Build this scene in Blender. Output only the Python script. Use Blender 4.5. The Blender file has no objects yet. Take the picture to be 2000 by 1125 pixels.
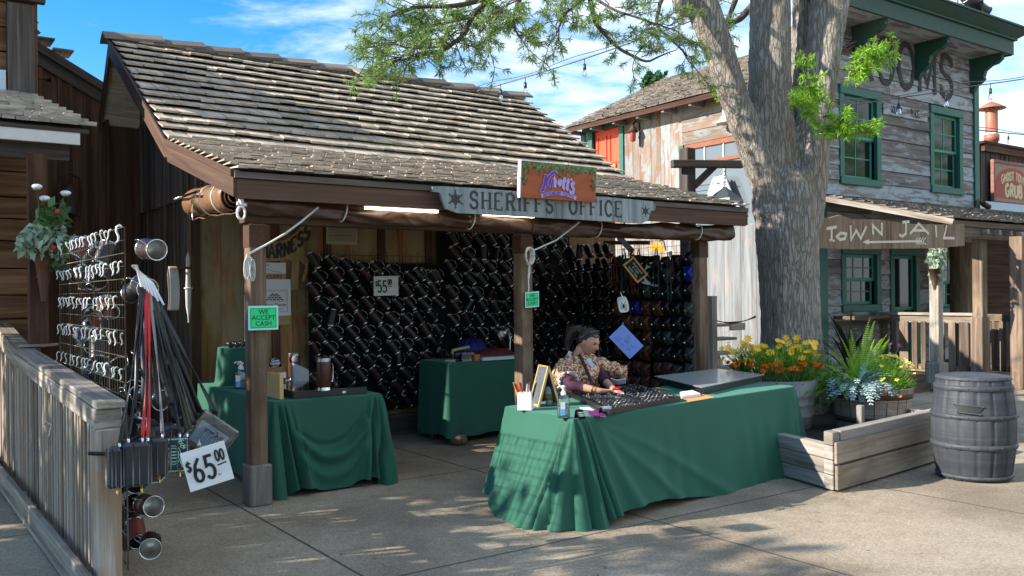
import bpy, bmesh, math, random
from math import sin, cos, pi, radians, atan2, sqrt, floor
from mathutils import Vector, Matrix, noise as mnoise
random.seed(7)
sc = bpy.context.scene
COL = sc.collection
# ---------------------------------------------------------------- camera
F = 1750.0; EYE = 1.6; ROLL = 0.010; CX = 1000.0; CY = 575.0
cd = bpy.data.cameras.new('camera'); cam = bpy.data.objects.new('camera', cd); COL.objects.link(cam)
cd.sensor_fit = 'HORIZONTAL'; cd.sensor_width = 36.0; cd.lens = 36.0*F/2000.0
cd.shift_y = 12.5/2000.0; cd.clip_start = 0.1; cd.clip_end = 2000
RC, RS = cos(ROLL), sin(ROLL)
cam.matrix_world = Matrix(((RC, RS, 0, 0), (0, 0, -1, 0), (-RS, RC, 0, EYE), (0, 0, 0, 1)))
sc.camera = cam
sc.render.resolution_x = 1024; sc.render.resolution_y = 576
# ---------------------------------------------------------------- light
SUN_EL = radians(26.5); TOSUN = Vector((-0.955*cos(SUN_EL), -0.295*cos(SUN_EL), sin(SUN_EL))).normalized()
world = bpy.data.worlds.new('World'); sc.world = world; world.use_nodes = True
wn = world.node_tree.nodes; wl = world.node_tree.links; wn.clear()
wo = wn.new('ShaderNodeOutputWorld'); bg = wn.new('ShaderNodeBackground'); bg.inputs['Strength'].default_value = 0.10
sky = wn.new('ShaderNodeTexSky'); sky.sky_type = 'NISHITA'; sky.sun_disc = False
sky.sun_elevation = SUN_EL; sky.sun_rotation = atan2(TOSUN.x, TOSUN.y); sky.air_density = 1.0; sky.dust_density = 0.2; sky.ozone_density = 3.0
hs = wn.new('ShaderNodeHueSaturation'); hs.inputs['Saturation'].default_value = 1.42; hs.inputs['Value'].default_value = 1.25
wl.new(sky.outputs[0], hs.inputs['Color'])
wtc = wn.new('ShaderNodeTexCoord'); wsep = wn.new('ShaderNodeSeparateXYZ'); wl.new(wtc.outputs['Generated'], wsep.inputs[0])
# project directions on a cloud layer plane
def wmath(op, a, b=None):
    n = wn.new('ShaderNodeMath'); n.operation = op
    for i, v in enumerate((a, b)):
        if v is None: continue
        if isinstance(v, (int, float)): n.inputs[i].default_value = v
        else: wl.new(v, n.inputs[i])
    return n.outputs[0]
zz = wmath('ADD', wmath('MAXIMUM', wsep.outputs[2], 0.0), 0.22)
cmb = wn.new('ShaderNodeCombineXYZ'); wl.new(wmath('DIVIDE', wsep.outputs[0], zz), cmb.inputs[0]); wl.new(wmath('DIVIDE', wsep.outputs[1], zz), cmb.inputs[1])
wmp = wn.new('ShaderNodeMapping'); wmp.inputs['Rotation'].default_value = (0, 0, radians(25)); wmp.inputs['Scale'].default_value = (1.0, 1.7, 1); wl.new(cmb.outputs[0], wmp.inputs[0])
n1 = wn.new('ShaderNodeTexNoise'); n1.inputs['Scale'].default_value = 0.9; n1.inputs['Detail'].default_value = 3; wl.new(wmp.outputs[0], n1.inputs['Vector'])
n2 = wn.new('ShaderNodeTexNoise'); n2.inputs['Scale'].default_value = 6.0; n2.inputs['Detail'].default_value = 9; n2.inputs['Roughness'].default_value = 0.62; n2.inputs['Distortion'].default_value = 0.25; wl.new(wmp.outputs[0], n2.inputs['Vector'])
csum = wmath('ADD', wmath('MULTIPLY', n1.outputs[0], 1.25), wmath('MULTIPLY', n2.outputs[0], 0.9))
csum = wmath('ADD', csum, wmath('MULTIPLY', wsep.outputs[0], 0.42))
cr = wn.new('ShaderNodeValToRGB'); wl.new(csum, cr.inputs[0])
cr.color_ramp.elements[0].position = 0.0; cr.color_ramp.elements[1].position = 1.0
cmr = wn.new('ShaderNodeMapRange'); cmr.inputs['From Min'].default_value = 0.86; cmr.inputs['From Max'].default_value = 1.40; cmr.inputs['To Max'].default_value = 0.9; cmr.interpolation_type = 'SMOOTHSTEP'; wl.new(csum, cmr.inputs[0])
wmix = wn.new('ShaderNodeMix'); wmix.data_type = 'RGBA'; wl.new(cmr.outputs[0], wmix.inputs['Factor'])
wl.new(hs.outputs[0], wmix.inputs['A']); wmix.inputs['B'].default_value = (5.6, 6.3, 7.0, 1)
wl.new(wmix.outputs['Result'], bg.inputs['Color']); wl.new(bg.outputs[0], wo.inputs['Surface'])
sd = bpy.data.lights.new('sun', 'SUN'); sd.energy = 5.0; sd.angle = radians(0.5); sd.color = (1.0, 0.93, 0.82)
sun = bpy.data.objects.new('sun', sd); COL.objects.link(sun); sun.rotation_euler = (-TOSUN).to_track_quat('-Z', 'Y').to_euler()
sc.view_settings.view_transform = 'Standard'; sc.view_settings.look = 'None'; sc.view_settings.exposure = 1.12; sc.view_settings.gamma = 1
sc.cycles.max_bounces = 8; sc.cycles.transparent_max_bounces = 12
# ---------------------------------------------------------------- coordinates
def ray(px, py):
    x = px-CX; y = -(py-CY); return ((x*RC+y*RS)/F, (-x*RS+y*RC)/F)
def at(px, py, Y): a, b = ray(px, py); return Vector((a*Y, Y, EYE+b*Y))
def gz(px, py, z=0): a, b = ray(px, py); Y = (z-EYE)/b; return Vector((a*Y, Y, z))
TH = atan2(2450, 1750); U = Vector((sin(TH), cos(TH), 0)); V = Vector((-cos(TH), sin(TH), 0)); Z = Vector((0, 0, 1))
P0 = gz(503, 985)
ROTZ = atan2(U.y, U.x)
def S(a, b, z=0.0): return P0 + U*a + V*b + Z*z
def onb(px, py, b):
    r = ray(px, py)[0]; Y = (b+P0.x*V.x+P0.y*V.y)/(r*V.x+V.y); return at(px, py, Y)
def ona(px, py, a):
    r = ray(px, py)[0]; Y = (a+P0.x*U.x+P0.y*U.y)/(r*U.x+U.y); return at(px, py, Y)
def inv(p): d = p-P0; return (d.x*U.x+d.y*U.y, d.x*V.x+d.y*V.y, p.z)
# ---------------------------------------------------------------- mesh builder
class MB:
    def __init__(s): s.v = []; s.f = []; s.uv = []; s.rn = []; s.mi = []; s.sm = []; s.m = 0; s.r = None
    def face(s, idx, uvs, rn, smooth=False):
        s.f.append(idx); s.uv.append(uvs); s.rn.append(rn); s.mi.append(s.m); s.sm.append(smooth)
    def hexa(s, P, grain=0, rn=None, L=None):
        """8 points: index bits x=1,y=2,z=4"""
        i0 = len(s.v); s.v += [Vector(p) for p in P]
        if rn is None: rn = random.random() if s.r is None else s.r
        ex = [(s.v[i0+1]-s.v[i0]).length, (s.v[i0+2]-s.v[i0]).length, (s.v[i0+4]-s.v[i0]).length]
        ou, ov = random.random()*50, random.random()*50
        for fc in ((0, 4, 6, 2), (1, 3, 7, 5), (0, 1, 5, 4), (2, 6, 7, 3), (0, 2, 3, 1), (4, 5, 7, 6)):
            uvs = []
            nax = {0: 0, 1: 0, 2: 1, 3: 1, 4: 2, 5: 2}[[(0, 4, 6, 2), (1, 3, 7, 5), (0, 1, 5, 4), (2, 6, 7, 3), (0, 2, 3, 1), (4, 5, 7, 6)].index(fc)]
            for k in fc:
                c = [(k & 1)*ex[0], ((k >> 1) & 1)*ex[1], ((k >> 2) & 1)*ex[2]]
                oth = [q for q in range(3) if q != nax]
                if grain == nax: uvs.append((ou+c[oth[0]]*6, ov+c[oth[1]]))
                else:
                    o2 = [q for q in oth if q != grain][0]
                    uvs.append((ou+c[grain], ov+c[o2]+(0.37 if nax == 2 else 0)))
            s.face([i0+k for k in fc], uvs, rn)
    def box(s, c, ax, sz, grain=None, rn=None):
        c = Vector(c); X, Y, Zz = [Vector(a)*h*.5 for a, h in zip(ax, sz)]
        if grain is None: grain = max(range(3), key=lambda i: sz[i])
        P = [c+X*(1 if k & 1 else -1)+Y*(1 if k & 2 else -1)+Zz*(1 if k & 4 else -1) for k in range(8)]
        s.hexa(P, grain, rn)
    def wb(s, x0, x1, y0, y1, z0, z1, **k):   # world / local axis box
        s.box(((x0+x1)/2, (y0+y1)/2, (z0+z1)/2), ((1, 0, 0), (0, 1, 0), (0, 0, 1)), (x1-x0, y1-y0, z1-z0), **k)
    def sb(s, a0, a1, b0, b1, z0, z1, **k):   # box in the street frame
        s.box(S((a0+a1)/2, (b0+b1)/2, (z0+z1)/2), (U, V, Z), (a1-a0, b1-b0, z1-z0), **k)
    def beam(s, p, q, w, h, up=Z, **k):
        p = Vector(p); q = Vector(q); d = (q-p); l = d.length; d = d/l; sd_ = d.cross(Vector(up))
        if sd_.length < 1e-4: sd_ = d.cross(Vector((1, 0, 0)))
        sd_.normalize(); u2 = sd_.cross(d); s.box((p+q)/2, (d, sd_, u2), (l, w, h), grain=0, **k)
    def poly(s, pts, rn=None, uvs=None, smooth=False):
        i0 = len(s.v); s.v += [Vector(p) for p in pts]
        if rn is None: rn = random.random() if s.r is None else s.r
        if uvs is None:
            a = s.v[i0]; e1 = (s.v[i0+1]-a).normalized(); nn = (s.v[i0+1]-a).cross(s.v[i0+2]-a); nn.normalize(); e2 = nn.cross(e1)
            uvs = [((q-a).dot(e1), (q-a).dot(e2)) for q in s.v[i0:]]
        s.face(list(range(i0, i0+len(pts))), uvs, rn, smooth)
    def prism(s, pts, n, th, rn=None):
        n = Vector(n).normalized()*th; pts = [Vector(p) for p in pts]
        if rn is None: rn = random.random()
        s.poly([p+n for p in pts], rn); s.poly([p for p in reversed(pts)], rn)
        for i in range(len(pts)):
            j = (i+1) % len(pts); s.poly([pts[i], pts[j], pts[j]+n, pts[i]+n], rn)
    def grid(s, fn, nu, nv, rn=None, closeu=False, uvs=(1, 1), smooth=True):
        if rn is None: rn = random.random() if s.r is None else s.r
        i0 = len(s.v)
        for j in range(nv+1):
            for i in range(nu if closeu else nu+1): s.v.append(Vector(fn(i/nu, j/nv)))
        w = nu if closeu else nu+1
        for j in range(nv):
            for i in range(nu):
                i2 = (i+1) % w if closeu else i+1
                s.face([i0+j*w+i, i0+j*w+i2, i0+(j+1)*w+i2, i0+(j+1)*w+i],
                       [(i/nu*uvs[0], j/nv*uvs[1]), ((i+1)/nu*uvs[0], j/nv*uvs[1]), ((i+1)/nu*uvs[0], (j+1)/nv*uvs[1]), (i/nu*uvs[0], (j+1)/nv*uvs[1])], rn, smooth)
    def tube(s, pts, r, n=8, cap=True, rn=None, smooth=True, rfn=None):
        pts = [Vector(p) for p in pts]; rs = r if isinstance(r, (list, tuple)) else [r]*len(pts)
        if rn is None: rn = random.random() if s.r is None else s.r
        i0 = len(s.v); up = None; ln = 0; L = []
        for k, p in enumerate(pts):
            d = (pts[min(k+1, len(pts)-1)]-pts[max(k-1, 0)]).normalized()
            if up is None: up = Vector((0, 0, 1)) if abs(d.z) < .9 else Vector((1, 0, 0))
            a = d.cross(up); a.normalize(); b = a.cross(d); up = b
            if k: ln += (p-pts[k-1]).length
            L.append(ln)
            for i in range(n):
                t = 2*pi*i/n; rr = rs[k]*(rfn(t, k/(len(pts)-1)) if rfn else 1)
                s.v.append(p+(a*cos(t)+b*sin(t))*rr)
        for k in range(len(pts)-1):
            for i in range(n):
                j = (i+1) % n; pr = rs[0]*6.28
                s.face([i0+k*n+i, i0+k*n+j, i0+(k+1)*n+j, i0+(k+1)*n+i], [(L[k], i/n*pr), (L[k], (i+1)/n*pr), (L[k+1], (i+1)/n*pr), (L[k+1], i/n*pr)], rn, smooth)
        if cap:
            s.face([i0+i for i in range(n)], [(0, 0)]*n, rn); e = i0+(len(pts)-1)*n; s.face([e+i for i in reversed(range(n))], [(0, 0)]*n, rn)
    def lathe(s, prof, c=(0, 0, 0), n=24, rn=None, ax=None, smooth=True):
        """prof list of (r,z)"""
        c = Vector(c); X, Y, Zz = [Vector(a) for a in (ax or ((1, 0, 0), (0, 1, 0), (0, 0, 1)))]
        if rn is None: rn = random.random() if s.r is None else s.r
        i0 = len(s.v)
        for (r, z) in prof:
            for i in range(n): t = 2*pi*i/n; s.v.append(c+X*(r*cos(t))+Y*(r*sin(t))+Zz*z)
        for k in range(len(prof)-1):
            for i in range(n):
                j = (i+1) % n
                s.face([i0+k*n+i, i0+k*n+j, i0+(k+1)*n+j, i0+(k+1)*n+i], [(prof[k][1], i/n), (prof[k][1], (i+1)/n), (prof[k+1][1], (i+1)/n), (prof[k+1][1], i/n)], rn, smooth)
    def ball(s, c, r, n=10, rn=None, ax=None):
        if not isinstance(r, (tuple, list)): r = (r, r, r)
        c = Vector(c); X, Y, Zz = [Vector(a) for a in (ax or ((1, 0, 0), (0, 1, 0), (0, 0, 1)))]
        s.grid(lambda u, v: c+X*(r[0]*sin(pi*v)*cos(2*pi*u))+Y*(r[1]*sin(pi*v)*sin(2*pi*u))+Zz*(-r[2]*cos(pi*v)), n, max(4, n//2), rn, closeu=True)
    def build(s, name, mats, parent=None, origin=None, bevel=0, solid=0, sub=0, local=False):
        off = Vector(origin) if origin is not None else Vector((0, 0, 0))
        if parent is not None and not local: off = wloc(parent)
        me = bpy.data.meshes.new(name); me.from_pydata([v-off for v in s.v], [], s.f)
        if not isinstance(mats, (list, tuple)): mats = [mats]
        for m in mats: me.materials.append(m)
        uvl = me.uv_layers.new(name='UVMap'); flat = []
        for u in s.uv:
            for q in u: flat += [q[0], q[1]]
        uvl.data.foreach_set('uv', flat)
        at_ = me.attributes.new('rnd', 'FLOAT', 'FACE'); at_.data.foreach_set('value', s.rn)
        me.polygons.foreach_set('material_index', s.mi); me.polygons.foreach_set('use_smooth', s.sm)
        me.update()
        o = bpy.data.objects.new(name, me); COL.objects.link(o)
        if parent is not None: o.parent = parent
        elif origin is not None: o.location = off
        if solid: md = o.modifiers.new('solid', 'SOLIDIFY'); md.thickness = solid; md.offset = 0
        if bevel: md = o.modifiers.new('bevel', 'BEVEL'); md.width = bevel; md.segments = 1; md.limit_method = 'ANGLE'
        if sub: md = o.modifiers.new('sub', 'SUBSURF'); md.levels = sub; md.render_levels = sub
        return o
def wloc(o):
    p = Vector((0, 0, 0))
    while o is not None: p += o.location; o = o.parent
    return p
def tag(o, label=None, cat=None, group=None, kind=None):
    if label: o['label'] = label
    if cat: o['category'] = cat
    if group: o['group'] = group
    if kind: o['kind'] = kind
    return o
def thing(name, label, cat, loc=(0, 0, 0), group=None):
    o = bpy.data.objects.new(name, None); COL.objects.link(o); o.location = loc; o.empty_display_size = .1
    return tag(o, label, cat, group)
def dup(o, loc=None, rot=None, parent=None, label=None, group=None, mw=None):
    c = o.copy(); COL.objects.link(c); c.parent = parent
    if loc is not None: c.location = loc
    if rot is not None: c.rotation_euler = rot
    if mw is not None: c.matrix_world = mw
    if label: c['label'] = label
    if group: c['group'] = group
    for ch in list(o.children): dup(ch, parent=c)
    return c
def rotated(o, loc, rot): o.location = loc; o.rotation_euler = rot
# ---------------------------------------------------------------- materials
def newmat(name):
    m = bpy.data.materials.new(name); m.use_nodes = True; nt = m.node_tree; nt.nodes.clear()
    out = nt.nodes.new('ShaderNodeOutputMaterial'); b = nt.nodes.new('ShaderNodeBsdfPrincipled'); nt.links.new(b.outputs[0], out.inputs[0])
    return m, nt, b
class N:
    def __init__(s, nt): s.nt = nt
    def n(s, t, **k):
        x = s.nt.nodes.new('ShaderNode'+t)
        for a, v in k.items(): setattr(x, a, v)
        return x
    def l(s, a, b): s.nt.links.new(a, b)
    def math(s, op, a, b=None, c=None):
        x = s.n('Math', operation=op)
        for i, v in enumerate((a, b, c)):
            if v is None: continue
            if isinstance(v, (int, float)): x.inputs[i].default_value = v
            else: s.l(v, x.inputs[i])
        return x.outputs[0]
    def uv(s, sx, sy, src='UV'):
        tc = s.n('TexCoord'); mp = s.n('Mapping'); s.l(tc.outputs[src], mp.inputs[0])
        mp.inputs['Scale'].default_value = (sx, sy, 1) if not isinstance(sx, tuple) else sx; return mp.outputs[0]
    def noise(s, vec, scale=1, detail=6, rough=.6, dist=0):
        x = s.n('TexNoise'); s.l(vec, x.inputs['Vector']); x.inputs['Scale'].default_value = scale; x.inputs['Detail'].default_value = detail
        x.inputs['Roughness'].default_value = rough; x.inputs['Distortion'].default_value = dist; return x.outputs[0]
    def ramp(s, fac, els):
        x = s.n('ValToRGB'); s.l(fac, x.inputs[0]); e = x.color_ramp.elements
        while len(e) < len(els): e.new(0.5)
        for i, (p, c) in enumerate(els):
            e[i].position = p; e[i].color = (c, c, c, 1) if isinstance(c, (int, float)) else (*c, 1)
        return x.outputs[0]
    def mix(s, fac, a, b, mode='MIX'):
        x = s.n('Mix', data_type='RGBA', blend_type=mode)
        for nm, v in (('Factor', fac), ('A', a), ('B', b)):
            if isinstance(v, (int, float)): x.inputs[nm].default_value = v if nm == 'Factor' else (v, v, v, 1)
            elif isinstance(v, tuple): x.inputs[nm].default_value = (*v, 1)
            else: s.l(v, x.inputs[nm])
        return x.outputs['Result']
    def rnd(s):
        a = s.n('Attribute'); a.attribute_name = 'rnd'; return a.outputs['Fac']
    def bump(s, h, strength, dist=.01):
        b = s.n('Bump'); b.inputs['Strength'].default_value = strength; b.inputs['Distance'].default_value = dist; s.l(h, b.inputs['Height']); return b.outputs[0]
MATS = {}
def wood(name, c0, c1, c2, gx=1.3, gy=26, var=.5, bump=.5, rough=.85, stain=None, samt=.5, paint=None, pamt=.5, pscale=(2.0, 7.0), knots=True):
    m, nt, b = newmat(name); g = N(nt)
    fine = g.noise(g.uv(gx, gy), 1, 9, .7, .6)
    wide = g.noise(g.uv(gx*.6, gy*.22), 1, 3, .5, .8)
    f = g.math('ADD', g.math('MULTIPLY', fine, .65), g.math('MULTIPLY', wide, .35))
    col = g.ramp(f, [(.34, c0), (.5, c1), (.64, c2)])
    if stain:
        st = g.ramp(g.noise(g.uv(1.1, 3.2), 1, 5, .65, .4), [(.62-samt*.3, 0.0), (.78-samt*.3, 1.0)])
        col = g.mix(g.math('MULTIPLY', st, .8), col, stain)
    if paint:
        pn = g.noise(g.uv(*pscale), 1, 10, .72, .5)
        pn = g.math('ADD', pn, g.math('MULTIPLY', g.math('SUBTRACT', g.rnd(), .5), .10))
        pm = g.ramp(pn, [(.60-pamt*.22, 0.0), (.66-pamt*.22, 1.0)])
        pc = g.mix(fine, tuple(x*.62 for x in paint), paint)
        col = g.mix(g.math('MULTIPLY', pm, .92), col, pc)
    sc_ = g.math('ADD', g.math('MULTIPLY', g.rnd(), var), 1-var*.5)
    col = g.mix(1.0, col, g.mix(0, sc_, sc_), 'MULTIPLY')
    g.l(col, b.inputs['Base Color']); b.inputs['Roughness'].default_value = rough
    b.inputs['Specular IOR Level'].default_value = .25
    g.l(g.bump(fine, bump, .008), b.inputs['Normal'])
    MATS[name] = m; return m
def plain(name, c, rough=.6, metal=0, var=.0, nscale=0, namt=.2, bump=0, spec=.5, coat=0, emit=None, estr=1, src='Object', trans=0, alpha=1, sheen=0):
    m, nt, b = newmat(name); g = N(nt); col = c
    if nscale:
        nz = g.noise(g.uv((nscale, nscale, nscale), 0, src), 1, 6, .65)
        col = g.mix(nz, tuple(x*(1-namt) for x in c), tuple(min(1, x*(1+namt)) for x in c))
        if bump: g.l(g.bump(nz, bump, .004), b.inputs['Normal'])
    if var:
        sc_ = g.math('ADD', g.math('MULTIPLY', g.rnd(), var), 1-var*.5); col = g.mix(1.0, col, g.mix(0, sc_, sc_), 'MULTIPLY')
    if isinstance(col, tuple): b.inputs['Base Color'].default_value = (*col, 1)
    else: g.l(col, b.inputs['Base Color'])
    b.inputs['Roughness'].default_value = rough; b.inputs['Metallic'].default_value = metal; b.inputs['Specular IOR Level'].default_value = spec
    b.inputs['Coat Weight'].default_value = coat; b.inputs['Sheen Weight'].default_value = sheen
    if trans: b.inputs['Transmission Weight'].default_value = trans
    if alpha < 1: b.inputs['Alpha'].default_value = alpha
    if emit: b.inputs['Emission Color'].default_value = (*emit, 1); b.inputs['Emission Strength'].default_value = estr
    MATS[name] = m; return m
def leafmat(name, c0, c1, trans=.35, rough=.5):
    m, nt, b = newmat(name); g = N(nt); col = g.mix(g.rnd(), c0, c1)
    g.l(col, b.inputs['Base Color']); b.inputs['Roughness'].default_value = rough; b.inputs['Specular IOR Level'].default_value = .3
    t = g.n('BsdfTranslucent'); g.l(g.mix(.5, col, tuple(min(1, x*1.5) for x in c1)), t.inputs[0]); ms = g.n('MixShader'); ms.inputs[0].default_value = trans
    g.l(b.outputs[0], ms.inputs[1]); g.l(t.outputs[0], ms.inputs[2]); out = [x for x in nt.nodes if x.type == 'OUTPUT_MATERIAL'][0]; g.l(ms.outputs[0], out.inputs[0])
    MATS[name] = m; return m
W_shingle = wood('weathered_shingle', (.24, .19, .15), (.48, .40, .315), (.62, .53, .43), gx=1.2, gy=38, var=.42, bump=.8, stain=(.22, .17, .13), samt=.35)
W_shingle_g = wood('grey_shingle', (.07, .06, .05), (.15, .13, .11), (.26, .23, .20), gx=1.2, gy=38, var=.7, bump=.8)
W_shingle_s = wood('silver_shingle', (.16, .14, .12), (.36, .33, .29), (.55, .51, .46), gx=1.2, gy=38, var=.5, bump=.8)
W_beam = wood('brown_stained_timber', (.045, .023, .015), (.085, .046, .030), (.13, .075, .050), gx=.8, gy=24, var=.2, bump=.3, rough=.7)
W_fascia_top = wood('greyed_trim_board', (.07, .055, .045), (.12, .10, .085), (.18, .15, .13), gx=.8, gy=30, var=.2)
W_post = wood('worn_post_timber', (.075, .045, .028), (.17, .115, .078), (.27, .20, .145), gx=.9, gy=22, var=.2, bump=.6, stain=(.10, .055, .03), samt=.5)
W_gable = wood('dark_weathered_siding', (.035, .026, .021), (.105, .084, .070), (.21, .178, .155), gx=.7, gy=30, var=.9, bump=.7, stain=(.10, .052, .028), samt=.35)
W_brown = wood('brown_barn_board', (.034, .016, .010), (.085, .041, .025), (.155, .08, .05), gx=.7, gy=18, var=.5, bump=.5)
W_orange = wood('amber_stained_panel', (.09, .042, .016), (.30, .145, .055), (.44, .25, .115), gx=.8, gy=9, var=.5, bump=.3, stain=(.30, .25, .15), samt=.7)
W_log = wood('brown_log_plank', (.05, .022, .012), (.14, .075, .04), (.25, .155, .09), gx=.8, gy=14, var=.4, bump=.6)
W_grey = wood('weathered_grey_timber', (.07, .058, .046), (.24, .21, .175), (.42, .38, .33), gx=.9, gy=26, var=.3, bump=.8, stain=(.17, .12, .075), samt=.35)
W_picket = wood('weathered_picket', (.11, .088, .068), (.27, .23, .19), (.44, .395, .35), gx=.8, gy=26, var=.7, bump=.7, stain=(.28, .17, .09), samt=.4)
W_darkgrey = wood('dark_grey_timber', (.03, .024, .02), (.07, .058, .05), (.13, .115, .10), gx=.8, gy=26, var=.3, bump=.6)
W_peel = wood('peeling_whitewash_boards', (.12, .085, .065), (.22, .165, .125), (.29, .24, .195), gx=.6, gy=20, var=.3, bump=.6, stain=(.24, .10, .05), samt=.40, paint=(.29, .315, .32), pamt=.54, pscale=(1.8, 6.0))
W_white = wood('whitewashed_boards', (.09, .085, .08), (.18, .188, .19), (.26, .275, .28), gx=.6, gy=12, var=.15, bump=.4, stain=(.33, .24, .19), samt=.25)
W_rooms = wood('faded_grey_clapboard', (.075, .063, .055), (.18, .162, .15), (.29, .28, .275), gx=.6, gy=12, var=.4, bump=.6, paint=(.38, .435, .46), pamt=.50, pscale=(1.6, 6.5))
W_porch = wood('porch_timber', (.055, .036, .025), (.13, .092, .066), (.24, .185, .145), gx=.8, gy=20, var=.6, bump=.6, stain=(.25, .18, .11), samt=.3)
W_sign = wood('silvered_sign_board', (.10, .12, .12), (.22, .255, .26), (.36, .40, .41), gx=.9, gy=20, var=.1, bump=1.0)
W_jail = wood('carved_brown_sign', (.09, .055, .034), (.20, .135, .092), (.31, .235, .175), gx=.8, gy=16, var=.1, bump=.8)
W_harn = wood('tan_cutout_board', (.20, .13, .06), (.36, .25, .12), (.46, .33, .17), gx=1, gy=14, var=.1, bump=.4)
W_pale = wood('pale_planter_timber', (.11, .095, .08), (.235, .215, .19), (.38, .355, .325), gx=.8, gy=22, var=.35, bump=.5, stain=(.30, .22, .14), samt=.3)
W_barrel = wood('half_barrel_staves', (.10, .075, .055), (.25, .20, .155), (.42, .36, .30), gx=.9, gy=12, var=.5, bump=.6)
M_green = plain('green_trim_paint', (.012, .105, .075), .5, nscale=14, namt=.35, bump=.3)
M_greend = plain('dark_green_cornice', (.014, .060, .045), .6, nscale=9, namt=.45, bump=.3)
M_red = plain('orange_red_door_paint', (.72, .075, .018), .45, nscale=6, namt=.25)
M_steel = plain('polished_steel', (.80, .80, .80), .14, 1)
M_pewter = plain('dull_pewter', (.42, .42, .42), .22, 1)
M_steeld = plain('brushed_steel', (.45, .45, .44), .35, 1)
M_black = plain('black_wire', (.012, .012, .012), .4, .3)
M_iron = plain('rusty_iron', (.07, .035, .02), .7, .4, nscale=30, namt=.5, bump=.5)
M_leather_b = plain('black_leather', (.004, .004, .007), .42, nscale=60, namt=.4, bump=.15)
M_leather_r = plain('oxblood_leather', (.022, .004, .005), .42, nscale=60, namt=.4, bump=.15)
M_leather_t = plain('tan_red_leather', (.16, .03, .015), .4, nscale=60, namt=.4, bump=.15)
M_leather_n = plain('brown_leather', (.026, .009, .007), .45, nscale=60, namt=.4, bump=.15)
M_leather_g = plain('green_grey_leather', (.022, .034, .034), .4, nscale=60, namt=.3, bump=.15)
M_blue = plain('blue_leather', (.004, .012, .22), .4)
M_white = plain('white_plastic', (.78, .78, .76), .4)
M_paper = plain('white_paper', (.74, .75, .76), .8, nscale=5, namt=.06)
M_paperold = plain('aged_paper', (.42, .37, .26), .85, nscale=12, namt=.15)
M_ink = plain('black_ink', (.012, .012, .014), .7)
M_inkg = plain('faded_black_paint', (.035, .04, .042), .8, nscale=40, namt=.3)
M_rope = plain('white_cord', (.62, .62, .58), .85)
M_ltgreen = plain('bright_green_card', (.02, .66, .22), .6)
M_cyan = plain('pale_cyan_laminate', (.35, .75, .72), .3)
M_bluecard = plain('periwinkle_card', (.22, .36, .86), .6)
M_galv = plain('galvanised_tub', (.42, .43, .44), .5, .3, nscale=8, namt=.25)
M_barrelp = wood('grey_resin', (.028, .031, .038), (.047, .052, .062), (.075, .08, .092), gx=.3, gy=14, var=.2, bump=.5, rough=.5)
M_redv = plain('red_strap', (.5, .01, .012), .5)
M_olive = plain('olive_strap', (.055, .07, .025), .6)
M_blk = plain('black_plastic', (.014, .014, .017), .35)
M_velvet = plain('black_velvet', (.006, .006, .009), .95, spec=.1)
M_gold = plain('brass', (.65, .42, .14), .3, 1)
M_yellow = plain('yellow_plastic', (.75, .55, .06), .5)
M_card = plain('kraft_card', (.42, .27, .13), .8)
M_wlight = plain('light_pine_frame', (.62, .42, .17), .6, nscale=20, namt=.2)
M_soil = plain('dark_soil', (.022, .014, .01), .95, nscale=30, namt=.6, bump=1)
M_purplep = plain('purple_card', (.14, .01, .12), .6)
M_lamp = plain('fluorescent_tube', (.9, .9, .85), .5, emit=(1.0, .90, .70), estr=5)
M_plaster = plain('pale_blue_board', (.45, .55, .62), .6, nscale=3, namt=.1)
def clear(name, tint=(.95, .97, .97), fac=.12, rough=.02, haze=0):
    m, nt, b = newmat(name); g = N(nt); t = g.n('BsdfTransparent'); t.inputs[0].default_value = (*tint, 1); gl = g.n('BsdfGlossy'); gl.inputs['Roughness'].default_value = rough
    fr = g.n('Fresnel'); fr.inputs[0].default_value = 1.5; mx = g.n('MixShader'); g.l(g.math('ADD', fr.outputs[0], fac), mx.inputs[0]); g.l(t.outputs[0], mx.inputs[1]); g.l(gl.outputs[0], mx.inputs[2])
    out = [x for x in nt.nodes if x.type == 'OUTPUT_MATERIAL'][0]; g.l(mx.outputs[0], out.inputs[0])
    if haze: df = g.n('BsdfDiffuse'); df.inputs[0].default_value = (.62, .66, .66, 1); m2 = g.n('MixShader'); m2.inputs[0].default_value = haze; g.l(mx.outputs[0], m2.inputs[1]); g.l(df.outputs[0], m2.inputs[2]); g.l(m2.outputs[0], out.inputs[0])
    return m
M_clear = clear('clear_plastic'); M_glass = clear('clear_bulb_glass', fac=.08)
M_gel = clear('clear_gel_bottle', (.80, .90, .90), .10, .05)
M_case = clear('acrylic_case', (.92, .95, .95), .10, .06)
M_pane = plain('dark_window_pane', (.010, .016, .014), .06, 0, spec=.5, coat=.0)
# green tablecloth
def clothmat(name, c):
    m, nt, b = newmat(name); g = N(nt)
    a = g.noise(g.uv((300, 300, 300), 0, 'Object'), 1, 2, .5); w = g.noise(g.uv((2.5, 2.5, 2.5), 0, 'Object'), 1, 3, .5)
    col = g.mix(g.math('ADD', g.math('MULTIPLY', a, .5), g.math('MULTIPLY', w, .5)), tuple(x*.8 for x in c), tuple(x*1.2 for x in c))
    g.l(col, b.inputs['Base Color']); b.inputs['Roughness'].default_value = .75; b.inputs['Specular IOR Level'].default_value = .3; b.inputs['Sheen Weight'].default_value = .2; b.inputs['Sheen Roughness'].default_value = .5
    b.inputs['Sheen Tint'].default_value = (.4, .9, .75, 1)
    g.l(g.bump(a, .15, .001), b.inputs['Normal']); return m
M_cloth = clothmat('green_tablecloth', (.016, .090, .058))
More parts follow.
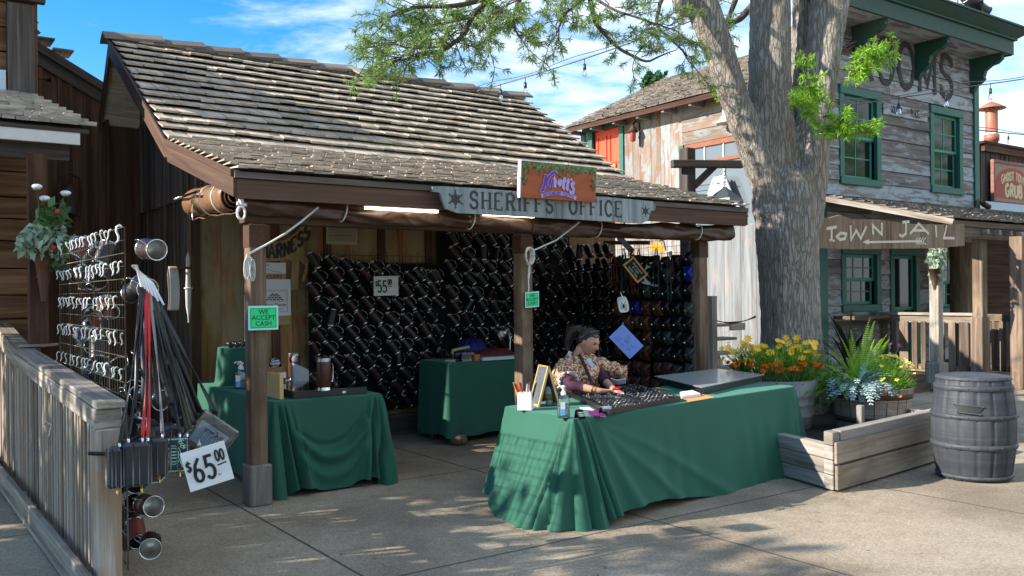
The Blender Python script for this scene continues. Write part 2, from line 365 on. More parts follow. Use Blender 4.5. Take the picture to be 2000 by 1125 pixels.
# tarp
def tarpmat():
    m, nt, b = newmat('brown_vinyl_tarp'); g = N(nt)
    w = g.noise(g.uv((3.2, 3.2, 5), 0, 'Object'), 1, 2, .4, 1.6)
    col = g.mix(w, (.040, .018, .010), (.072, .034, .019)); g.l(col, b.inputs['Base Color']); b.inputs['Roughness'].default_value = .36
    g.l(g.bump(w, .5, .05), b.inputs['Normal']); return m
M_tarp = tarpmat()
def tarptan():
    m, nt, b = newmat('tan_vinyl_tarp'); g = N(nt)
    w = g.noise(g.uv((7, 7, 7), 0, 'Object'), 1, 4, .5, 1.2)
    col = g.mix(w, (.13, .060, .030), (.25, .135, .070)); g.l(col, b.inputs['Base Color']); b.inputs['Roughness'].default_value = .4
    g.l(g.bump(w, .6, .03), b.inputs['Normal']); return m
M_tarptan = tarptan()
# bark
def bark():
    m, nt, b = newmat('furrowed_grey_bark'); g = N(nt)
    v1 = g.uv((25, 25, 3.8), 0, 'Object'); nz = g.noise(g.uv((5, 5, 2), 0, 'Object'), 1, 4, .6)
    vo = g.n('TexVoronoi'); vo.feature = 'DISTANCE_TO_EDGE'; vv = g.n('VectorMath', operation='ADD'); g.l(v1, vv.inputs[0]); sc2 = g.n('VectorMath', operation='SCALE'); 
    nc = g.n('TexNoise'); g.l(v1, nc.inputs['Vector']); nc.inputs['Scale'].default_value = 1.2; nc.inputs['Detail'].default_value = 5; g.l(nc.outputs['Color'], sc2.inputs[0]); sc2.inputs['Scale'].default_value = 1.4
    g.l(sc2.outputs[0], vv.inputs[1]); g.l(vv.outputs[0], vo.inputs['Vector']); vo.inputs['Scale'].default_value = 1
    fine = g.noise(g.uv((40, 40, 14), 0, 'Object'), 1, 8, .7)
    crack = g.ramp(vo.outputs['Distance'], [(0.0, 0.0), (.16, 1.0)])
    f = g.math('MULTIPLY', g.math('ADD', g.math('MULTIPLY', crack, .7), .3), g.math('ADD', g.math('MULTIPLY', fine, .8), .35))
    col = g.ramp(f, [(.10, (.12, .105, .088)), (.40, (.245, .22, .19)), (.8, (.36, .33, .29))])
    col = g.mix(g.ramp(nz, [(.4, 0.0), (.65, .55)]), col, (.20, .155, .115))
    g.l(col, b.inputs['Base Color']); b.inputs['Roughness'].default_value = .9
    g.l(g.bump(f, 1.0, .03), b.inputs['Normal']); return m
M_bark = bark()
M_twig = plain('twig_bark', (.07, .05, .038), .85)
# ground
def concrete():
    m, nt, b = newmat('exposed_aggregate_concrete'); g = N(nt)
    tc = g.n('TexCoord'); mp = g.n('Mapping'); mp.vector_type = 'TEXTURE'; g.l(tc.outputs['Object'], mp.inputs[0])
    mp.inputs['Rotation'].default_value = (0, 0, ROTZ); mp.inputs['Location'].default_value = (P0.x, P0.y, 0)
    sx = g.n('SeparateXYZ'); g.l(mp.outputs[0], sx.inputs[0])
    wob = g.math('MULTIPLY', g.math('SUBTRACT', g.noise(mp.outputs[0], 3, 4), .5), .02)
    def joint(ax, off, per):
        q = g.math('ADD', sx.outputs[ax], wob); q = g.math('DIVIDE', g.math('SUBTRACT', q, off), per)
        fr = g.math('ABSOLUTE', g.math('SUBTRACT', g.math('SUBTRACT', q, g.math('FLOOR', q)), .5))   # .5 at the joint
        d = g.math('MULTIPLY', g.math('SUBTRACT', .5, fr), per); return d
    jd = g.math('MINIMUM', joint(0, -.14, 2.2), joint(1, .12, 2.35)); jm = g.n('MapRange'); g.l(jd, jm.inputs[0]); jm.inputs['From Min'].default_value = .004; jm.inputs['From Max'].default_value = .013
    fine = g.noise(tc.outputs['Object'], 70, 5, .75); mid = g.noise(tc.outputs['Object'], 18, 4, .6); big = g.noise(tc.outputs['Object'], .55, 5, .6, .5)
    vo = g.n('TexVoronoi'); g.l(tc.outputs['Object'], vo.inputs['Vector']); vo.inputs['Scale'].default_value = 85
    col = g.ramp(fine, [(.30, (.13, .10, .07)), (.5, (.34, .275, .195)), (.68, (.54, .455, .335))])
    peb = g.ramp(vo.outputs['Color'], [(.0, (.17, .13, .095)), (.5, (.36, .29, .205)), (1.0, (.60, .51, .38))])
    col = g.mix(.45, col, peb)
    stain = g.ramp(big, [(.38, (.52, .48, .45)), (.60, (1.0, 1.0, 1.0))]); col = g.mix(.8, col, stain, 'MULTIPLY')
    sp_ = g.n('TexVoronoi'); g.l(tc.outputs['Object'], sp_.inputs['Vector']); sp_.inputs['Scale'].default_value = 2.3; spd = g.ramp(g.math('ADD', sp_.outputs['Distance'], g.math('MULTIPLY', fine, .03)), [(.050, (.35, .32, .30)), (.062, (1.0, 1.0, 1.0))]); col = g.mix(.75, col, spd, 'MULTIPLY')
    st2 = g.ramp(g.noise(tc.outputs['Object'], 2.6, 6, .7), [(.36, (.72, .70, .68)), (.5, (1.0, 1.0, 1.0))]); col = g.mix(.5, col, st2, 'MULTIPLY')
    col = g.mix(jm.outputs[0], (.07, .055, .04), col)
    g.l(col, b.inputs['Base Color']); b.inputs['Roughness'].default_value = .85
    h = g.math('ADD', g.math('MULTIPLY', fine, .5), g.math('MULTIPLY', jm.outputs[0], 1.2)); g.l(g.bump(h, .6, .012), b.inputs['Normal']); return m
M_ground = concrete()
# flowered dress
def dress():
    m, nt, b = newmat('flowered_calico'); g = N(nt); v = g.uv((95, 95, 95), 0, 'Object')
    vo = g.n('TexVoronoi'); nc = g.n('TexNoise'); g.l(v, nc.inputs['Vector']); nc.inputs['Scale'].default_value = .8; ad = g.n('VectorMath', operation='ADD'); g.l(v, ad.inputs[0]); g.l(nc.outputs['Color'], ad.inputs[1]); g.l(ad.outputs[0], vo.inputs['Vector']); vo.inputs['Scale'].default_value = .75
    sx = g.n('SeparateColor'); g.l(vo.outputs['Color'], sx.inputs[0])
    x = g.n('ValToRGB'); g.l(sx.outputs[0], x.inputs[0]); e = x.color_ramp; e.interpolation = 'CONSTANT'
    cs = [(0, (.55, .36, .20)), (.22, (.16, .03, .035)), (.42, (.62, .50, .33)), (.6, (.30, .10, .06)), (.78, (.50, .26, .10)), (.9, (.09, .02, .03))]
    while len(e.elements) < len(cs): e.elements.new(.5)
    for i, (p, c) in enumerate(cs): e.elements[i].position = p; e.elements[i].color = (*c, 1)
    g.l(x.outputs[0], b.inputs['Base Color']); b.inputs['Roughness'].default_value = .8; return m
M_dress = dress()
M_skin = plain('skin', (.50, .26, .175), .5, nscale=30, namt=.08)
M_hair = plain('brown_hair', (.022, .012, .008), .55, nscale=40, namt=.4, bump=.4)
M_purple = plain('plum_sleeve', (.036, .004, .022), .8, nscale=30, namt=.25)
M_lace = plain('white_lace', (.62, .60, .68), .8)
# ---------------------------------------------------------------- lettering (drawn strokes)
def arc(cx, cy, rx, ry, a0, a1, n=10): return [(cx+rx*cos(radians(a0+(a1-a0)*i/n)), cy+ry*sin(radians(a0+(a1-a0)*i/n))) for i in range(n+1)]
def glyph(ch):
    g = {
     'H': ([([(.08, 0), (.08, 1)], 'v'), ([(.62, 0), (.62, 1)], 'v'), ([(.08, .5), (.62, .5)], 'h')], .7),
     'E': ([([(.08, 0), (.08, 1)], 'v'), ([(.08, 1), (.58, 1), (.58, .82)], 'h'), ([(.08, .52), (.42, .52)], 'h'), ([(.08, 0), (.58, 0), (.58, .2)], 'h')], .66),
     'F': ([([(.08, 0), (.08, 1)], 'v'), ([(.08, 1), (.56, 1), (.56, .8)], 'h'), ([(.08, .52), (.42, .52)], 'h')], .62),
     'R': ([([(.08, 0), (.08, 1)], 'v'), ([(.08, 1), (.38, 1)]+arc(.38, .76, .2, .24, 90, -90)+[(.08, .52)], 'c'), ([(.34, .52), (.62, 0)], 'v')], .68),
     'I': ([([(.1, 0), (.1, 1)], 'v')], .2),
     'S': ([([(.54, .74)]+arc(.31, .74, .23, .24, 10, 265)+arc(.31, .25, .25, .25, 85, -175), 'c'), ([(.55, .72), (.55, .95)], 'h'), ([(.06, .05), (.06, .28)], 'h')], .62),
     'O': ([(arc(.34, .5, .30, .49, 0, 360, 24), 'c')], .68),
     'C': ([(arc(.36, .5, .31, .49, 42, 318, 20), 'c'), ([(.60, .68), (.60, .96)], 'h')], .68),
     'M': ([([(.08, 0), (.08, 1)], 'v'), ([(.08, 1), (.40, .15), (.72, 1)], 'd'), ([(.72, 0), (.72, 1)], 'v')], .8),
     'T': ([([(.33, 0), (.33, 1)], 'v'), ([(.02, 1), (.64, 1)], 'h')], .66),
     'W': ([([(.0, 1), (.2, 0), (.42, .9), (.62, 0), (.84, 1)], 'd')], .84),
     'N': ([([(.06, 0), (.06, 1)], 'v'), ([(.06, 1), (.56, 0)], 'd'), ([(.56, 0), (.56, 1)], 'v')], .64),
     'J': ([([(.45, 1), (.45, .25)]+arc(.25, .25, .2, .24, 0, -170), 'c'), ([(.2, 1), (.7, 1)], 'h')], .7),
     'A': ([([(0, 0), (.33, 1), (.66, 0)], 'd'), ([(.14, .36), (.52, .36)], 'h')], .68),
     'L': ([([(.08, 1), (.08, 0)], 'v'), ([(.08, 0), (.56, 0)], 'h')], .6),
     'G': ([(arc(.36, .5, .31, .49, 45, 330, 20), 'c'), ([(.64, .22), (.64, .45), (.42, .45)], 'h')], .72),
     'U': ([([(.08, 1), (.08, .3)]+arc(.34, .3, .26, .29, 180, 360)+[(.60, 1)], 'c')], .68),
     'B': ([([(.08, 0), (.08, 1)], 'v'), ([(.08, 1), (.34, 1)]+arc(.34, .76, .18, .24, 90, -90)+[(.08, .52)], 'c'), ([(.08, .52), (.38, .52)]+arc(.38, .26, .22, .26, 90, -90)+[(.08, 0)], 'c')], .66),
     'K': ([([(.08, 0), (.08, 1)], 'v'), ([(.58, 1), (.1, .42)], 'd'), ([(.24, .58), (.62, 0)], 'd')], .66),
     'Y': ([([(0, 1), (.3, .5), (.6, 1)], 'd'), ([(.3, .5), (.3, 0)], 'v')], .6),
     'V': ([([(0, 1), (.3, 0), (.6, 1)], 'd')], .6),
     'D': ([([(.08, 0), (.08, 1)], 'v'), ([(.08, 1), (.26, 1)]+arc(.26, .5, .34, .5, 90, -90)+[(.08, 0)], 'c')], .66),
     'P': ([([(.08, 0), (.08, 1)], 'v'), ([(.08, 1), (.36, 1)]+arc(.36, .74, .22, .26, 90, -90)+[(.08, .48)], 'c')], .62),
     '$': ([([(.46, .72)]+arc(.28, .70, .19, .17, 20, 265)+arc(.28, .33, .2, .19, 85, -165), 'c'), ([(.28, .02), (.28, 1.02)], 'h')], .56),
     '6': ([([(.46, 1), (.20, .72), (.08, .32)]+arc(.30, .26, .22, .25, 175, 525, 18), 'c')], .60),
     '5': ([([(.52, .98), (.14, .98), (.12, .56), (.30, .60)]+arc(.28, .30, .24, .30, 80, -150, 12), 'c')], .60),
     '0': ([(arc(.26, .5, .21, .48, 0, 360, 20), 'c')], .54),
     '.': ([([(.08, .02), (.10, .06)], 'c')], .2),
     "'": ([([(.08, 1), (.08, .8)], 'h')], .16),
     'a': ([(arc(.22, .24, .2, .24, 0, 360, 14), 'c'), ([(.43, .48), (.43, 0)], 'c')], .5),
     'n': ([([(.06, .5), (.06, 0)], 'c'), (arc(.22, .32, .16, .18, 180, 0)+[(.38, 0)], 'c')], .48),
     'l': ([([(.06, 1), (.06, 0)], 'c')], .16), 'c': ([(arc(.2, .24, .18, .24, 40, 320, 12), 'c')], .42), 'e': ([([(.02, .26), (.38, .26)]+arc(.2, .24, .18, .24, 5, 310, 12), 'c')], .44),
     'd': ([(arc(.2, .24, .18, .24, 0, 360, 14), 'c'), ([(.40, 1), (.40, 0)], 'c')], .48), 'o': ([(arc(.2, .24, .19, .24, 0, 360, 14), 'c')], .46),
     'i': ([([(.06, .5), (.06, 0)], 'c'), ([(.06, .66), (.06, .7)], 'c')], .16), 's': ([([(.3, .42)]+arc(.18, .36, .13, .12, 30, 260, 8)+arc(.18, .12, .14, .12, 80, -160, 8), 'c')], .38),
    }
    return g.get(ch, ([], .35))
_tz = [0]
def stroke(mb, pts, w, mp, lift, rnd_=True):
    """flat brush stroke along 2d pts, mapped by mp(x, y, lift)"""
    n = len(pts)
    _tz[0] = (_tz[0]+1) % 40; lf = lift+_tz[0]*.00004
    L, R = [], []
    for i in range(n):
        p = pts[i]; a = pts[max(i-1, 0)]; b = pts[min(i+1, n-1)]
        d1 = (p[0]-a[0], p[1]-a[1]); d2 = (b[0]-p[0], b[1]-p[1])
        def nz(d): l = sqrt(d[0]**2+d[1]**2) or 1; return (d[0]/l, d[1]/l)
        d1 = nz(d1) if i > 0 else nz(d2); d2 = nz(d2) if i < n-1 else d1
        t = (d1[0]+d2[0], d1[1]+d2[1]); l = sqrt(t[0]**2+t[1]**2)
        if l < .2: t = d1; l = 1
        t = (t[0]/l, t[1]/l); k = 1/max(.5, t[0]*d1[0]+t[1]*d1[1]); nx, ny = -t[1]*w/2*k, t[0]*w/2*k
        L.append((p[0]+nx, p[1]+ny)); R.append((p[0]-nx, p[1]-ny))
    for i in range(n-1):
        mb.poly([mp(*R[i], lf), mp(*R[i+1], lf), mp(*L[i+1], lf), mp(*L[i], lf)])
def text(mb, s, x, y, h, mp, wid=1.0, tw=.15, thin=.6, serif=0, gap=.14, lift=.003, jit=0, curve=None, italic=0):
    """lay string from x,y. returns end x. wid = horizontal scale"""
    for ch in s:
        st, w = glyph(ch); jy = random.uniform(-jit, jit)*h; js = 1+random.uniform(-jit, jit)
        for pts, k in st:
            q = [(x+px*h*wid*js+italic*py*h, y+jy+py*h*js) for px, py in pts]
            if curve: q = [curve(*p) for p in q]
            ww = tw*h*(thin if k == 'h' else (.85 if k == 'd' else 1))
            stroke(mb, q, ww, mp, lift)
            if serif and k in ('v', 'd') and not curve:
                for e, o in ((0, 1), (-1, -2)):
                    py = pts[e][1]; dy = abs(pts[o][1]-pts[e][1])
                    if (py < .02 or py > .98) and dy > .4 and not (ch in 'BDPE' and False):
                        cx, cy = q[e]; inset = tw*h*.25*(1 if py < .5 else -1)
                        stroke(mb, [(cx-serif*h, cy+inset), (cx+serif*h, cy+inset)], tw*h*.5, mp, lift+.0006)
            if curve and serif and k in ('v', 'd'): pass
        x += (w*wid+gap)*h
    return x
def twidth(s, h, wid=1, gap=.14): return sum((glyph(c)[1]*wid+gap)*h for c in s)-gap*h
def fonttext(s, size, mat, name, parent, M, extrude=0.0):
    """built-in font, converted to a mesh; M maps (x right, y up, z out)"""
    cu = bpy.data.curves.new('t', 'FONT'); cu.body = s; cu.size = size; cu.align_x = 'CENTER'; cu.align_y = 'CENTER'; cu.resolution_u = 3
    t = bpy.data.objects.new('t', cu); COL.objects.link(t); dg = bpy.context.evaluated_depsgraph_get(); me = bpy.data.meshes.new_from_object(t.evaluated_get(dg))
    bpy.data.objects.remove(t); bpy.data.curves.remove(cu); me.name = name; me.transform(M); me.materials.clear(); me.materials.append(mat)
    o = bpy.data.objects.new(name, me); COL.objects.link(o); o.parent = parent
    if parent is not None: me.transform(Matrix.Translation(-wloc(parent)))
    return o
def frameM(o, x, y, n): return Matrix(((x.x, y.x, n.x, o.x), (x.y, y.y, n.y, o.y), (x.z, y.z, n.z, o.z), (0, 0, 0, 1)))
def faceMP(o, x, y, n):
    o, x, y, n = Vector(o), Vector(x), Vector(y), Vector(n)
    return lambda px, py, l=0: o+x*px+y*py+n*l
# ---------------------------------------------------------------- ground
mb = MB(); mb.grid(lambda u, v: Vector((-60+u*160, -30+v*160, 0)), 8, 8, smooth=False)
gr = mb.build('ground', M_ground); tag(gr, kind='structure')
# ---------------------------------------------------------------- shingle roofs
def shingles(mb, O, X, Sd, Nn, width, length, expo=.2, th=.028, wr=(.09, .21), jit=.012, over=1.28, lift=.022, edge=None, rgh=1.0):
    """rows of split shakes on a slope: O eave corner, X along eave, Sd up slope, Nn normal; edge(s)->(x0,x1)"""
    k = 0
    while k*expo < length:
        s0 = k*expo; x0, x1 = (0, width) if edge is None else edge(s0)
        x = x0-random.uniform(0, .1)
        wav = random.uniform(0, 6)
        while x < x1:
            w = random.uniform(*wr); xa, xb = max(x, x0-.02), min(x+w-.005, x1+.02)
            if xb-xa > .03:
                ja = random.uniform(-jit, jit)+.012*sin(x*1.3+wav); s1 = min(s0+expo*over, length+.04); t_ = th*(1+rgh*random.uniform(-.12, .16)); lf = lift*(1+rgh*random.uniform(-.10, .14)); sk = random.uniform(-.005, .005)
                def P(xx, ss, nn): return O+X*xx+Sd*ss+Nn*nn
                mb.hexa([P(xa, s0+ja, lf), P(xb, s0+ja+sk, lf*(1+.05*rgh*random.uniform(-1, 1))), P(xa, s1, .004), P(xb, s1, .004),
                         P(xa, s0+ja+sk*.5, lf+t_), P(xb, s0+ja+sk, lf+t_), P(xa, s1, .010), P(xb, s1, .010)], grain=1)
            x += w
        k += 1
def slope(p, q):  # eave point, top point -> dir, length, normal (normal upward)
    d = q-p; l = d.length; d = d/l; return d, l
# ---------------------------------------------------------------- the shop
shop = thing('wooden_shop', 'dark timber shop with open porch and split shake roof, walls full of tankards', 'shop', S(2.5, 2.4, 0))
A0, A1 = -.23, 5.36
EV, KK, RG = (-.34, 2.50), (1.5, 2.985), (3.82, 4.45)   # (b, z) eave, kink, ridge
roof = MB()
p, q = S(A0, *EV), S(A0, *KK); d, l = slope(p, q); n = U.cross(d).normalized()
shingles(roof, p, U, d, n, A1-A0, l, expo=.155, th=.015, wr=(.07, .2), jit=.018, lift=.046)
p2_, q2_ = S(A0, *KK), S(A0, *RG); d2, l2 = slope(p2_, q2_); n2_ = U.cross(d2).normalized()
shingles(roof, p2_, U, d2, n2_, A1-A0, l2-.02, expo=.205, th=.021, wr=(.10, .25), jit=.014, lift=.046, rgh=1.2)
# back slope
pb = S(A0, 5.1, 2.7); db, lb = slope(pb, S(A0, *RG)); 
roof.prism([pb, S(A1, 5.1, 2.7), S(A1, *RG), S(A0, *RG)], Z, -.05)
ro = roof.build('shake_roof', W_shingle, shop)
mb = MB()
mb.hexa([S(A0+.02, EV[0]+.02, EV[1]-.02), S(A1-.02, EV[0]+.02, EV[1]-.02), S(A0+.02, KK[0], KK[1]-.02), S(A1-.02, KK[0], KK[1]-.02),
         S(A0+.02, EV[0]+.02, EV[1]-.001), S(A1-.02, EV[0]+.02, EV[1]-.001), S(A0+.02, KK[0], KK[1]), S(A1-.02, KK[0], KK[1])], 0)
mb.hexa([S(A0+.02, KK[0], KK[1]-.03), S(A1-.02, KK[0], KK[1]-.03), S(A0+.02, RG[0], RG[1]-.03), S(A1-.02, RG[0], RG[1]-.03),
         S(A0+.02, KK[0], KK[1]-.002), S(A1-.02, KK[0], KK[1]-.002), S(A0+.02, RG[0], RG[1]-.002), S(A1-.02, RG[0], RG[1]-.002)], 0)
mb.build('roof_deck', W_darkgrey, shop)
# ridge boards, stepped
mb = MB(); a = A0-.1; i = 0
while a < A1-.35:
    w = random.uniform(.42, .55)
    for sgn, dd in ((1, Vector(V)*-1*cos(.55)-Z*sin(.55)), (-1, V*cos(.6)-Z*sin(.6))):
        o = S(a, RG[0], RG[1]+.075); nn = Z
        t0, t1 = .055, .012
        e = min(w+.10, 9)
        mb.hexa([o+Z*(t1-.025), o+U*e+Z*(t0-.028), o+dd*.15+Z*(t1-.03), o+U*e+dd*.15+Z*(t0-.03), o+Z*t1, o+U*e+Z*t0, o+dd*.15+Z*(t1-.004), o+U*e+dd*.15+Z*(t0-.004)], 0)
    a += w-.02
mb.build('ridge_cap', W_shingle_g, shop)
# loose shake on the roof
mb = MB(); pk = onb(690, 150, 3.5)
so = S(2.66, 3.78, 4.50); dn_ = (S(0, KK[0], KK[1])-S(0, *RG)).normalized(); mb.box(so+dn_*.16+U*.05+n2_*.035, ((dn_+U*.45).normalized(), (U-dn_*.45).normalized(), n2_), (.42, .13, .022), grain=0)
tag(mb.build('loose_shake', W_shingle, origin=so), 'single shake lying crooked across the ridge boards of the shop roof', 'roof shake')
# needles and straw caught on the low porch roof
mb = MB()
for i in range(2600):
    t = random.random()**.6; aa = random.uniform(A0+.02, A1-.02); ss = random.uniform(.05, l*1.25)
    if ss < l: o = p+U*(aa-A0)+d*ss+n*(.045+random.random()*.012)
    else: o = p2_+U*(aa-A0)+d2*(ss-l)*1.5+n2_*(.05)
    an = random.uniform(0, pi); dr = U*cos(an)+d*sin(an)*.8+n*random.uniform(-.1, .25); ln = random.uniform(.02, .085); sd_ = dr.cross(n).normalized()*random.uniform(.0012, .0028)
    mb.poly([o-sd_, o+dr*ln-sd_*.4, o+dr*ln+sd_*.4, o+sd_])
tag(mb.build('fallen_needles', plain('dry_straw', (.42, .31, .18), .9, var=.7), origin=S(2, .5, 2.7)), 'dry needles and straw scattered over the low front of the shop roof', 'dry needles', kind='stuff')
# fascia, rakes, beams
mb = MB(); mb.sb(A0-.01, A1, EV[0]+.03, EV[0]+.07, 2.32, 2.465); mb.build('fascia', W_beam, shop, bevel=.003)
mb = MB(); mb.sb(A0-.03, A1+.02, EV[0]+.012, EV[0]+.052, 2.468, 2.515); mb.build('fascia_trim', W_fascia_top, shop, bevel=.002)
for aa, w in ((A0, -1), (A1, 1)):
    mb = MB()
    for (b0, z0), (b1, z1) in ((EV, KK), (KK, RG)):
        e0 = aa if w < 0 else aa; x0, x1 = (aa-.035, aa-.002) if w < 0 else (aa+.002, aa+.035)
        H_ = .17; g0 = .035 if (b0, z0) == EV else 0
        mb.hexa([S(x0, b0+g0, z0-H_), S(x1, b0+g0, z0-H_), S(x0, b1, z1-H_), S(x1, b1, z1-H_), S(x0, b0+g0, z0+.01), S(x1, b0+g0, z0+.01), S(x0, b1, z1+.01), S(x1, b1, z1+.01)], 1)
        if w < 0: mb.hexa([S(x0-.02, b0+g0, z0-.02), S(x0-.002, b0+g0, z0-.02), S(x0-.02, b1, z1-.02), S(x0-.002, b1, z1-.02), S(x0-.02, b0+g0, z0+.03), S(x0-.002, b0+g0, z0+.03), S(x0-.02, b1, z1+.03), S(x0-.002, b1, z1+.03)], 1)
    if w < 0:
        (b0, z0), (b1, z1) = RG, (5.1, 2.7); mb.hexa([S(aa-.035, b0, z0-.17), S(aa-.002, b0, z0-.17), S(aa-.035, b1, z1-.17), S(aa-.002, b1, z1-.17), S(aa-.035, b0, z0+.01), S(aa-.002, b0, z0+.01), S(aa-.035, b1, z1+.01), S(aa-.002, b1, z1+.01)], 1)
    mb.build('rake_board', W_beam, shop, bevel=.002)
mb = MB(); mb.sb(-.1, 5.1, -.05, .06, 2.165, 2.28); mb.build('porch_beam', W_beam, shop, bevel=.004)
for i in range(9):
    aa = A0+.15+i*.66
    mb = MB()
    for (b0, z0), (b1, z1) in ((EV, KK), (KK, RG)):
        b0 = max(b0, EV[0]+.1); mb.hexa([S(aa, b0, z0-.13), S(aa+.045, b0, z0-.13), S(aa, b1, z1-.13), S(aa+.045, b1, z1-.13), S(aa, b0, z0-.035), S(aa+.045, b0, z0-.035), S(aa, b1, z1-.035), S(aa+.045, b1, z1-.035)], 1)
    mb.build('rafter', W_darkgrey, shop)
# three porch posts with boxed feet
for aa, foot in ((0, 1), (2.56, 0), (4.95, 0)):
    mb = MB(); w = .065; mb.sb(aa-w, aa+w, -w, w, .30 if foot else 0, 2.163); po = mb.build('post', W_post, shop, bevel=.006)
    if foot:
        f = MB(); f.sb(aa-.09, aa+.09, -.09, .09, 0, .315); f.build('post_foot', W_darkgrey if False else wood('grey_post_foot', (.10, .09, .08), (.2, .185, .17), (.3, .28, .26), gy=14), po, bevel=.012)
    f = MB(); f.sb(aa-w-.004, aa+w+.004, -w-.004, w+.004, 1.98, 2.15); f.build('iron_bracket', M_iron, po)
# walls
gw = MB()
def vboards(mb, fr, L, z0, z1f, bw=(.14, .22), th=.02, batten=True, holes=()):
    """vertical boards along a wall: fr(x, z, out)"""
    x = 0
    while x < L-.01:
        w = min(random.uniform(*bw), L-x); zt = z1f(x+w/2)
        segs = [(z0, zt)]
        for (h0, h1, y0, y1) in holes:
            if x+w/2 > h0 and x+w/2 < h1: segs = [(z0, y0), (y1, zt)]
        for (ya, yb) in segs:
            if yb-ya < .02: continue
            jz = random.uniform(0, .006); c = [fr(x+.003 if k & 1 == 0 else x+w-.003, (yb if k & 4 else ya), (th+jz if k & 2 else 0)) for k in range(8)]
            mb.hexa(c, grain=2)
            if batten and random.random() < .75:
                c = [fr(x+w-.022 if k & 1 == 0 else x+w+.022, (yb if k & 4 else ya), (th+.024 if k & 2 else th+.008)) for k in range(8)]; mb.hexa(c, grain=2)
        x += w
ztop = lambda b: (KK[1]+(RG[1]-KK[1])*(b-KK[0])/(RG[0]-KK[0])-.12) if b < RG[0] else (RG[1]-(b-RG[0])*(RG[1]-2.7)/(5.1-RG[0])-.12)
vboards(gw, lambda x, z, o: S(.2-o, 2.40+x, z), 2.5, 2.60, lambda x: ztop(2.4+x))
vboards(gw, lambda x, z, o: S(.2-o*1.0-.0+.03, 2.40+x, z), 2.6, 0, lambda x: 2.62)
gw.build('gable_wall', W_gable, shop)
mb = MB(); vboards(mb, lambda x, z, o: S(.2-o-.01, 1.5+x, z), .9, 2.60, lambda x: ztop(1.5+x)); mb.build('gable_wall', W_gable, shop)
# back wall: amber panels with dark battens
mb = MB(); a = .2
while a < 5.6:
    w = random.choice((.30, .38, .30, .22)); mb.sb(a+.002, a+w-.002, 2.42, 2.44+random.uniform(0, .006), .02, 3.1, grain=2); a += w
mb.build('back_wall', W_orange, shop)
mb = MB()
for a in (.2, .74, 1.03, 1.62, 2.28, 2.90): mb.sb(a, a+.085, 2.385, 2.42, .02, 2.98, grain=2)
mb.build('wall_batten', W_brown, shop)
mb = MB(); mb.sb(.2, 5.6, 2.36, 2.44, 0, .24)
mb.build('base_board', W_darkgrey, shop)
mb = MB(); mb.sb(1.42, 3.015, 2.34, 2.355, .30, 1.97); mb.sb(3.02, 5.04, 2.34, 2.355, .24, 2.6); mb.sb(5.03, 5.045, .02, 2.34, .36, 1.98); mb.build('bay_darkening_sheet', plain('bay_darkening_black', (.004, .004, .005), .9), shop)  # black sheets added behind the grids to darken the bays
# ---------------------------------------------------------------- name board over the porch
def signboard(name, label, cat, outline, fr, th, m, origin):
    mb = MB(); pts = [fr(x, y, 0) for x, y in outline]; n = (fr(0, 0, 1)-fr(0, 0, 0)); mb.prism(pts, n, th); o = mb.build(name, m, origin=origin, bevel=.003); tag(o, label, cat); return o
bS = -.395
frS = lambda x, y, o=0: S(1.34+x, bS-o, 2.285+y+0.0*x)
out = [(.0, .205), (.0, .165), (.07, .16), (.09, .10), (.13, .03), (.24, 0.0)]+[(2.36, -.005), (2.44, .03), (2.47, .12), (2.53, .13), (2.54, .17), (2.50, .215), (1.9, .225), (1.2, .215), (.5, .220), (.1, .215)]
mb = MB(); n = -V; pts = [frS(x, y) for x, y in out]; mb.prism(pts, n, .03); sg = mb.build('shop_sign', W_sign, origin=frS(1.27, .1), bevel=.004)
tag(sg, 'long silvery wooden board lettered SHERIFFS OFFICE on the porch fascia', 'sign')
mb = MB(); mp = lambda x, y, l: frS(x, y, .03+l); s_txt = 'SHERIFFS OFFICE'
wdt = .95; hh = .145; tot = twidth('SHERIFFS', hh, wdt, .24)
M_slt = plain('charcoal_sign_paint', (.035, .042, .042), .8, nscale=60, namt=.5)
xq = .36
for ch in 'SHERIFFS': mb = MB(); xq = text(mb, ch, xq, .045, hh, mp, wdt, .17, .55, .13, .24, lift=.0015); mb.build('sign_letter', M_slt, sg)
xq = 1.44
for ch in 'OFFICE': mb = MB(); xq = text(mb, ch, xq, .045, hh, mp, wdt, .17, .55, .13, .24, lift=.0015); mb.build('sign_letter', M_slt, sg)
def star(mb, cx, cy, r, mp, n=6, r2=.5):
    pts = [(cx+(r if i % 2 == 0 else r*r2)*sin(pi*i/n), cy+(r if i % 2 == 0 else r*r2)*cos(pi*i/n)) for i in range(2*n)]
    for i in range(2*n): mb.poly([mp(cx, cy, .0015), mp(*pts[(i+1) % (2*n)], .0015), mp(*pts[i], .0015)])
    for i in range(n):
        a = 2*pi*i/n; mb.poly([mp(cx+r*sin(a)+r*.13*cos(k*pi/4), cy+r*cos(a)+r*.13*sin(k*pi/4), .0018) for k in range(8)])
for cx_, r_ in ((.22, .072), (2.40, .052)): mb = MB(); star(mb, cx_, .115, r_, mp); mb.build('sign_star', M_slt, sg)
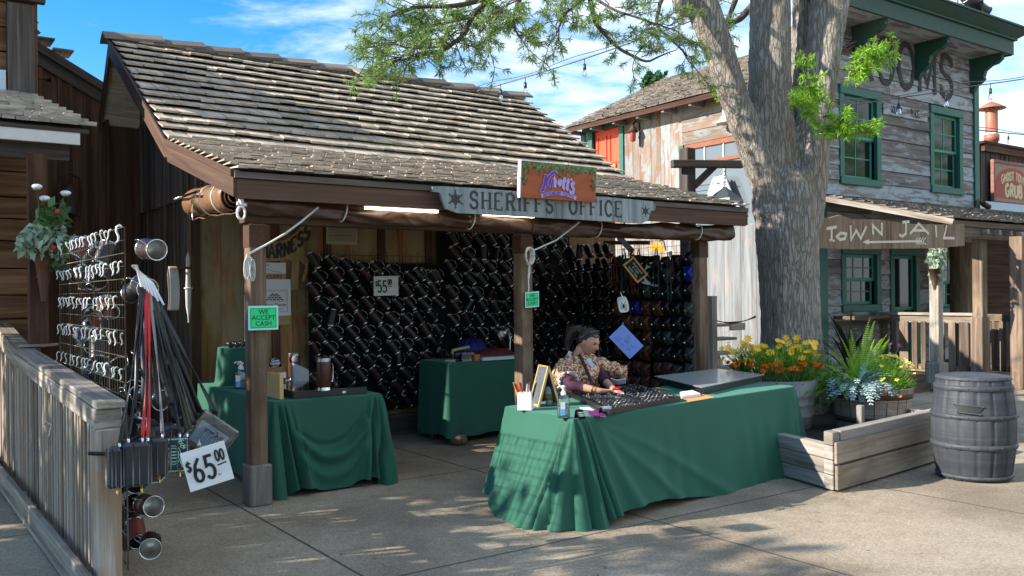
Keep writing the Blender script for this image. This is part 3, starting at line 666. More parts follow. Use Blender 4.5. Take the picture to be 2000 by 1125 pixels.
# festival sign, tilted back a little
kO = S(2.19, -.45, 2.445); kX = (U*.995).normalized(); kY = Vector((0, 0, 1))+U*.055; kN = -V
frK = faceMP(kO, kX, kY, kN)
mb = MB(); mb.hexa([frK(0, 0, 0), frK(.86, -.0, 0), frK(0, .32, 0), frK(.86, .32, 0), frK(0, 0, .03), frK(.86, 0, .03), frK(0, .32, .03), frK(.86, .32, .03)], 0)
fs = mb.build('festival_sign', wood('printed_red_plank', (.22, .055, .025), (.34, .095, .04), (.42, .14, .06), gx=.6, gy=9, var=.1, bump=.05), origin=kO)
tag(fs, 'reddish plank festival sign with purple script and printed berries above the long porch board', 'sign')
mb = MB(); mb.hexa([frK(-.014, -.004, -.002), frK(-.001, -.004, -.002), frK(-.014, .324, -.002), frK(-.001, .324, -.002), frK(-.014, -.004, .034), frK(-.001, -.004, .034), frK(-.014, .324, .034), frK(-.001, .324, .034)], 2)
mb.hexa([frK(-.001, .321, -.002), frK(.86, .321, -.002), frK(-.001, .327, -.002), frK(.86, .327, -.002), frK(-.001, .321, .034), frK(.86, .321, .034), frK(-.001, .327, .034), frK(.86, .327, .034)], 0)
mb.build('white_edge', M_white, fs)
mb = MB(); random.seed(5)
for i in range(520):
    x = random.uniform(.01, .85); y = .315-abs(random.gauss(0, .032))
    if random.random() < .22: x = random.choice((random.uniform(.0, .05), random.uniform(.81, .85))); y = random.uniform(.13, .31)
    if x < .01 or y < 0: continue
    r = random.uniform(.006, .016); a = random.random()*6
    mb.poly([frK(min(.855, max(.004, x+r*cos(a+k)*(.6 if k % 2 else 1))), min(.318, y+r*sin(a+k)), .0312+.00001*i) for k in range(6)])
mb.build('printed_leaves', plain('printed_green_leaves', (.10, .19, .045), .6, var=1.2), fs)
mb = MB()
for i in range(120):
    x = random.uniform(.02, .84); y = .262+random.gauss(0, .018)
    if random.random() < .3: x = random.choice((random.gauss(.035, .014), random.gauss(.815, .014))); y = random.uniform(.10, .22)
    r = random.uniform(.004, .009); mb.poly([frK(x+r*cos(k*.9), y+r*sin(k*.9), .037+.00001*i) for k in range(7)])
mb.m = 0; mb.build('printed_berries', plain('printed_berry', (.14, .02, .03), .5, var=1.6), fs)
# purple script
M_purp = plain('purple_script_paint', (.085, .012, .33), .5); M_lilac = plain('lilac_outline', (.40, .30, .62), .5)
for m_, extra, lf in ((M_lilac, .011, .0385), (M_purp, 0, .0395)):
    mb = MB(); kp = lambda x, y, l=0: frK(x, y, lf+l)
    w = .024
    kx = .235
    stroke(mb, [(kx-.01, .068), (kx+.012, .11), (kx+.03, .20)], w*1.05+extra, kp, 0); stroke(mb, [(kx+.01, .205), (kx+.045, .207)], .010+extra, kp, 0); stroke(mb, [(kx-.035, .062), (kx+.02, .075)], .010+extra, kp, 0)
    stroke(mb, [(kx+.026, .135), (kx+.06, .195), (kx+.10, .232), (kx+.13, .243), (kx+.145, .225)], w*1.0+extra, kp, 0)
    stroke(mb, [(kx+.03, .15), (kx+.05, .11), (kx+.07, .092)], w*1.05+extra, kp, 0)
    nx = kx+.093; stroke(mb, [(nx, .10), (nx+.016, .18)], w*.8+extra, kp, 0); stroke(mb, [(nx+.012, .165), (nx+.035, .185), (nx+.048, .165), (nx+.04, .105)], w*.8+extra, kp, 0)
    bx_ = nx+.098
    for i in range(18):
        t = i*2.4; r = .0245*sqrt(i/18); cx, cy = bx_+r*cos(t)*1.0, .152+r*sin(t)*1.25
        if m_ is M_lilac: mb.poly([kp(cx+.010*cos(k*.9), cy+.011*sin(k*.9), .0015+.00002*i) for k in range(7)])
    tx = bx_+.04
    for k in range(2):
        stroke(mb, [(tx+k*.043+.015, .205-k*.006), (tx+k*.043, .115-k*.008), (tx+k*.043+.018, .098-k*.008)], w*.8+extra, kp, 0); stroke(mb, [(tx+k*.043-.010, .175-k*.006), (tx+k*.043+.030, .175-k*.006)], .011+extra, kp, 0)
    sx_ = tx+.088; stroke(mb, [(sx_+.006, .20), (sx_, .18)], w*.5+extra, kp, 0)
    stroke(mb, [(sx_+.042, .15), (sx_+.022, .162), (sx_+.008, .148), (sx_+.015, .125), (sx_+.035, .105), (sx_+.028, .075), (sx_+.002, .070), (sx_-.01, .09)], w*.72+extra, kp, 0)
    mb.build('purple_script', m_, fs)
mb = MB(); cv = lambda x, y: (x, y-.9*(x-.42)**2*1.0)
ww = twidth('BOYSENBERRY FESTIVAL', .026, .8, .2); 
for m_, t_, lf in ((M_lilac, .55, .0375), (M_purp, .17, .040)):
    mb = MB(); mp_ = lambda x, y, l: frK(x, y, lf+l)
    if t_ > .5: 
        pts = [cv(.22+.40*i/14, .058) for i in range(15)]; stroke(mb, pts, .034, mp_, 0)
    else: text(mb, 'BOYSENBERRY FESTIVAL', .42-ww/2, .045, .026, mp_, .8, t_, .8, 0, .2, lift=0, curve=cv)
    mb.build('arched_lettering', m_, fs)
mb = MB(); mb.ball(frK(bx_, .215, .04), (.02, .012, .004), 8, ax=(kX, kY, kN)); mb.build('printed_leaves', plain('berry_leaf_print', (.03, .16, .04), .6), fs)
# ---------------------------------------------------------------- rolled tarps
def wav(t, k, sd): return 1+.09*sin(t*2+k*9+sd)+.08*sin(t*3-k*17+sd*2)+.05*sin(t*5+k*41)
tarp = MB(); n_ = 90
def tpath(k, a0, a1, z0, z1, sag): return S(a0+(a1-a0)*k, -.14+.02*sin(k*7), z0+(z1-z0)*k-sag*sin(pi*k)+.012)
def tarproll(a0, a1, z0, z1, r, nm, ties, sd):
    mb = MB()
    def fn(u, v):
        t = 2*pi*u; c = tpath(v, a0, a1, z0, z1, .012); pinch = 1
        for q in ties: pinch -= .22*math.exp(-((v-q)/.018)**2)
        rr = r*wav(t, v*1.0, sd)*pinch*(1+.10*sin(v*17+sd))
        for q in ties: rr *= 1+.16*sin(t*6+q*5+(v-q)*22)*math.exp(-((v-q)/.075)**2)
        return c+(-V)*(rr*.85*cos(t))+Z*(rr*1.12*sin(t))
    mb.grid(fn, 28, 150, closeu=True)
    for v in (0, 1): mb.poly([fn(i/28, v) for i in (range(28) if v else reversed(range(28)))])
    o = mb.build(nm, M_tarp, origin=S(a0, -.14, z0))
    for q in ties:
        t = MB(); c = tpath(q, a0, a1, z0, z1, .012); t.tube([c+(-V)*(r*.92*cos(x))+Z*(r*1.16*sin(x))+U*.02*sin(x) for x in [2*pi*i/16 for i in range(17)]], .006, 6, cap=False); t.build('tie_cord', M_rope, o)
    return o
tag(tarproll(-.17, 2.68, 2.290, 2.235, .068, 'rolled_tarp', (.30, .72), 1), 'long brown vinyl tarp rolled up under the left half of the porch fascia', 'rolled tarp', 'rolled porch tarps')
tag(tarproll(2.55, 5.32, 2.225, 2.240, .070, 'rolled_tarp', (.30, .80), 4), 'brown vinyl tarp rolled up under the right half of the porch fascia', 'rolled tarp', 'rolled porch tarps')
# tarp along the gable side with a spiral end
mb = MB(); sp0 = S(-.16, -.02, 2.36); sp1 = S(-.16, 1.0, 2.40)
def spi(u, v):
    t = u*2*pi*3.6; r = .03+.095*u; c = sp0+(sp1-sp0)*v
    r *= 1-.15*math.exp(-((v-.5)/.08)**2)-.15*math.exp(-((v-.2)/.06)**2); r *= 1+.06*sin(v*22+t)
    zz_ = 1.0-.25*(1-v)*0
    return c+(-U)*(r*cos(t+1))+Z*(r*sin(t+1)*1.05)+V*(.10*(u-.5)*(1-v)*sin(t*.5))
mb.grid(spi, 110, 26)
o = mb.build('side_rolled_tarp', M_tarptan, origin=sp0, solid=.006); tag(o, 'tan tarp rolled under the sloping left rake, its spiral end facing out', 'rolled tarp')
for q in (.2, .5):
    t = MB(); c = sp0+(sp1-sp0)*q; t.tube([c+(-U)*(.118*cos(x))+Z*(.125*sin(x))+V*.02*sin(x) for x in [2*pi*i/16 for i in range(17)]], .005, 6, cap=False); t.build('tie_cord', M_rope, o)
t = MB(); t.tube([S(-.30, 1.1, 2.44), S(-.30, .42, 2.44)], .012, 8); t.tube([S(-.30, .5, 2.44), S(-.33, .5, 2.3), S(-.32, .52, 2.22)], .006, 6); t.build('roller_rod', M_steel, o)
# pulley cleat at the fascia end
t = MB(); c = S(-.19, -.25, 2.24); t.tube([c+Z*.1, c+Z*.04], .02, 8); t.tube([c+U*.03*cos(x)+Z*(.03*sin(x)*1.6-.02) for x in [2*pi*i/12 for i in range(13)]], .009, 6); t.tube([c+Z*.05-U*.03, c+Z*.04+U*.04], .014, 6)
tag(t.build('cord_pulley', M_white, origin=c), 'white plastic pulley hanging at the left end of the fascia', 'pulley')
# ropes
def rope(pts, r, label, name='cord'):
    t = MB(); t.tube(pts, r, 6); o = t.build(name, M_rope, origin=pts[0]); tag(o, label, 'cord'); return o
pa = S(-.075, -.09, 1.93); pb = onb(622, 405, -.26); mid = (pa+pb)/2-Z*.03
o = rope([pa, pa.lerp(mid, .5)-Z*.004, mid, mid.lerp(pb, .5)-Z*.006, pb], .009, 'white cord running from the left porch post up to the rolled tarp')
t = MB()
for k in range(7): t.tube([S(-.07, -.075, 1.93)+(-V)*(.012*k*.4)+U*(-.012+.02*cos(x)+.004*k*(-1)**k)+Z*(-.09+.085*sin(x)-.006*k) for x in [2*pi*i/10 for i in range(11)]], .005, 5)
t.build('cord_bundle', M_rope, o)
pc = onb(1040, 490, -.09); pd = onb(1132, 434, -.26)
o = rope([pc, (pc+pd)/2-Z*.035, pd], .008, 'white cord from the middle post coil up to the right tarp')
t = MB(); cc = onb(1030, 500, -.09)
for k in range(11): t.tube([cc+(-V)*(.01+.004*k)+U*((.030+.0022*k)*cos(x)+random.uniform(-.004, .004))+Z*(.075*sin(x)+random.uniform(-.01, .01)) for x in [2*pi*i/14 for i in range(15)]], .0045, 5)
t.tube([cc-Z*.02-V*.04, cc-Z*.15-V*.03+U*.005, cc-Z*.22-V*.03-U*.012, cc-Z*.33-V*.03-U*.01], .006, 5); t.tube([cc-Z*.02-V*.04, cc-Z*.12-V*.035-U*.012, cc-Z*.21-V*.03-U*.016], .005, 5)
tag(t.build('coiled_cord', M_rope, origin=cc), 'coil of white cord hung on the middle porch post', 'coiled cord')
# fluorescent fittings
for (x0, x1, lb) in ((.81, 1.5, 'left of the two slim lit strip lights under the porch fascia'), (1.95, 2.52, 'right of the two slim lit strip lights, half behind the silvery name board')):
    t = MB(); t.sb(x0, x1, -.265, -.225, 2.315, 2.335); o = t.build('strip_light', M_white, origin=S(x0, -.24, 2.33)); tag(o, lb, 'strip light', 'porch strip lights')
    t = MB(); t.sb(x0+.01, x1-.01, -.262, -.228, 2.297, 2.313); t.build('light_tube', M_lamp, o)
# cards: WE ACCEPT CASH
def cash(c, x, y, n, label, w=.20, h=.15):
    root = thing('payment_card', label, 'card sign', c, 'green payment cards')
    f = faceMP(c, x, y, n); t = MB(); t.hexa([f(-w/2 if not k & 1 else w/2, -h/2 if not k & 2 else h/2, 0 if not k & 4 else .003) for k in range(8)]); t.build('laminate', M_cyan, root)
    w2, h2 = w*.88, h*.84; t = MB(); t.hexa([f(-w2/2 if not k & 1 else w2/2, -h2/2 if not k & 2 else h2/2, .0032 if not k & 4 else .0045) for k in range(8)]); t.build('green_card', M_ltgreen, root)
    t = MB(); mp = lambda px, py, l: f(px, py, .005+l)
    w3, h3 = w2*.94, h2*.92
    stroke(t, [(-w3/2, -h3/2), (w3/2, -h3/2), (w3/2, h3/2), (-w3/2, h3/2), (-w3/2, -h3/2)], .0025, mp, 0); t.build('card_border', M_ink, root)
    for i, s in enumerate(('WE', 'ACCEPT', 'CASH')):
        fonttext(s, h*.27, M_ink, 'card_lettering', root, frameM(f(0, h*(.24-.24*i), .0055), x, y, n))
        fonttext(s, h*.27, M_ink, 'card_lettering', root, frameM(f(.0012, h*(.24-.24*i)+.0005, .0058), x, y, n))
    return root
xs = (U*.94-V*.30).normalized(); 
cash(S(.02, -.11, 1.44), U, Z, -V, 'green card reading WE ACCEPT CASH on the left porch post', .235, .185)
cash(S(2.60, -.085, 1.55), (U-Z*.0+Z*.06).normalized(), Z, -V, 'green card reading WE ACCEPT CASH on the middle porch post under the coil', .16, .145)
random.seed(11)
# ---------------------------------------------------------------- tankards
M_dimcup = plain('shaded_cup_steel', (.05, .05, .055), .35, .6)  # darker copy of the cup steel, shade inside put into the colour
def make_mug(leather, label, group, L=.172, r=.042, bright=False):
    t = thing('leather_tankard', label, 'tankard', (0, 0, 0), group)
    h = L/2
    m = MB(); m.r = .5; m.lathe([(r, -h+.012), (r*1.02, -h+.03), (r*1.03, 0), (r*1.0, h-.03), (r*.985, h-.014)], n=16); m.build('leather_sleeve', leather, t)
    m = MB(); m.lathe([(r*.6, -h), (r*1.02, -h), (r*1.04, -h+.005), (r*1.0, -h+.011), (r*.99, -h+.012)], n=16); m.build('base_ring', M_pewter, t)
    m = MB(); m.lathe([(r*.98, h-.014), (r*1.02, h-.012), (r*1.0, h-.006), (r*1.05, h), (r*1.02, h+.002), (r*.95, h-.003), (r*.93, h-.02)], n=16); m.build('steel_rim', M_steel if bright else M_pewter, t)
    m = MB(); m.lathe([(r*.93, h-.02), (r*.90, -h+.03), (0.001, -h+.028)], n=16); m.build('inner_cup', M_steeld if bright else M_dimcup, t)
    m = MB(); m.tube([(r*.95, 0, h-.03), (r+.030, 0, h-.034), (r+.042, 0, h-.055), (r+.040, 0, -h+.075), (r+.028, 0, -h+.045), (r*.97, 0, -h+.035)], .0030, 6); m.build('handle', M_pewter, t)
    return t
def place(o, c, z, x):
    z = z.normalized(); x = (x-z*x.dot(z)).normalized(); y = z.cross(x); return Matrix(((x.x, y.x, z.x, c.x), (x.y, y.y, z.y, c.y), (x.z, y.z, z.z, c.z), (0, 0, 0, 1)))
leathers = [M_leather_b, M_leather_r, M_leather_n]
def mugfield(protos, wts, pts, X, Nrm, g):
    used = set()
    for i, (p, sc_l) in enumerate(pts):
        k = random.choices(range(len(protos)), wts)[0]; pr = protos[k]
        ang = radians(random.gauss(50, 4)); 
        if random.random() < .05: ang = radians(random.uniform(75, 130))
        ax = X*cos(ang)-Z*sin(ang); ax = (ax+Nrm*random.uniform(-.12, .18)).normalized()      # towards the mouth, down right
        xx = X*sin(ang)+Z*cos(ang)+Nrm*random.uniform(-.1, .5)
        mw = place(None, p+Nrm*random.uniform(-.01, .02), ax, xx)
        q_ = random.uniform(.92, 1.10); mw = mw @ Matrix.Diagonal((q_, q_, q_*random.uniform(.92, 1.08), 1))
        if random.random() < .035: continue
        if k in used: dup(pr, mw=mw)
        else: pr.matrix_world = mw; used.add(k)
def grid_panel(name, label, o, X, w, h, n, step=.076, r=.0022, mat=None, parent=None, origin=None):
    t = MB(); nx = int(w/step); nz = int(h/step)
    for i in range(nx+1): t.tube([o+X*(i*step), o+X*(i*step)+Z*(nz*step)], r, 4, smooth=False)
    for j in range(nz+1): t.tube([o+Z*(j*step)+n*.004, o+X*(nx*step)+Z*(j*step)+n*.004], r, 4, smooth=False)
    ob = t.build(name, mat or M_black, parent, origin=None if parent else o)
    if label: tag(ob, label, 'wire grid')
    return ob
N_ = -V
# left bay
grid_panel('wire_grid', 'wire grid on the amber wall with the left field of tankards', S(1.36, 2.30, .38), U, 1.66, 1.70, N_)
grid_panel('wire_grid', 'tall black wire grid behind the middle porch post carrying the densest tankards', S(3.05, 2.27, .36), U, 1.90, 2.05, N_)
grid_panel('wire_grid', 'black wire grid at the right end of the porch with tankards and belt pouches', S(4.97, 2.25, .38), -V, 2.28, 1.86, -U)
lab = [('black leather tankard with steel rims hanging on the left field below the notice', 'tankards on the left wall grid'), ('dark red leather tankard with steel rims hanging on the left field below the notice', 'tankards on the left wall grid'), ('dark brown leather tankard with steel rims hanging on the left field below the notice', 'tankards on the left wall grid')]
pr = [make_mug(m, *l_) for m, l_ in zip(leathers, lab)]
pts = []
for r_ in range(11):
    for c in range(9):
        a = 1.42+c*.184+(.07 if r_ % 2 else 0)+random.uniform(-.022, .022); z = 1.98-r_*.157+random.uniform(-.018, .018)-(.02*c if r_ < 1 else 0)
        if r_ > 8 and c < 4: continue
        pts.append((S(a, 2.22, z), 1))
mugfield(pr, (5, 4, 2), pts, U, N_, 0)
lab2 = [(l_[0].replace('left field below the notice', 'tall grid behind the middle post'), 'tankards on the tall middle grid') for l_ in lab]
pr = [make_mug(m, *l_) for m, l_ in zip(leathers, lab2)]
pts = []
for r_ in range(12):
    for c in range(10):
        a = 3.12+c*.187+(.06 if r_ % 2 else 0)+random.uniform(-.022, .022); z = 2.26-r_*.159+random.uniform(-.015, .015)
        pts.append((S(a, 2.19, z), 1))
mugfield(pr, (7, 2, 1), pts, U, N_, 0)
lab3 = [('black leather tankard hanging on the side grid to the left of the belt pouches', 'tankards on the right side grid')]
pr = [make_mug(M_leather_b, *lab3[0])]
pts = []
for r_ in range(10):
    for c in range(5):
        b = 2.10-c*.165+random.uniform(-.02, .02); z = 2.12-r_*.172+random.uniform(-.015, .015)
        pts.append((S(4.89, b, z), 1))
mugfield(pr, (1,), pts, (-V*.9-U*.2).normalized(), -U, 0)
# odd bright highlights of hooks above the fields
t = MB()
for c in range(17):
    a = 1.5+c*.2; zt = 2.06 if a < 3 else 2.36; o_ = S(a, 2.27, zt); t.tube([o_, o_+N_*.03+Z*.03, o_+N_*.05+Z*.0, o_+N_*.05-Z*.06-U*.01], .003, 5)
tag(t.build('grid_hooks', M_steeld, origin=S(2.8, 2.27, 2.2)), 'row of small bent hooks along the top of the tankard grids', 'hooks')
# cards on the tankard wall
def pricecard(name, label, o, X, Y, n, w, h, m, s, ts, tilt=0):
    root = thing(name, label, 'price sign', o); f = faceMP(o, X, Y, n)
    t = MB(); t.hexa([f(0 if not k & 1 else w, 0 if not k & 2 else h, 0 if not k & 4 else .006) for k in range(8)]); t.build('board', m, root)
    t = MB(); mp = lambda x, y, l: f(x, y, .0065+l)
    x = w*.05; x = text(t, '$', x, h*.46, h*.30, mp, .72, .15, .7, gap=.05); 
    x = text(t, s, x-.01*w, h*.18, h*.58, mp, .72, .13, .9, gap=.07, jit=.02)
    text(t, '.', x-h*.03, h*.2, h*.5, mp, .8, .16, gap=.02); x0 = x+h*.01; x = text(t, '00', x0, h*.55, h*.28, mp, .68, .15, gap=.06)
    stroke(t, [(x0+.005*w, h*.45), (x-.01*w, h*.475)], h*.035, mp, 0)
    t.build('price_lettering', M_ink, root); return root
W_card = wood('white_painted_card', (.55, .56, .57), (.70, .72, .73), (.80, .81, .82), gx=1, gy=12, var=0, bump=.3)
oo = onb(730, 578, 2.08); pricecard('price_sign', 'small white card priced 55 dollars among the tankards', oo, (U+Z*.02).normalized(), Z, N_, .30, .215, W_card, '55', 1)
# old notice, harness cutout, cuffs sign, name sign on the amber wall
o = S(1.64, 2.378, 2.17); f = faceMP(o, U, Z, N_); t = MB(); t.hexa([f(0 if not k & 1 else .37, 0 if not k & 2 else .28, 0 if not k & 4 else .006) for k in range(8)])
no = t.build('old_notice', M_paperold, origin=o); tag(no, 'yellowed printed notice pinned high on the amber wall', 'notice')
t = MB(); mp = lambda x, y, l: f(x, y, .0065+l); random.seed(3)
tx = 'NOTICE'; 
text(t, 'REWARD', .085, .232, .034, mp, .9, .2, .6, .12, .2)
for k in range(13):
    y = .215-k*.0145; x = .025 if k not in (1, 7) else .09
    while x < (.345 if k not in (1, 7) else .28): w = random.uniform(.008, .03); stroke(t, [(x, y), (x+w, y)], .0045 if k not in (2, 8) else .008, mp, 0); x += w+.006
t.build('print_lines', M_ink, no)
t = MB(); o = S(.86, 2.372, 1.97); f = faceMP(o, U, Z, N_)
hout = [(.0, .0), (.0, .20), (.16, .205), (.30, .23), (.42, .31), (.52, .42), (.64, .475), (.66, .44), (.60, .38), (.56, .30), (.50, .20), (.52, .11), (.60, .04), (.68, -.01), (.66, -.04), (.58, -.02), (.52, -.20), (.49, -.20), (.53, -.04), (.46, .02), (.44, -.30), (.36, -.30), (.38, 0), (.34, .03), (.2, .005)]
t.prism([f(x, y) for x, y in hout], N_, .016)
hb = t.build('harness_board', W_harn, origin=o); tag(hb, 'tan cut-out wooden board lettered HARNESS with a star-shaped end', 'cut-out sign')
t = MB(); mp = lambda x, y, l: f(x, y, .0165+l); cvh = lambda x, y: (x, y+max(0, x-.2)**1.75*1.35)
text(t, 'HARNESS', .04, .035, .145, mp, .66, .22, .6, .10, .115, curve=cvh); t.build('board_lettering', M_inkg, hb)
def flatthing(name, label, cat, o, X, Y, n, w, h, m, th=.005, tilt=0):
    f = faceMP(o, X, Y, n); t = MB(); t.hexa([f(0 if not k & 1 else w, 0 if not k & 2 else h, 0 if not k & 4 else th) for k in range(8)]); ob = t.build(name, m, origin=o); tag(ob, label, cat); return ob, f
o = S(.90, 2.365, 1.76); ob, f = flatthing('cuffs_sign', 'small pale board lettered CUFFS above the name sign', 'sign', o, U, Z, N_, .27, .20, M_paper)
fonttext('CUFFS', .062, M_ink, 'sign_lettering', ob, frameM(f(.14, .045, .0065), U, Z, N_))
t = MB(); t.hexa([f(0 if not k & 1 else .27, 0 if not k & 2 else .085, .0052 if not k & 4 else .0058) for k in range(8)]); t.build('tan_panel', plain('pinkish_tan', (.40, .26, .17), .8), ob)
t = MB(); mp = lambda x, y, l: f(x, y, .0064+l); stroke(t, [(.05, .13), (.10, .12), (.15, .105), (.22, .10)], .004, mp, 0); stroke(t, [(.03, .165), (.09, .175)], .006, mp, 0); t.build('scrawl', M_ink, ob)
o = S(.88, 2.362, 1.40); ob, f = flatthing('name_sign', 'white sign reading Your Name with a drawing of stacked nameplates, behind the left post', 'sign', o, U, Z, N_, .34, .385, M_paper)
t = MB(); mp = lambda x, y, l: f(x, y, .0055+l); stroke(t, [(.02, .04), (.30, .04), (.30, .27), (.02, .27), (.02, .04)], .004, mp, 0); stroke(t, [(.05, .15), (.28, .15), (.28, .255), (.05, .255), (.05, .15)], .002, mp, 0)
for j, (n__, y) in enumerate(((5, .17), (4, .19), (3, .21), (2, .228))):
    for i in range(n__): x = .165-n__*.02+i*.04; stroke(t, [(x, y), (x+.034, y)], .012, mp, 0)
t.build('sign_drawing', M_ink, ob)
for dx in (0, .0012): fonttext('Your Name', .052, M_ink, 'sign_lettering', ob, frameM(f(.165+dx, .115, .006+dx*.2), U, Z, N_))
fonttext('on this leather', .03, M_ink, 'sign_lettering', ob, frameM(f(.165, .07, .006), U, Z, N_))
o = S(.90, 2.372, 1.30); flatthing('tan_backing_board', 'tan board showing below the white name sign', 'board', o, U, Z, N_, .32, .10, M_card)
# side towels and folded parasol on the wall corner
arm = onb(335, 523, 2.1); t = MB(); t.tube([S(.19, 2.75, 1.88), S(-.05, 2.1, 1.885), S(-.0, 1.7, 1.875)], .012, 8); ar = t.build('swing_arm', M_iron, origin=S(.19, 2.75, 1.88)); tag(ar, 'thin rusty arm bracket on the dark side wall holding a grey cloth', 'bracket')
ct = S(-.045, 2.12, 1.89); t = MB()
def tow(u, v):
    w = .085*(u-.5); k = v*2-1; x = (1-abs(k)**4); zz_ = -.42*(abs(k))+.01; loop = .035*(1 if k > 0 else -1)*min(1, abs(k)*5)
    return ct+U*(w+.008*sin(v*9))+V*(loop*(1.5 if k > 0 else .8)+.03*k*k)+Z*zz_
t.grid(tow, 6, 30); tag(t.build('hanging_cloth', plain('grey_linen', (.38, .36, .34), .9, nscale=20, namt=.2), origin=ct, solid=.004), 'grey cloth strap looped over the side wall arm', 'cloth')
cp = onb(367, 500, 2.05); t = MB(); t.tube([cp+Z*.03, cp-Z*.02, cp-Z*.2, cp-Z*.32, cp-Z*.48, cp-Z*.6], [.006, .02, .022, .030, .026, .006], 8, rfn=lambda a, k: 1+.25*sin(a*4)); t.tube([cp+Z*.04, cp-Z*.64], .007, 6)
um = t.build('furled_parasol', plain('pale_grey_canvas', (.42, .41, .38), .85, nscale=20, namt=.15), origin=cp); tag(um, 'furled pale canvas umbrella hanging at the corner of the amber wall', 'umbrella')
t = MB(); t.tube([cp-Z*.31+(U*cos(x)+V*sin(x))*.036 for x in [2*pi*i/10 for i in range(11)]], .007, 5); t.build('tie_band', M_rope, um)
# hanging barn lamp shades under the porch
def shade(c, label, m, r=.11, tilt=None):
    t = MB(); ax = tilt or ((1, 0, 0), (0, 1, 0), (0, 0, 1)); t.lathe([(.025, .07), (.03, .05), (.07, .03), (r, -.01), (r-.006, -.012), (.065, .022), (.02, .04)], c, 18, ax=ax); o = t.build('shade', m, origin=c)
    return o
c = onb(790, 445, 1.6); root = thing('pendant_lamp', 'dark enamel pendant lamp showing below the rolled tarp above the left tankards', 'lamp', c)
t = MB(); t.lathe([(.025, .07), (.03, .05), (.08, .03), (.13, -.005), (.124, -.007), (.07, .022), (.02, .04)], c, 18); t.build('lamp_shade', M_blk, root)
t = MB(); t.tube([c+Z*.06, c+Z*.12-U*.05, c+Z*.10-U*.16, c+Z*.2-U*.2], .004, 5); t.build('cord', M_rope, root)
c = onb(1283, 484, 1.0); root = thing('clamp_lamp', 'small brass clamp lamp shining above the belt pouches', 'lamp', c)
ax_ = (U*.94-Z*.34, V, U*.34+Z*.94)
t = MB(); t.lathe([(.02, .075), (.03, .05), (.07, .03), (.10, -.01), (.094, -.012), (.065, .022), (.02, .04)], c, 18, ax=ax_); t.build('lamp_shade', plain('amber_shade', (.70, .32, .05), .3, .4, emit=(1.0, .45, .06), estr=.7), root)
t = MB(); t.tube([c+Z*.06+U*.03, c+Z*.10+U*.07, c+Z*.08+U*.12, c-Z*.03+U*.15], .007, 6); t.build('bracket', M_blk, root)
# ---------------------------------------------------------------- belt pouches on the right side grid
def make_pouch(m, label, w=.13, h=.15, strap=True):
    t = thing('belt_pouch', label, 'pouch', (0, 0, 0), 'belt pouches on the side grid')
    b = MB(); b.grid(lambda u, v: Vector((w*(u-.5)*(1-.12*v), -.045*sin(pi*min(1, v*1.1))*(1-(2*u-1)**4)-.005, -h*v)), 8, 8); b.grid(lambda u, v: Vector((w*(.5-u)*(1-.12*v), .0, -h*v)), 2, 2); b.build('pouch_body', m, t, solid=.004)
    b = MB(); b.grid(lambda u, v: Vector((w*1.06*(u-.5)*(1-.25*v*v), -.05*sin(pi*(.12+.5*v))*(1-(2*u-1)**4*.8)-.012, .008-h*.62*v*(1-.3*(2*u-1)**2))), 8, 8); b.build('pouch_flap', m, t, solid=.004)
    if strap:
        b = MB(); b.wb(-.012, .012, -.075, -.069, -h*.80, -h*.35); st = b.build('strap', m, t)
        b = MB(); b.wb(-.017, .017, -.084, -.076, -h*.55, -h*.44); b.wb(-.008, .008, -.088, -.085, -h*.53, -h*.46); b.build('buckle', M_steel, st)
    return t
random.seed(21)
pm = [(M_leather_b, 'black'), (plain('warm_brown_pouch', (.085, .028, .020), .38, nscale=60, namt=.3), 'brown'), (plain('grey_green_pouch', (.035, .052, .052), .36, nscale=60, namt=.3), 'grey green'), (M_blue, 'blue')]
pp = [make_pouch(m, '%s leather belt pouch with steel buckle on the grid beside the right post' % nm) for m, nm in pm]
used = set()
rows = [(2.02, 'b'), (1.86, 'b'), (1.68, 'b'), (1.5, 'b'), (1.32, 'b'), (1.15, 'b'), (.98, 'b'), (.80, 'n'), (.62, 'n')]
for ri, (z, _) in enumerate(rows):
    for ci in range(8):
        b = .10+ci*.165+random.uniform(-.02, .02); x, _y = S(4.86, b, z).x, 0
        w = {0: 6, 1: 2, 2: 2, 3: .5}
        k = random.choices(range(4), [5, 3 if ri > 2 and ci > 2 else .4, 4 if ci < 4 else .3, .6])[0]
        if ri > 6 and ci > 1: k = 1
        P_ = S(4.90, b, z+random.uniform(-.02, .02)); xa = -V; ya = U; za = Z  # local y -> into the grid (+U); front is -y = -U
        sc_ = random.uniform(.9, 1.2); rt = random.uniform(-.12, .12)
        x2 = xa*cos(rt)+Z*sin(rt); z2 = Z*cos(rt)-xa*sin(rt)
        mw = Matrix(((x2.x*sc_, ya.x*sc_, z2.x*sc_, P_.x), (x2.y*sc_, ya.y*sc_, z2.y*sc_, P_.y), (x2.z*sc_, ya.z*sc_, z2.z*sc_, P_.z), (0, 0, 0, 1)))
        if k in used: dup(pp[k], mw=mw)
        else: pp[k].matrix_world = mw; used.add(k)
# straps hanging as a dark curtain
for k in range(14):
    t = MB(); b = .25+random.random()*1.05; o_ = S(4.80-random.random()*.04, b, 2.08+random.uniform(-.05, .05)); L_ = random.uniform(.25, .6); sw = random.uniform(-.05, .05)
    t.tube([o_, o_-Z*L_*.5-V*sw, o_-Z*L_, o_-Z*(L_+.03)-V*.03, o_-Z*L_*.9-V*.05, o_-Z*L_*.4-V*.04, o_-V*.02], .006, 5); ob = t.build('leather_strap', random.choice([M_leather_b, M_leather_b, M_leather_g, M_leather_t]), origin=o_); tag(ob, 'dark looped leather strap hanging before the belt pouches', 'strap', 'straps on the side grid')
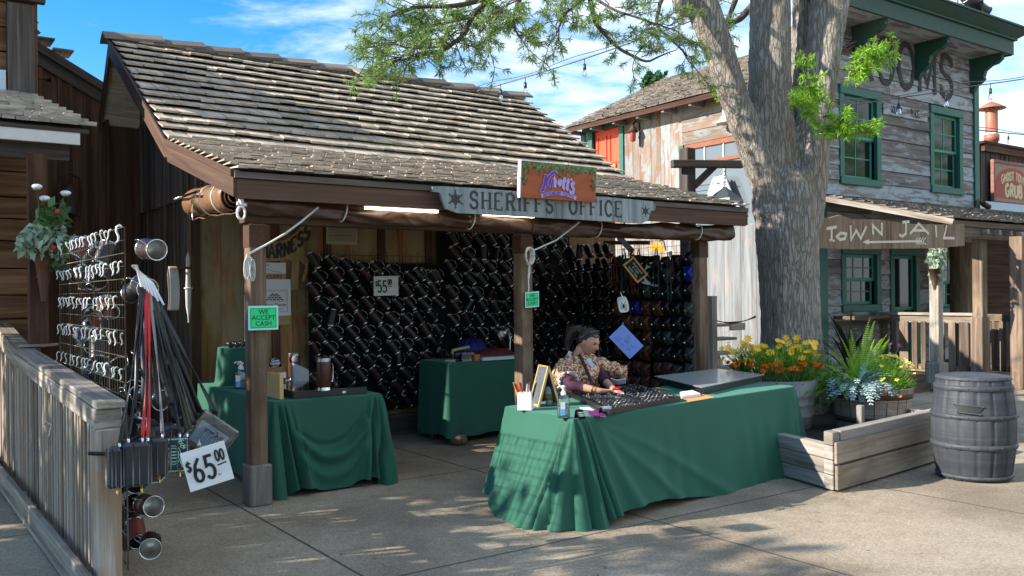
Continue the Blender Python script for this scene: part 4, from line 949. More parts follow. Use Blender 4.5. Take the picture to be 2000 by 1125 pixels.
# cards in the pouch bay
def diamond(name, label, cat, ctr, n, w, h, ang, m, th=.006):
    X = (n.cross(Z)*-1); X = Z.cross(n).normalized(); Yv = n.cross(X).normalized(); c, s = cos(ang), sin(ang); X2 = X*c+Yv*s; Y2 = Yv*c-X*s; o = ctr-X2*w/2-Y2*h/2
    ob, f = flatthing(name, label, cat, o, X2, Y2, n, w, h, m, th); return ob, f, X2, Y2
nn = (-V*.75-U*.55).normalized()
ct = onb(1241, 527, .75); ob, f, X2, Y2 = diamond('framed_price_board', 'small black price board in a pale wood frame hung askew among dark pouches', 'price sign', ct, nn, .27, .16, radians(-52), M_wlight, .012)
t = MB(); t.hexa([f(.022 if not k & 1 else .248, .022 if not k & 2 else .138, .0122 if not k & 4 else .014) for k in range(8)]); t.build('black_panel', M_ink, ob)
for i, s in enumerate(('Hand tooled', '$ 12.00', 'leather fobs')): fonttext(s, .032, M_white, 'chalk_lettering', ob, frameM(f(.135, .11-.033*i, .0145), X2, Y2, nn))
ct = onb(1275, 536, .68); ob, f, X2, Y2 = diamond('handwritten_card', 'pale handwritten card hung beside the framed price board', 'card', ct, nn, .21, .26, radians(-17), plain('pale_blue_paper', (.52, .68, .78), .8))
t = MB(); mp = lambda x, y, l: f(x, y, .0065+l)
for j in range(5):
    x = .02
    while x < .17: w = random.uniform(.01, .03); stroke(t, [(x, .21-j*.03), (x+w*.5, .216-j*.03), (x+w, .208-j*.03)], .003, mp, 0); x += w+.008
t.build('handwriting', plain('pencil_grey', (.2, .24, .28), .8), ob)
ct = onb(1223, 667, .35); ob, f, X2, Y2 = diamond('blue_card', 'tilted periwinkle blue handwritten card hanging behind the seated woman', 'card', ct, nn, .205, .325, radians(43), M_bluecard)
t = MB(); mp = lambda x, y, l: f(x, y, .0065+l)
random.seed(4)
for (x, y, s_, q) in ((.03, .22, .05, 'S'), (.07, .21, .055, 'I'), (.10, .215, .05, 'Z'), (.03, .14, .05, 'A'), (.09, .13, .055, 'N'), (.14, .15, .05, 'Y'), (.05, .06, .05, 'V'), (.11, .06, .05, 'L')):
    for pts_, k in glyph(q)[0]: stroke(t, [(x+a*s_, y+b*s_) for a, b in pts_], .0032, mp, 0)
t.build('handwriting', plain('blue_grey_ink', (.05, .08, .22), .8), ob)
ct = onb(1352, 503, .12); ob, f, X2, Y2 = diamond('grey_tag', 'small grey tag hooked at the top of the grid by the right post', 'tag', ct, nn, .075, .18, radians(-20), plain('grey_tag_card', (.40, .46, .46), .7))
# white scorpion fobs
ct = onb(1218, 598, .45)
for i in range(4):
    c = ct+(-V*.75+U*.6).normalized()*0+U*(.035*i)+V*(.045*i)+Z*(.012*i); root = thing('key_fob', 'white leather fob printed with a black scorpion, ' + ('frontmost', 'second', 'third', 'rearmost')[i]+' of the four hanging together', 'key fob', c, 'scorpion fobs')
    X = Z.cross(nn).normalized(); f = faceMP(c, (X+Z*.12).normalized(), (Z-X*.12).normalized(), nn)
    oc = [(.055*math.copysign(abs(cos(a))**.5, cos(a)), .068*math.copysign(abs(sin(a))**.5, sin(a))) for a in [2*pi*k/20 for k in range(20)]]
    t = MB(); t.prism([f(x, y) for x, y in oc], nn, .006); t.build('white_leather', M_white, root)
    t = MB(); mp = lambda x, y, l: f(x, y, .0065+l)
    pb_ = [(.013*cos(a), .026*sin(a)) for a in [2*pi*k/10 for k in range(10)]]; t.poly([f(x, y, .0066) for x, y in pb_])
    for s2 in (-1, 1):
        for k in range(4): stroke(t, [(s2*.01, .014-.012*k), (s2*.028, .022-.014*k), (s2*.036, .012-.016*k)], .0035, mp, 0)
        stroke(t, [(s2*.008, .024), (s2*.024, .036), (s2*.018, .050)], .005, mp, 0)
    stroke(t, [(0, -.024), (.006, -.042), (.022, -.046), (.028, -.034)], .005, mp, 0); t.build('scorpion_print', M_ink, root)
    t = MB(); t.tube([f(0, .066, .003), f(.006, .09, .005), f(-.004, .11, .004), f(0, .13, 0)], .003, 5); t.build('ring', M_steel, root)
# rails that show above the pouches, and the wire across to the tree-side post
t = MB(); t.beam(onb(1180, 474, 1.9), onb(1268, 474, 1.0), .03, .05); t.beam(onb(1208, 462, 1.2), onb(1236, 492, 1.2), .02, .07)
tag(t.build('grid_rail', W_white, origin=S(4.97, 1.3, 2.2)), 'pale wooden rails above the side grid, one slanting', 'rail')
# ---------------------------------------------------------------- left fence
fn = thing('picket_rail_fence', 'weathered wooden fence with wide flat rail and close pickets in the left foreground', 'fence', S(-1.45, -1.7, 0))
FA = -1.40
def rz(b): return 1.065+.042*max(0, b+1.75) if b < 1.5 else 1.2015+(b-1.5)*.11
def fl(name, b0, b1, a0, a1, dz0, dz1, m, bv=.006, par=None):
    mb = MB(); mb.hexa([S(a0 if not k & 1 else a1, b0 if not k & 2 else b1, (rz(b0 if not k & 2 else b1)+(dz0 if not k & 4 else dz1))) for k in range(8)], 1); return mb.build(name, m, par or fn, bevel=bv)
fl('top_rail', -1.78, 1.5, FA-.075, FA+.07, -.038, 0, W_grey); fl('top_rail', 1.505, 4.0, FA-.075, FA+.07, -.038, 0, W_grey)
fl('under_rail', -1.75, 1.5, FA-.075, FA+.055, -.145, -.042, W_grey); fl('under_rail', 1.505, 4.0, FA-.075, FA+.055, -.145, -.042, W_grey)
for b, w in ((-1.69, .062), (1.42, .05), (3.95, .05)):
    mb = MB(); mb.sb(FA-w-.01, FA+w-.01, b-w, b+w, 0, rz(b)-.147, grain=2); mb.build('fence_post', W_picket, fn, bevel=.008)
b = -1.55
while b < 3.8:
    if abs(b-1.42) > .08:
        w = random.uniform(.034, .044); mb = MB(); j = random.uniform(-.004, .004); mb.sb(FA-.06+j, FA-.022+j, b-w/2, b+w/2, .10+random.uniform(0, .03), rz(b)-.147, grain=2); mb.build('picket', W_picket, fn, bevel=.003)
    b += random.uniform(.085, .098)
mb = MB(); mb.sb(FA-.02, FA+.02, -1.62, 3.9, .14, .22); mb.build('bottom_rail', W_picket, fn)
mb = MB(); mb.beam(S(FA-.12, -1.9, .10), S(FA-.16, 3.9, .12), .04, .17); kb = mb.build('kick_board', W_grey, origin=S(FA-.14, 1, 0), bevel=.004); tag(kb, 'long grey board lying on edge at the foot of the picket fence', 'board')
mb = MB(); mb.tube([S(FA-.10, -1.73, .80), S(FA-.04, -1.80, .80), S(FA+.05, -1.80, .84), S(FA+.20, -1.72, .89)], .011, 6); mb.tube([S(FA+.06, -1.75, .84), S(FA+.28, -1.72, .90), S(FA+.42, -1.6, .94), S(FA+.50, -1.40, .97)], .009, 6)
tag(mb.build('black_strap_hook', M_black, origin=S(FA, -1.76, .8)), 'black curved bar tied to the front fence post holding up the purses', 'bar')
mb = MB(); cz = S(FA-.085, -.4, .80); mb.tube([cz, cz-U*.03+Z*.02, cz-U*.05-V*.10+Z*.005], .004, 5); mb.tube([cz-V*.02-Z*.0, cz-V*.05-U*.02-Z*.07], .003, 5)
tag(mb.build('cable_tie', M_white, origin=cz), 'white cable tie around a fence picket', 'cable tie')
# ---------------------------------------------------------------- display rack beside the fence
RA = -1.285
rk = thing('display_rack', 'chrome and black wire rack of hooks beside the fence rail hung with tankards', 'rack', S(RA, -1, 0))
rb0, rb1, rzt = -1.58, .50, 1.99
mb = MB()
for i in range(31): bb = rb0+(rb1-rb0)*i/30; mb.tube([S(RA, bb, .12), S(RA, bb, rzt)], .0019 if i % 6 else .005, 5)
for j in range(27): zz_ = .15+j*.0707; mb.tube([S(RA-.004, rb0, zz_), S(RA-.004, rb1, zz_)], .0030 if j % 2 == 0 else .0014, 5)
mb.build('wire_frame', plain('dark_brass_wire', (.16, .14, .11), .4, .8), rk)
# hook prototype: plastic curved hook towards the camera side (-U)
hk = MB(); hk.tube([(0, 0, .01), (-.012, 0, .018), (-.028, 0, .008), (-.030, 0, -.018), (-.018, 0, -.045), (-.020, 0, -.068), (-.034, 0, -.080)], [.004, .006, .0062, .006, .0058, .0055, .004], 6); hk.ball((-.008, 0, .014), .007, 6)
hk_o = None; n_h = 0
for j in range(6):
    for i in range(17):
        if random.random() < .08 or n_h >= 98: continue
        bb = rb0+.03+(rb1-rb0-.06)*(i+random.uniform(-.3, .3))/16; zz_ = rzt-.005-j*.195+random.uniform(-.006, .006)
        if zz_ < .99: continue
        p_ = S(RA-.006, bb, zz_)-wloc(rk)
        if hk_o is None: hk_o = hk.build('hook', M_white, rk, local=True); hk_o.location = p_; hk_o.rotation_euler = (0, 0, ROTZ)
        else: c = hk_o.copy(); COL.objects.link(c); c.parent = rk; c.location = p_; q_ = random.uniform(.5, .72); c.scale = (q_, q_, random.uniform(.6, .85)); c.rotation_euler = (random.uniform(-.45, .45), random.uniform(-.2, .2), ROTZ+random.uniform(-.9, .9))
        n_h += 1
mm = [make_mug(M_leather_t, 'reddish leather tankard hanging on the far side of the hook rack', 'tankards on the rack by the fence', .17, .052), make_mug(M_leather_b, 'black leather tankard hanging on the far side of the hook rack', 'tankards on the rack by the fence', .17, .056), make_mug(M_leather_r, 'dark red leather tankard hanging on the far side of the hook rack', 'tankards on the rack by the fence', .17, .057, True)]
used = set()
for j in range(9):
    for i in range(8):
        bb = rb0+.02+i*.26+(.08 if j % 2 else 0); zz_ = rzt-.12-j*.205
        if zz_ < .15 or (0 < i < 5 and 1.15 < zz_ < 1.9 and random.random() < .8): continue
        if i: bb += random.uniform(-.13, .13); zz_ += random.uniform(-.10, .10)
        k = random.choices(range(2), (3, 4))[0] if i else 2; c = S(RA+.13+random.uniform(-.01, .03), bb, zz_); ax = (-V*.93+Z*random.uniform(-.3, .1)+U*random.uniform(-.25, .25)).normalized() if i < 1 else (-V*random.uniform(-.6, .9)+Z*random.uniform(-1, .6)+U*random.uniform(-.5, .3)).normalized()
        mw = place(None, c, ax, -U*.8+Z*.5)
        if k in used: dup(mm[k], mw=mw)
        else: mm[k].matrix_world = mw; used.add(k)
# ---------------------------------------------------------------- purses hung from the rack corner
top = S(RA+.05, -1.62, 1.78)
extra = MB()
for k in range(9):
    e_ = at(262+k*17+random.uniform(-6, 6), 812+random.uniform(-15, 30)-k*2, 4.72+.03*k); a_ = top+U*(.02+.010*k)-Z*.18; sd_ = Vector((.012+.004*(k % 3), .004, 0))
    extra.grid(lambda u, v: a_.lerp(e_, v)+sd_*(2*u-1)*(1 if k % 2 else .8)-Z*.03*sin(pi*v)+V*.02*sin(v*6+k), 2, 14)
tag(extra.build('dark_strap_bundle', M_leather_b, origin=top, solid=.003), 'thick bundle of dark leather straps fanning down from the rack corner', 'straps')
t = MB()
for k in range(6): t.tube([top+V*.02*k, top+U*(.02+.012*k)-Z*.10-V*.01, top+U*(.035+.02*k)-Z*.22-V*.02], .007, 6)
tag(t.build('snap_hooks', M_white, origin=top), 'bunch of pale clips tying strap tops to the rack corner', 'clips')
def strap(p0_, p1_, m, w=.011, bow=.03, par=None):
    t = MB(); d = p1_-p0_; sd_ = d.cross(V).normalized() if abs(d.normalized().dot(V)) < .95 else U
    def fn(u, v): c = p0_.lerp(p1_, v)-Z*bow*sin(pi*v)*.5+U*bow*sin(pi*v)*.3; a = v*2.5; return c+(sd_*cos(a)+V*sin(a)*.6)*(w*(u-.5)*2)
    t.grid(fn, 2, 18); return t.build('strap', m, par, solid=.003)
M_purse = plain('grained_black_purse_leather', (.014, .016, .024), .30, nscale=90, namt=.5, bump=.5, coat=.3)
def purse(px, py, Y, w, h, dp, ang, m, label, straps, face=None):
    c = at(px, py, Y); root = thing('strap_purse', label, 'purse', c, 'purses hanging by the fence end')
    X = (U*.35-V*.93*0+Vector((cos(ang), sin(ang), 0))*1).normalized(); X = Vector((cos(ang), sin(ang), 0)); Yd = Vector((-sin(ang), cos(ang), 0))
    t = MB(); t.box(c, (X, Yd, Z), (w, dp, h), grain=2); t.build('purse_body', M_purse if m is M_leather_b else m, root, bevel=.016)
    for k in (-.22, .22):
        t = MB(); t.tube([c+X*(w/2+.001)+Yd*dp*k+Z*h*.45, c+X*(w/2+.002)+Yd*dp*k-Z*h*.45, c+X*w*.4+Yd*dp*k-Z*h*.505, c-X*w*.4+Yd*dp*k-Z*h*.505], .003, 5); t.tube([c-X*(w/2+.002)+Yd*dp*k+Z*h*.47, c-X*(w/2+.002)+Yd*dp*k-Z*h*.47], .003, 5); t.tube([c-Yd*(dp/2+.001)-X*w*.1+Z*h*.48, c-Yd*(dp/2+.001)-X*w*.1-Z*h*.48], .003, 5); t.build('zip', M_steeld, root)
    t = MB()
    for k in (-.43, -.12, .12, .43): t.tube([c-Yd*(dp/2+.003)+X*w*k+Z*h*.44, c-Yd*(dp/2+.004)+X*w*k-Z*h*.44], .0035, 5)
    t.build('piping', plain('worn_piping', (.10, .11, .13), .35) if 'worn_piping' not in MATS else MATS['worn_piping'], root)
    t = MB(); q = c-Yd*(dp/2+.01)+X*w*.2-Z*h*.52; t.tube([q+Z*.02, q-Z*.02], .006, 6); t.build('zip_pull', M_gold, root)
    for (sx, m2, tx_) in straps:
        e = c+X*w*sx+Z*h*.5; strap(top+U*(.02+tx_)-Z*(.12+abs(tx_))-V*.03, e+Z*.02, m2, par=root); t = MB(); t.tube([e+Z*.03, e+Z*.0], .007, 6); t.build('strap_ring', M_steel, root)
    return root
nA = radians(18)
purse(225, 912, 4.45, .075, .20, .10, nA, M_leather_b, 'narrow black zipped purse nearest the fence post', [(.3, M_leather_b, 0)])
purse(268, 905, 4.50, .13, .22, .11, nA, M_leather_b, 'long black zipped purse second from the fence post, on red straps', [(-.3, M_leather_b, .01), (.2, M_redv, .02), (.4, M_redv, .03)])
purse(303, 892, 4.62, .12, .20, .11, nA, M_leather_b, 'black purse with a gold zip pull between the long purse and the printed wallet', [(-.3, M_leather_b, .03), (.3, plain('grey_strap', (.22, .22, .22), .6), .04)])
pw = purse(340, 887, 4.66, .145, .175, .05, nA, M_leather_b, 'black wallet printed with a pale mint ornament beside the 65 dollar sign', [(.2, M_leather_b, .05), (.45, M_leather_b, .06)])
c = at(340, 887, 4.66); X = Vector((cos(nA), sin(nA), 0)); Yd = Vector((-sin(nA), cos(nA), 0)); f = faceMP(c-Yd*.026, X, Z, -Yd)
t = MB(); mp = lambda x, y, l: f(x, y, l); random.seed(8)
for rx in (.066,): stroke(t, [(-rx, -.082), (rx, -.082), (rx, .082), (-rx, .082), (-rx, -.082)], .004, mp, .001)
stroke(t, [(.024*cos(a), .036*sin(a)) for a in [2*pi*k/20 for k in range(21)]], .004, mp, .0012); stroke(t, [(.034*cos(a), .048*sin(a)) for a in [2*pi*k/20 for k in range(21)]], .0035, mp, .0012)
for sx in (-1, 1):
    for sy in (-1, 1):
        for k in range(9): x0, y0 = sx*random.uniform(.028, .058), sy*random.uniform(.022, .074); rr = random.uniform(.005, .012); stroke(t, [(x0+rr*cos(a)*(1-a/9), y0+rr*sin(a)*(1-a/9)) for a in [k2*.7 for k2 in range(8)]], .0038, mp, .001)
for k in range(3): stroke(t, [(-.014, .016-.016*k), (.014, .016-.016*k)], .006, mp, .0012)
t.build('mint_print', plain('mint_print_ink', (.30, .60, .50), .6), pw)
for (px, py, Y, w, m, nm) in ((318, 842, 4.85, .05, M_leather_b, 'black'), (345, 850, 4.9, .06, M_olive, 'olive green')):
    root = purse(px, py, Y, .16, .07, .14, radians(40), m, '%s fold-over purse lying tilted at the back of the hanging bunch' % nm, [(.4, m, .05)])
# clear album sleeve with photo
c = at(412, 852, 4.8); ct_root = thing('clear_photo_sleeve', 'clear sleeve with a grey tree photograph behind the 65 dollar sign', 'photo sleeve', c)
nf = (-V*.6+Vector((0, -1, 0))*.4+U*.0).normalized(); Xs = Z.cross(nf).normalized()*1; Xs = Vector((nf.y, -nf.x, 0))*-1; 
if Xs.x < 0: Xs = -Xs
Ys = nf.cross(Xs); Ys = Z
an = radians(-38); X2 = Xs*cos(an)+Z*sin(an); Y2 = Z*cos(an)-Xs*sin(an); f = faceMP(c, X2, Y2, nf)
t = MB(); t.hexa([f(-.115 if not k & 1 else .115, -.10 if not k & 2 else .10, -.03 if not k & 4 else .0) for k in range(8)]); t.build('clear_sleeve', M_clear, ct_root, bevel=.01)
t = MB(); t.hexa([f(-.10 if not k & 1 else .10, -.085 if not k & 2 else .085, -.026 if not k & 4 else -.020) for k in range(8)]); t.build('grey_backing', plain('slate_card', (.07, .085, .095), .6), ct_root)
t = MB(); t.hexa([f(-.085 if not k & 1 else .085, -.075 if not k & 2 else .045, -.019 if not k & 4 else -.0175) for k in range(8)]); t.build('photo', plain('pale_photo', (.36, .45, .60), .5, nscale=14, namt=.35), ct_root)
t = MB(); mp = lambda x, y, l: f(x, y, -.017+l)
for k in range(9): x = -.05+k*.013; stroke(t, [(x, -.055), (x+random.uniform(-.004, .004), -.01), (x+random.uniform(-.012, .012), .02)], .003, mp, 0)
for k in range(26): x, y = random.uniform(-.06, .06), random.uniform(.0, .03); stroke(t, [(x, y), (x+.01, y+.004)], .009, mp, 0)
stroke(t, [(-.09, .062), (.09, .062)], .004, mp, 0); t.build('photo_trees', plain('grey_tree_print', (.10, .11, .12), .6), ct_root)
strap(top+U*.10-Z*.2-V*.03, c+X2*-.05+Y2*.11, M_leather_b, .016, par=ct_root); strap(top+U*.09-Z*.2-V*.03, at(372, 838, 4.7), M_olive, .014, par=ct_root)
strap(top+U*.08-Z*.2-V*.03, at(380, 830, 4.7), M_leather_b, .012, par=ct_root)
# 65 dollar sign
o = at(372, 961, 4.45); ang = radians(14); Xp = (Vector((.93, .36, 0))).normalized(); Xp2 = (Xp*cos(ang)+Z*sin(ang)); Yp2 = (Z*cos(ang)-Xp*sin(ang)); Np = Xp2.cross(Yp2)
ps = pricecard('price_sign', 'white painted wooden price sign for 65 dollars hanging from the purses', o, Xp2, Yp2, Np, .215, .20, W_card, '65', 1)
t = MB(); e = o+Xp2*.10+Yp2*.195; t.tube([e, e+Yp2*.03+Z*.01, e+Z*.07-Xp*.01], .004, 5); t.ball(e+Yp2*.02-Vector((0, .006, 0)), .012, 6); t.build('hanging_wire', M_steeld, ps)
random.seed(31)
# ---------------------------------------------------------------- tables with green cloths
def ss(a, b, x): t = max(0, min(1, (x-a)/(b-a))); return t*t*(3-2*t)
def ga(x, w): return math.exp(-(x/w)**2)
def covered_table(name, label, C, zt, outf, dropf, clothlabel, ns=1000, nv=56, legs=True):
    """C four corners (world xy, counter-clockwise seen from above); s runs 0..4 along the edges"""
    C = [Vector((c[0], c[1], 0)) for c in C]; cen = sum(C, Vector())/4
    tb = thing(name, label, 'table', (cen.x, cen.y, 0))
    mb = MB(); ins = [c+(cen-c).normalized()*.03 for c in C]; mb.prism([Vector((p.x, p.y, zt-.035)) for p in ins], Z, .028); mb.build('tabletop', M_white, tb)
    for c in C:
        p = c+(cen-c).normalized()*.14; mb = MB(); mb.tube([Vector((p.x, p.y, zt-.03)), Vector((p.x, p.y, .01))], .014, 8); mb.tube([Vector((p.x, p.y, .025)), Vector((p.x, p.y, 0))], .02, 8); mb.build('leg', M_steeld, tb)
    mb = MB(); R = .035
    P = []
    L = [(C[(i+1) % 4]-C[i]).length for i in range(4)]
    def per(s):
        s = s % 4; e = int(s); t = s-e; a, b = C[e], C[(e+1) % 4]; d = (b-a).normalized(); nn = Vector((d.y, -d.x, 0)); p = a.lerp(b, t)
        # blend normals near the corners
        k = R*1.6/L[e]
        if t < k: pa = C[e-1]; d0 = (a-pa).normalized(); n0 = Vector((d0.y, -d0.x, 0)); w = .5-.5*t/k; nn = (nn*(1-w)+n0*w).normalized(); p = p-nn*R*.4*w*2
        elif t > 1-k: nb = C[(e+2) % 4]; d1 = (nb-b).normalized(); n1 = Vector((d1.y, -d1.x, 0)); w = .5-.5*(1-t)/k; nn = (nn*(1-w)+n1*w).normalized(); p = p-nn*R*.4*w*2
        return e, t, p, nn
    ts = []
    for e in range(4):
        m_ = max(20, int(ns*L[e]/sum(L))); 
        for i in range(m_): t = i/m_; ts.append(e+t)
    nS = len(ts)
    def fn(u, v):
        e, t, p, nn = per(ts[int(round(u*nS)) % nS])
        dr = dropf(e, t)*(zt)
        if v < .06: a = v/.06*pi/2; return Vector((p.x, p.y, zt))+nn*(.012*sin(a)-.004)-Z*(.012*(1-cos(a)))
        vv = (v-.06)/.94; o = outf(e, t, vv)
        return Vector((p.x, p.y, zt-.012))+nn*(.008+o)-Z*((dr-.012)*vv)
    mb.grid(fn, nS, nv, closeu=True)
    i0 = len(mb.v); mb.v.append(Vector((cen.x, cen.y, zt)))
    for i in range(nS): mb.face([i0, i, (i+1) % nS], [(0, 0)]*3, .5, False)
    o = mb.build('tablecloth', M_cloth, origin=(cen.x, cen.y, zt), solid=0); tag(o, clothlabel, 'tablecloth')
    return tb
# front table: corners A (left back), B (near), C_ (right near), D (right back)
TB = Vector((.41, 6.11, 0)); TA = Vector((-.07, 6.85, 0)); TC = Vector((2.56, 8.11, 0)); TD = TA+(TC-TB)
FT = .745
def pleat(t, t0, t1, n, v, am, k=0):
    if t < t0 or t > t1: return 0
    x = (t-t0)/(t1-t0); x += .05*sin(x*11+t0*60)*sin(pi*min(1, max(0, x))); return am*v**.45*(abs(sin(pi*n*x+k))**.7-.35)*sin(pi*min(1, max(0, x)))**.35
def f_out(e, t, v):
    o = 0
    if e == 1: o += pleat(t, -.004, .05+.07*v, 4, v, .11)
    if e == 0: o += pleat(t, .90-.14*v, 1.005, 3, v, .09)
    if e == 0:      # A -> B left end, flares out and rolls
        o += .27*v**1.2*(sin(pi*min(1, t*1.02))**.45 if 0 < t < 1 else 0)+.02*v
        o += .022*v*sin(t*9+1.0)*ss(0, .2, t)*ss(1, .85, t)
        o += .10*v*ga(t, .05)
        for k, (t0, sl, w, am) in enumerate(((.86, -.14, .03, .04), (.97, -.0, .05, .04))): o += am*ga(t-(t0+sl*v), w*(1+.6*v))*v**.5
    elif e == 1:    # B -> C front
        o += .035*v+.075*v*sin(pi*t)**.8+.02*v*sin(t*11)
        for (t0, sl, w, am, pw) in ((.03, .03, .035, .05, .8), (.066, .12, .012, .05, .8), (.05, .30, .014, .030, .9), (.055, .52, .020, .024, .9), (.30, -.08, .03, .014, 1), (.62, -.10, .05, .02, 1), (.80, .03, .04, .012, 1), (.97, -.07, .03, .10, 1.2), (.985, -.02, .012, .05, 1)): o += am*ga(t-(t0+sl*v), w*(1+1.1*v))*v**pw
        o += .006*v*sin(t*60+sin(t*17)*2)*ss(0, .12, t)
    elif e == 2:
        o = .10*v*ga(t, .12)+.03*v+.03*v*sin(t*12)
        for (t0, sl, w, am) in ((.03, .05, .02, .08), (.10, .1, .03, .04)): o += am*ga(t-(t0+sl*v), w*(1+v))*v
    else: o = .03*v+.02*v*sin(t*40)
    return o
def f_drop(e, t):
    if e == 0: return .86+.135*ss(.0, .35, t)*ss(1.02, .9, t)+.14*ss(.93, 1.0, t)*1.0 if t < .93 else .99
    if e == 1: return 1.0-.085*ss(.045, .075, t)*ss(.6, .2, t)+.0-.03*sin(t*7)*ss(.1, .2, t)-.10*ss(.90, .97, t)
    if e == 2: return .87-.08*t
    return .9
ft = covered_table('front_table', 'long folding table under a green cloth in front of the shop, piled with ring trays', (TA, TB, TC, TD), FT, f_out, f_drop, 'green cloth over the long front table, gathered at its near corner')
# side table
LA, LB = .20, 1.17; LZ = .755
lt_out_memo = {}
def l_out(e, t, v):
    o = 0
    if e == 1: o += pleat(t, -.01, .13+.16*v, 3, v, .15)+pleat(t, .86-.14*v, 1.01, 3, v, .15)
    if e == 0:   # left side, running towards us
        o = .02*v+.05*v*ss(.8, 1, t)+.008*v*sin(t*30)
        for (t0, sl, w, am) in ((.985, -.01, .01, .05), (.96, -.03, .012, .05)): o += am*ga(t-(t0+sl*v), w*(1+1.2*v))*v**.8
    elif e == 1:  # front, swagged
        o += .03*v
        # swag curve
        c = .22+.62*(1-((t-.47)/.40)**2) if abs(t-.47) < .40 else 0
        c = .10+.46*max(0, 1-((t-.47)/.41)**2)**.8
        ins = ss(.13, .24, t)*ss(.87, .78, t)
        o += ins*(.085*ss(c-.03, c+.03, v)-.02*ss(c+.1, c+.5, v))+ins*.022*sin((v-c)*26)*ss(c-.12, c, v)*ss(c+.5, c+.1, v)
        for (t0, sl, w, am, pw) in ((-.01, -.04, .06, .09, .7), (.165, .10, .02, .05, .6), (.82, -.08, .02, .05, .6), (.99, .03, .06, .10, .9)): o += am*ga(t-(t0+sl*v), w*(1+1.1*v))*v**pw
    elif e == 2:
        o = .03*v+.02*v*sin(t*30)
        for (t0, sl, w, am) in ((.02, .02, .012, .06), (.05, .04, .012, .05)): o += am*ga(t-(t0+sl*v), w*(1+v))*v**.8
    else: o = .02*v
    return o
def l_drop(e, t):
    if e == 0: return .93+.065*ss(.85, 1, t)
    if e == 1: return .995-.075*ss(.08, .16, t)*ss(.40, .22, t)-.02*ss(.16, .3, t)*ss(.8, .6, t)-.09*ss(.62, .74, t)*ss(.92, .86, t)
    if e == 2: return .99-.1*t
    return .9
c4 = [S(LA, 2.25), S(LA, .17), S(LB, .17), S(LB, 2.25)]
covered_table('side_table', 'table under a swagged dark green cloth behind the left porch post', c4, LZ, l_out, l_drop, 'green cloth on the left table, swagged between two gathers')
# back table
MZ = .875
c4 = [S(2.60, 2.05), S(2.60, 1.42), S(3.66, 1.42), S(3.66, 2.05)]
def m_out(e, t, v): return .03*v+.018*v*sin(t*(14 if e in (0, 2) else 22)+e)+(.05*v*ga(t, .06) if e == 1 else 0)+(.05*v*ga(1-t, .1) if e == 0 else 0)
covered_table('back_table', 'tall table under a dark green cloth behind the middle porch post', c4, MZ, m_out, lambda e, t: .90+.02*sin(t*5+e), 'dark green cloth on the tall table behind the middle post', ns=200, nv=24)
t = MB(); t.lathe([(.05, 0), (.09, .01), (.10, .05), (.085, .10), (.06, .12)], S(2.68, 1.36, 0), 14); tag(t.build('wooden_stub', W_porch, origin=S(2.55, 1.3, 0)), 'round wooden stub on the floor below the back table cloth', 'wooden block')
# ---------------------------------------------------------------- goods on the front table
FX = (TC-TB).normalized(); FY = (TA-TB).normalized()
def tp(px, py, z=FT): return gz(px, py, z)
zt = FT+.002
def fbox(t, c, w, d, h, X=FX, Y=None, z0=None): Y = Y or Vector((-X.y, X.x, 0)); t.box(Vector(c)+Z*(h/2), (X, Y, Z), (w, d, h))
# pen box
c = tp(1027, 800, zt); root = thing('pen_holder', 'white square pen box at the left end of the front table', 'pen holder', c)
Xp = Vector((.96, -.2, 0)).normalized(); Yp = Vector((-Xp.y, Xp.x, 0)); t = MB(); w = .105
for sx, sy, ww, dd in ((-1, 0, .005, w), (1, 0, .005, w), (0, -1, w-.011, .005), (0, 1, w-.011, .005)): t.box(c+Xp*sx*(w/2-.003)+Yp*sy*(w/2-.003)+Z*.065, (Xp, Yp, Z), (ww, dd, .13))
t.box(c+Z*.004, (Xp, Yp, Z), (w-.012, w-.012, .006)); t.build('box', M_white, root, bevel=.002)
for (dx, dy, lx, m, r) in ((-.02, 0, -.06, M_redv, .009), (.0, .01, -.045, M_redv, .007), (.02, -.01, .01, M_steel, .006), (.03, .01, .05, M_yellow, .007), (-.01, .02, .02, M_white, .005), (.035, .0, .045, M_black, .006), (-.03, .01, -.065, M_yellow, .006)):
    t = MB(); t.tube([c+Xp*dx+Yp*dy+Z*.02, c+Xp*(dx+lx)+Yp*dy+Z*random.uniform(.18, .21)], r, 7); t.build('pen', m, root)
# A-frame board
c = tp(1052, 795, zt); Xa = (FX*.55+Vector((1, 0, 0))*.6).normalized(); Ya = Vector((-Xa.y, Xa.x, 0)); root = thing('easel_board', 'small pine A-frame chalkboard standing near the pen box', 'chalkboard', c)
ap = c+Xa*.085+Z*.30
for sg_, off in ((0, 0), (1, .17)):
    b_ = c+Xa*off
    t = MB(); d = (ap-b_)
    for q in (-.09, .09): t.beam(b_+Ya*(q+.09), ap+Ya*(q+.09), .016, .012, up=Ya)
    t.beam(b_+d*.03, b_+d*.03+Ya*.18, .014, .014); t.beam(ap, ap+Ya*.18, .014, .014); t.build('pine_frame', M_wlight, root)
    nb = d.cross(Ya).normalized(); t = MB(); t.prism([b_+Ya*.006+d*.05, b_+Ya*.174+d*.05, b_+Ya*.174+d*.96, b_+Ya*.006+d*.96], nb, .004); t.build('slate', plain('chalky_slate', (.07, .08, .09), .8, nscale=30, namt=.8), root)
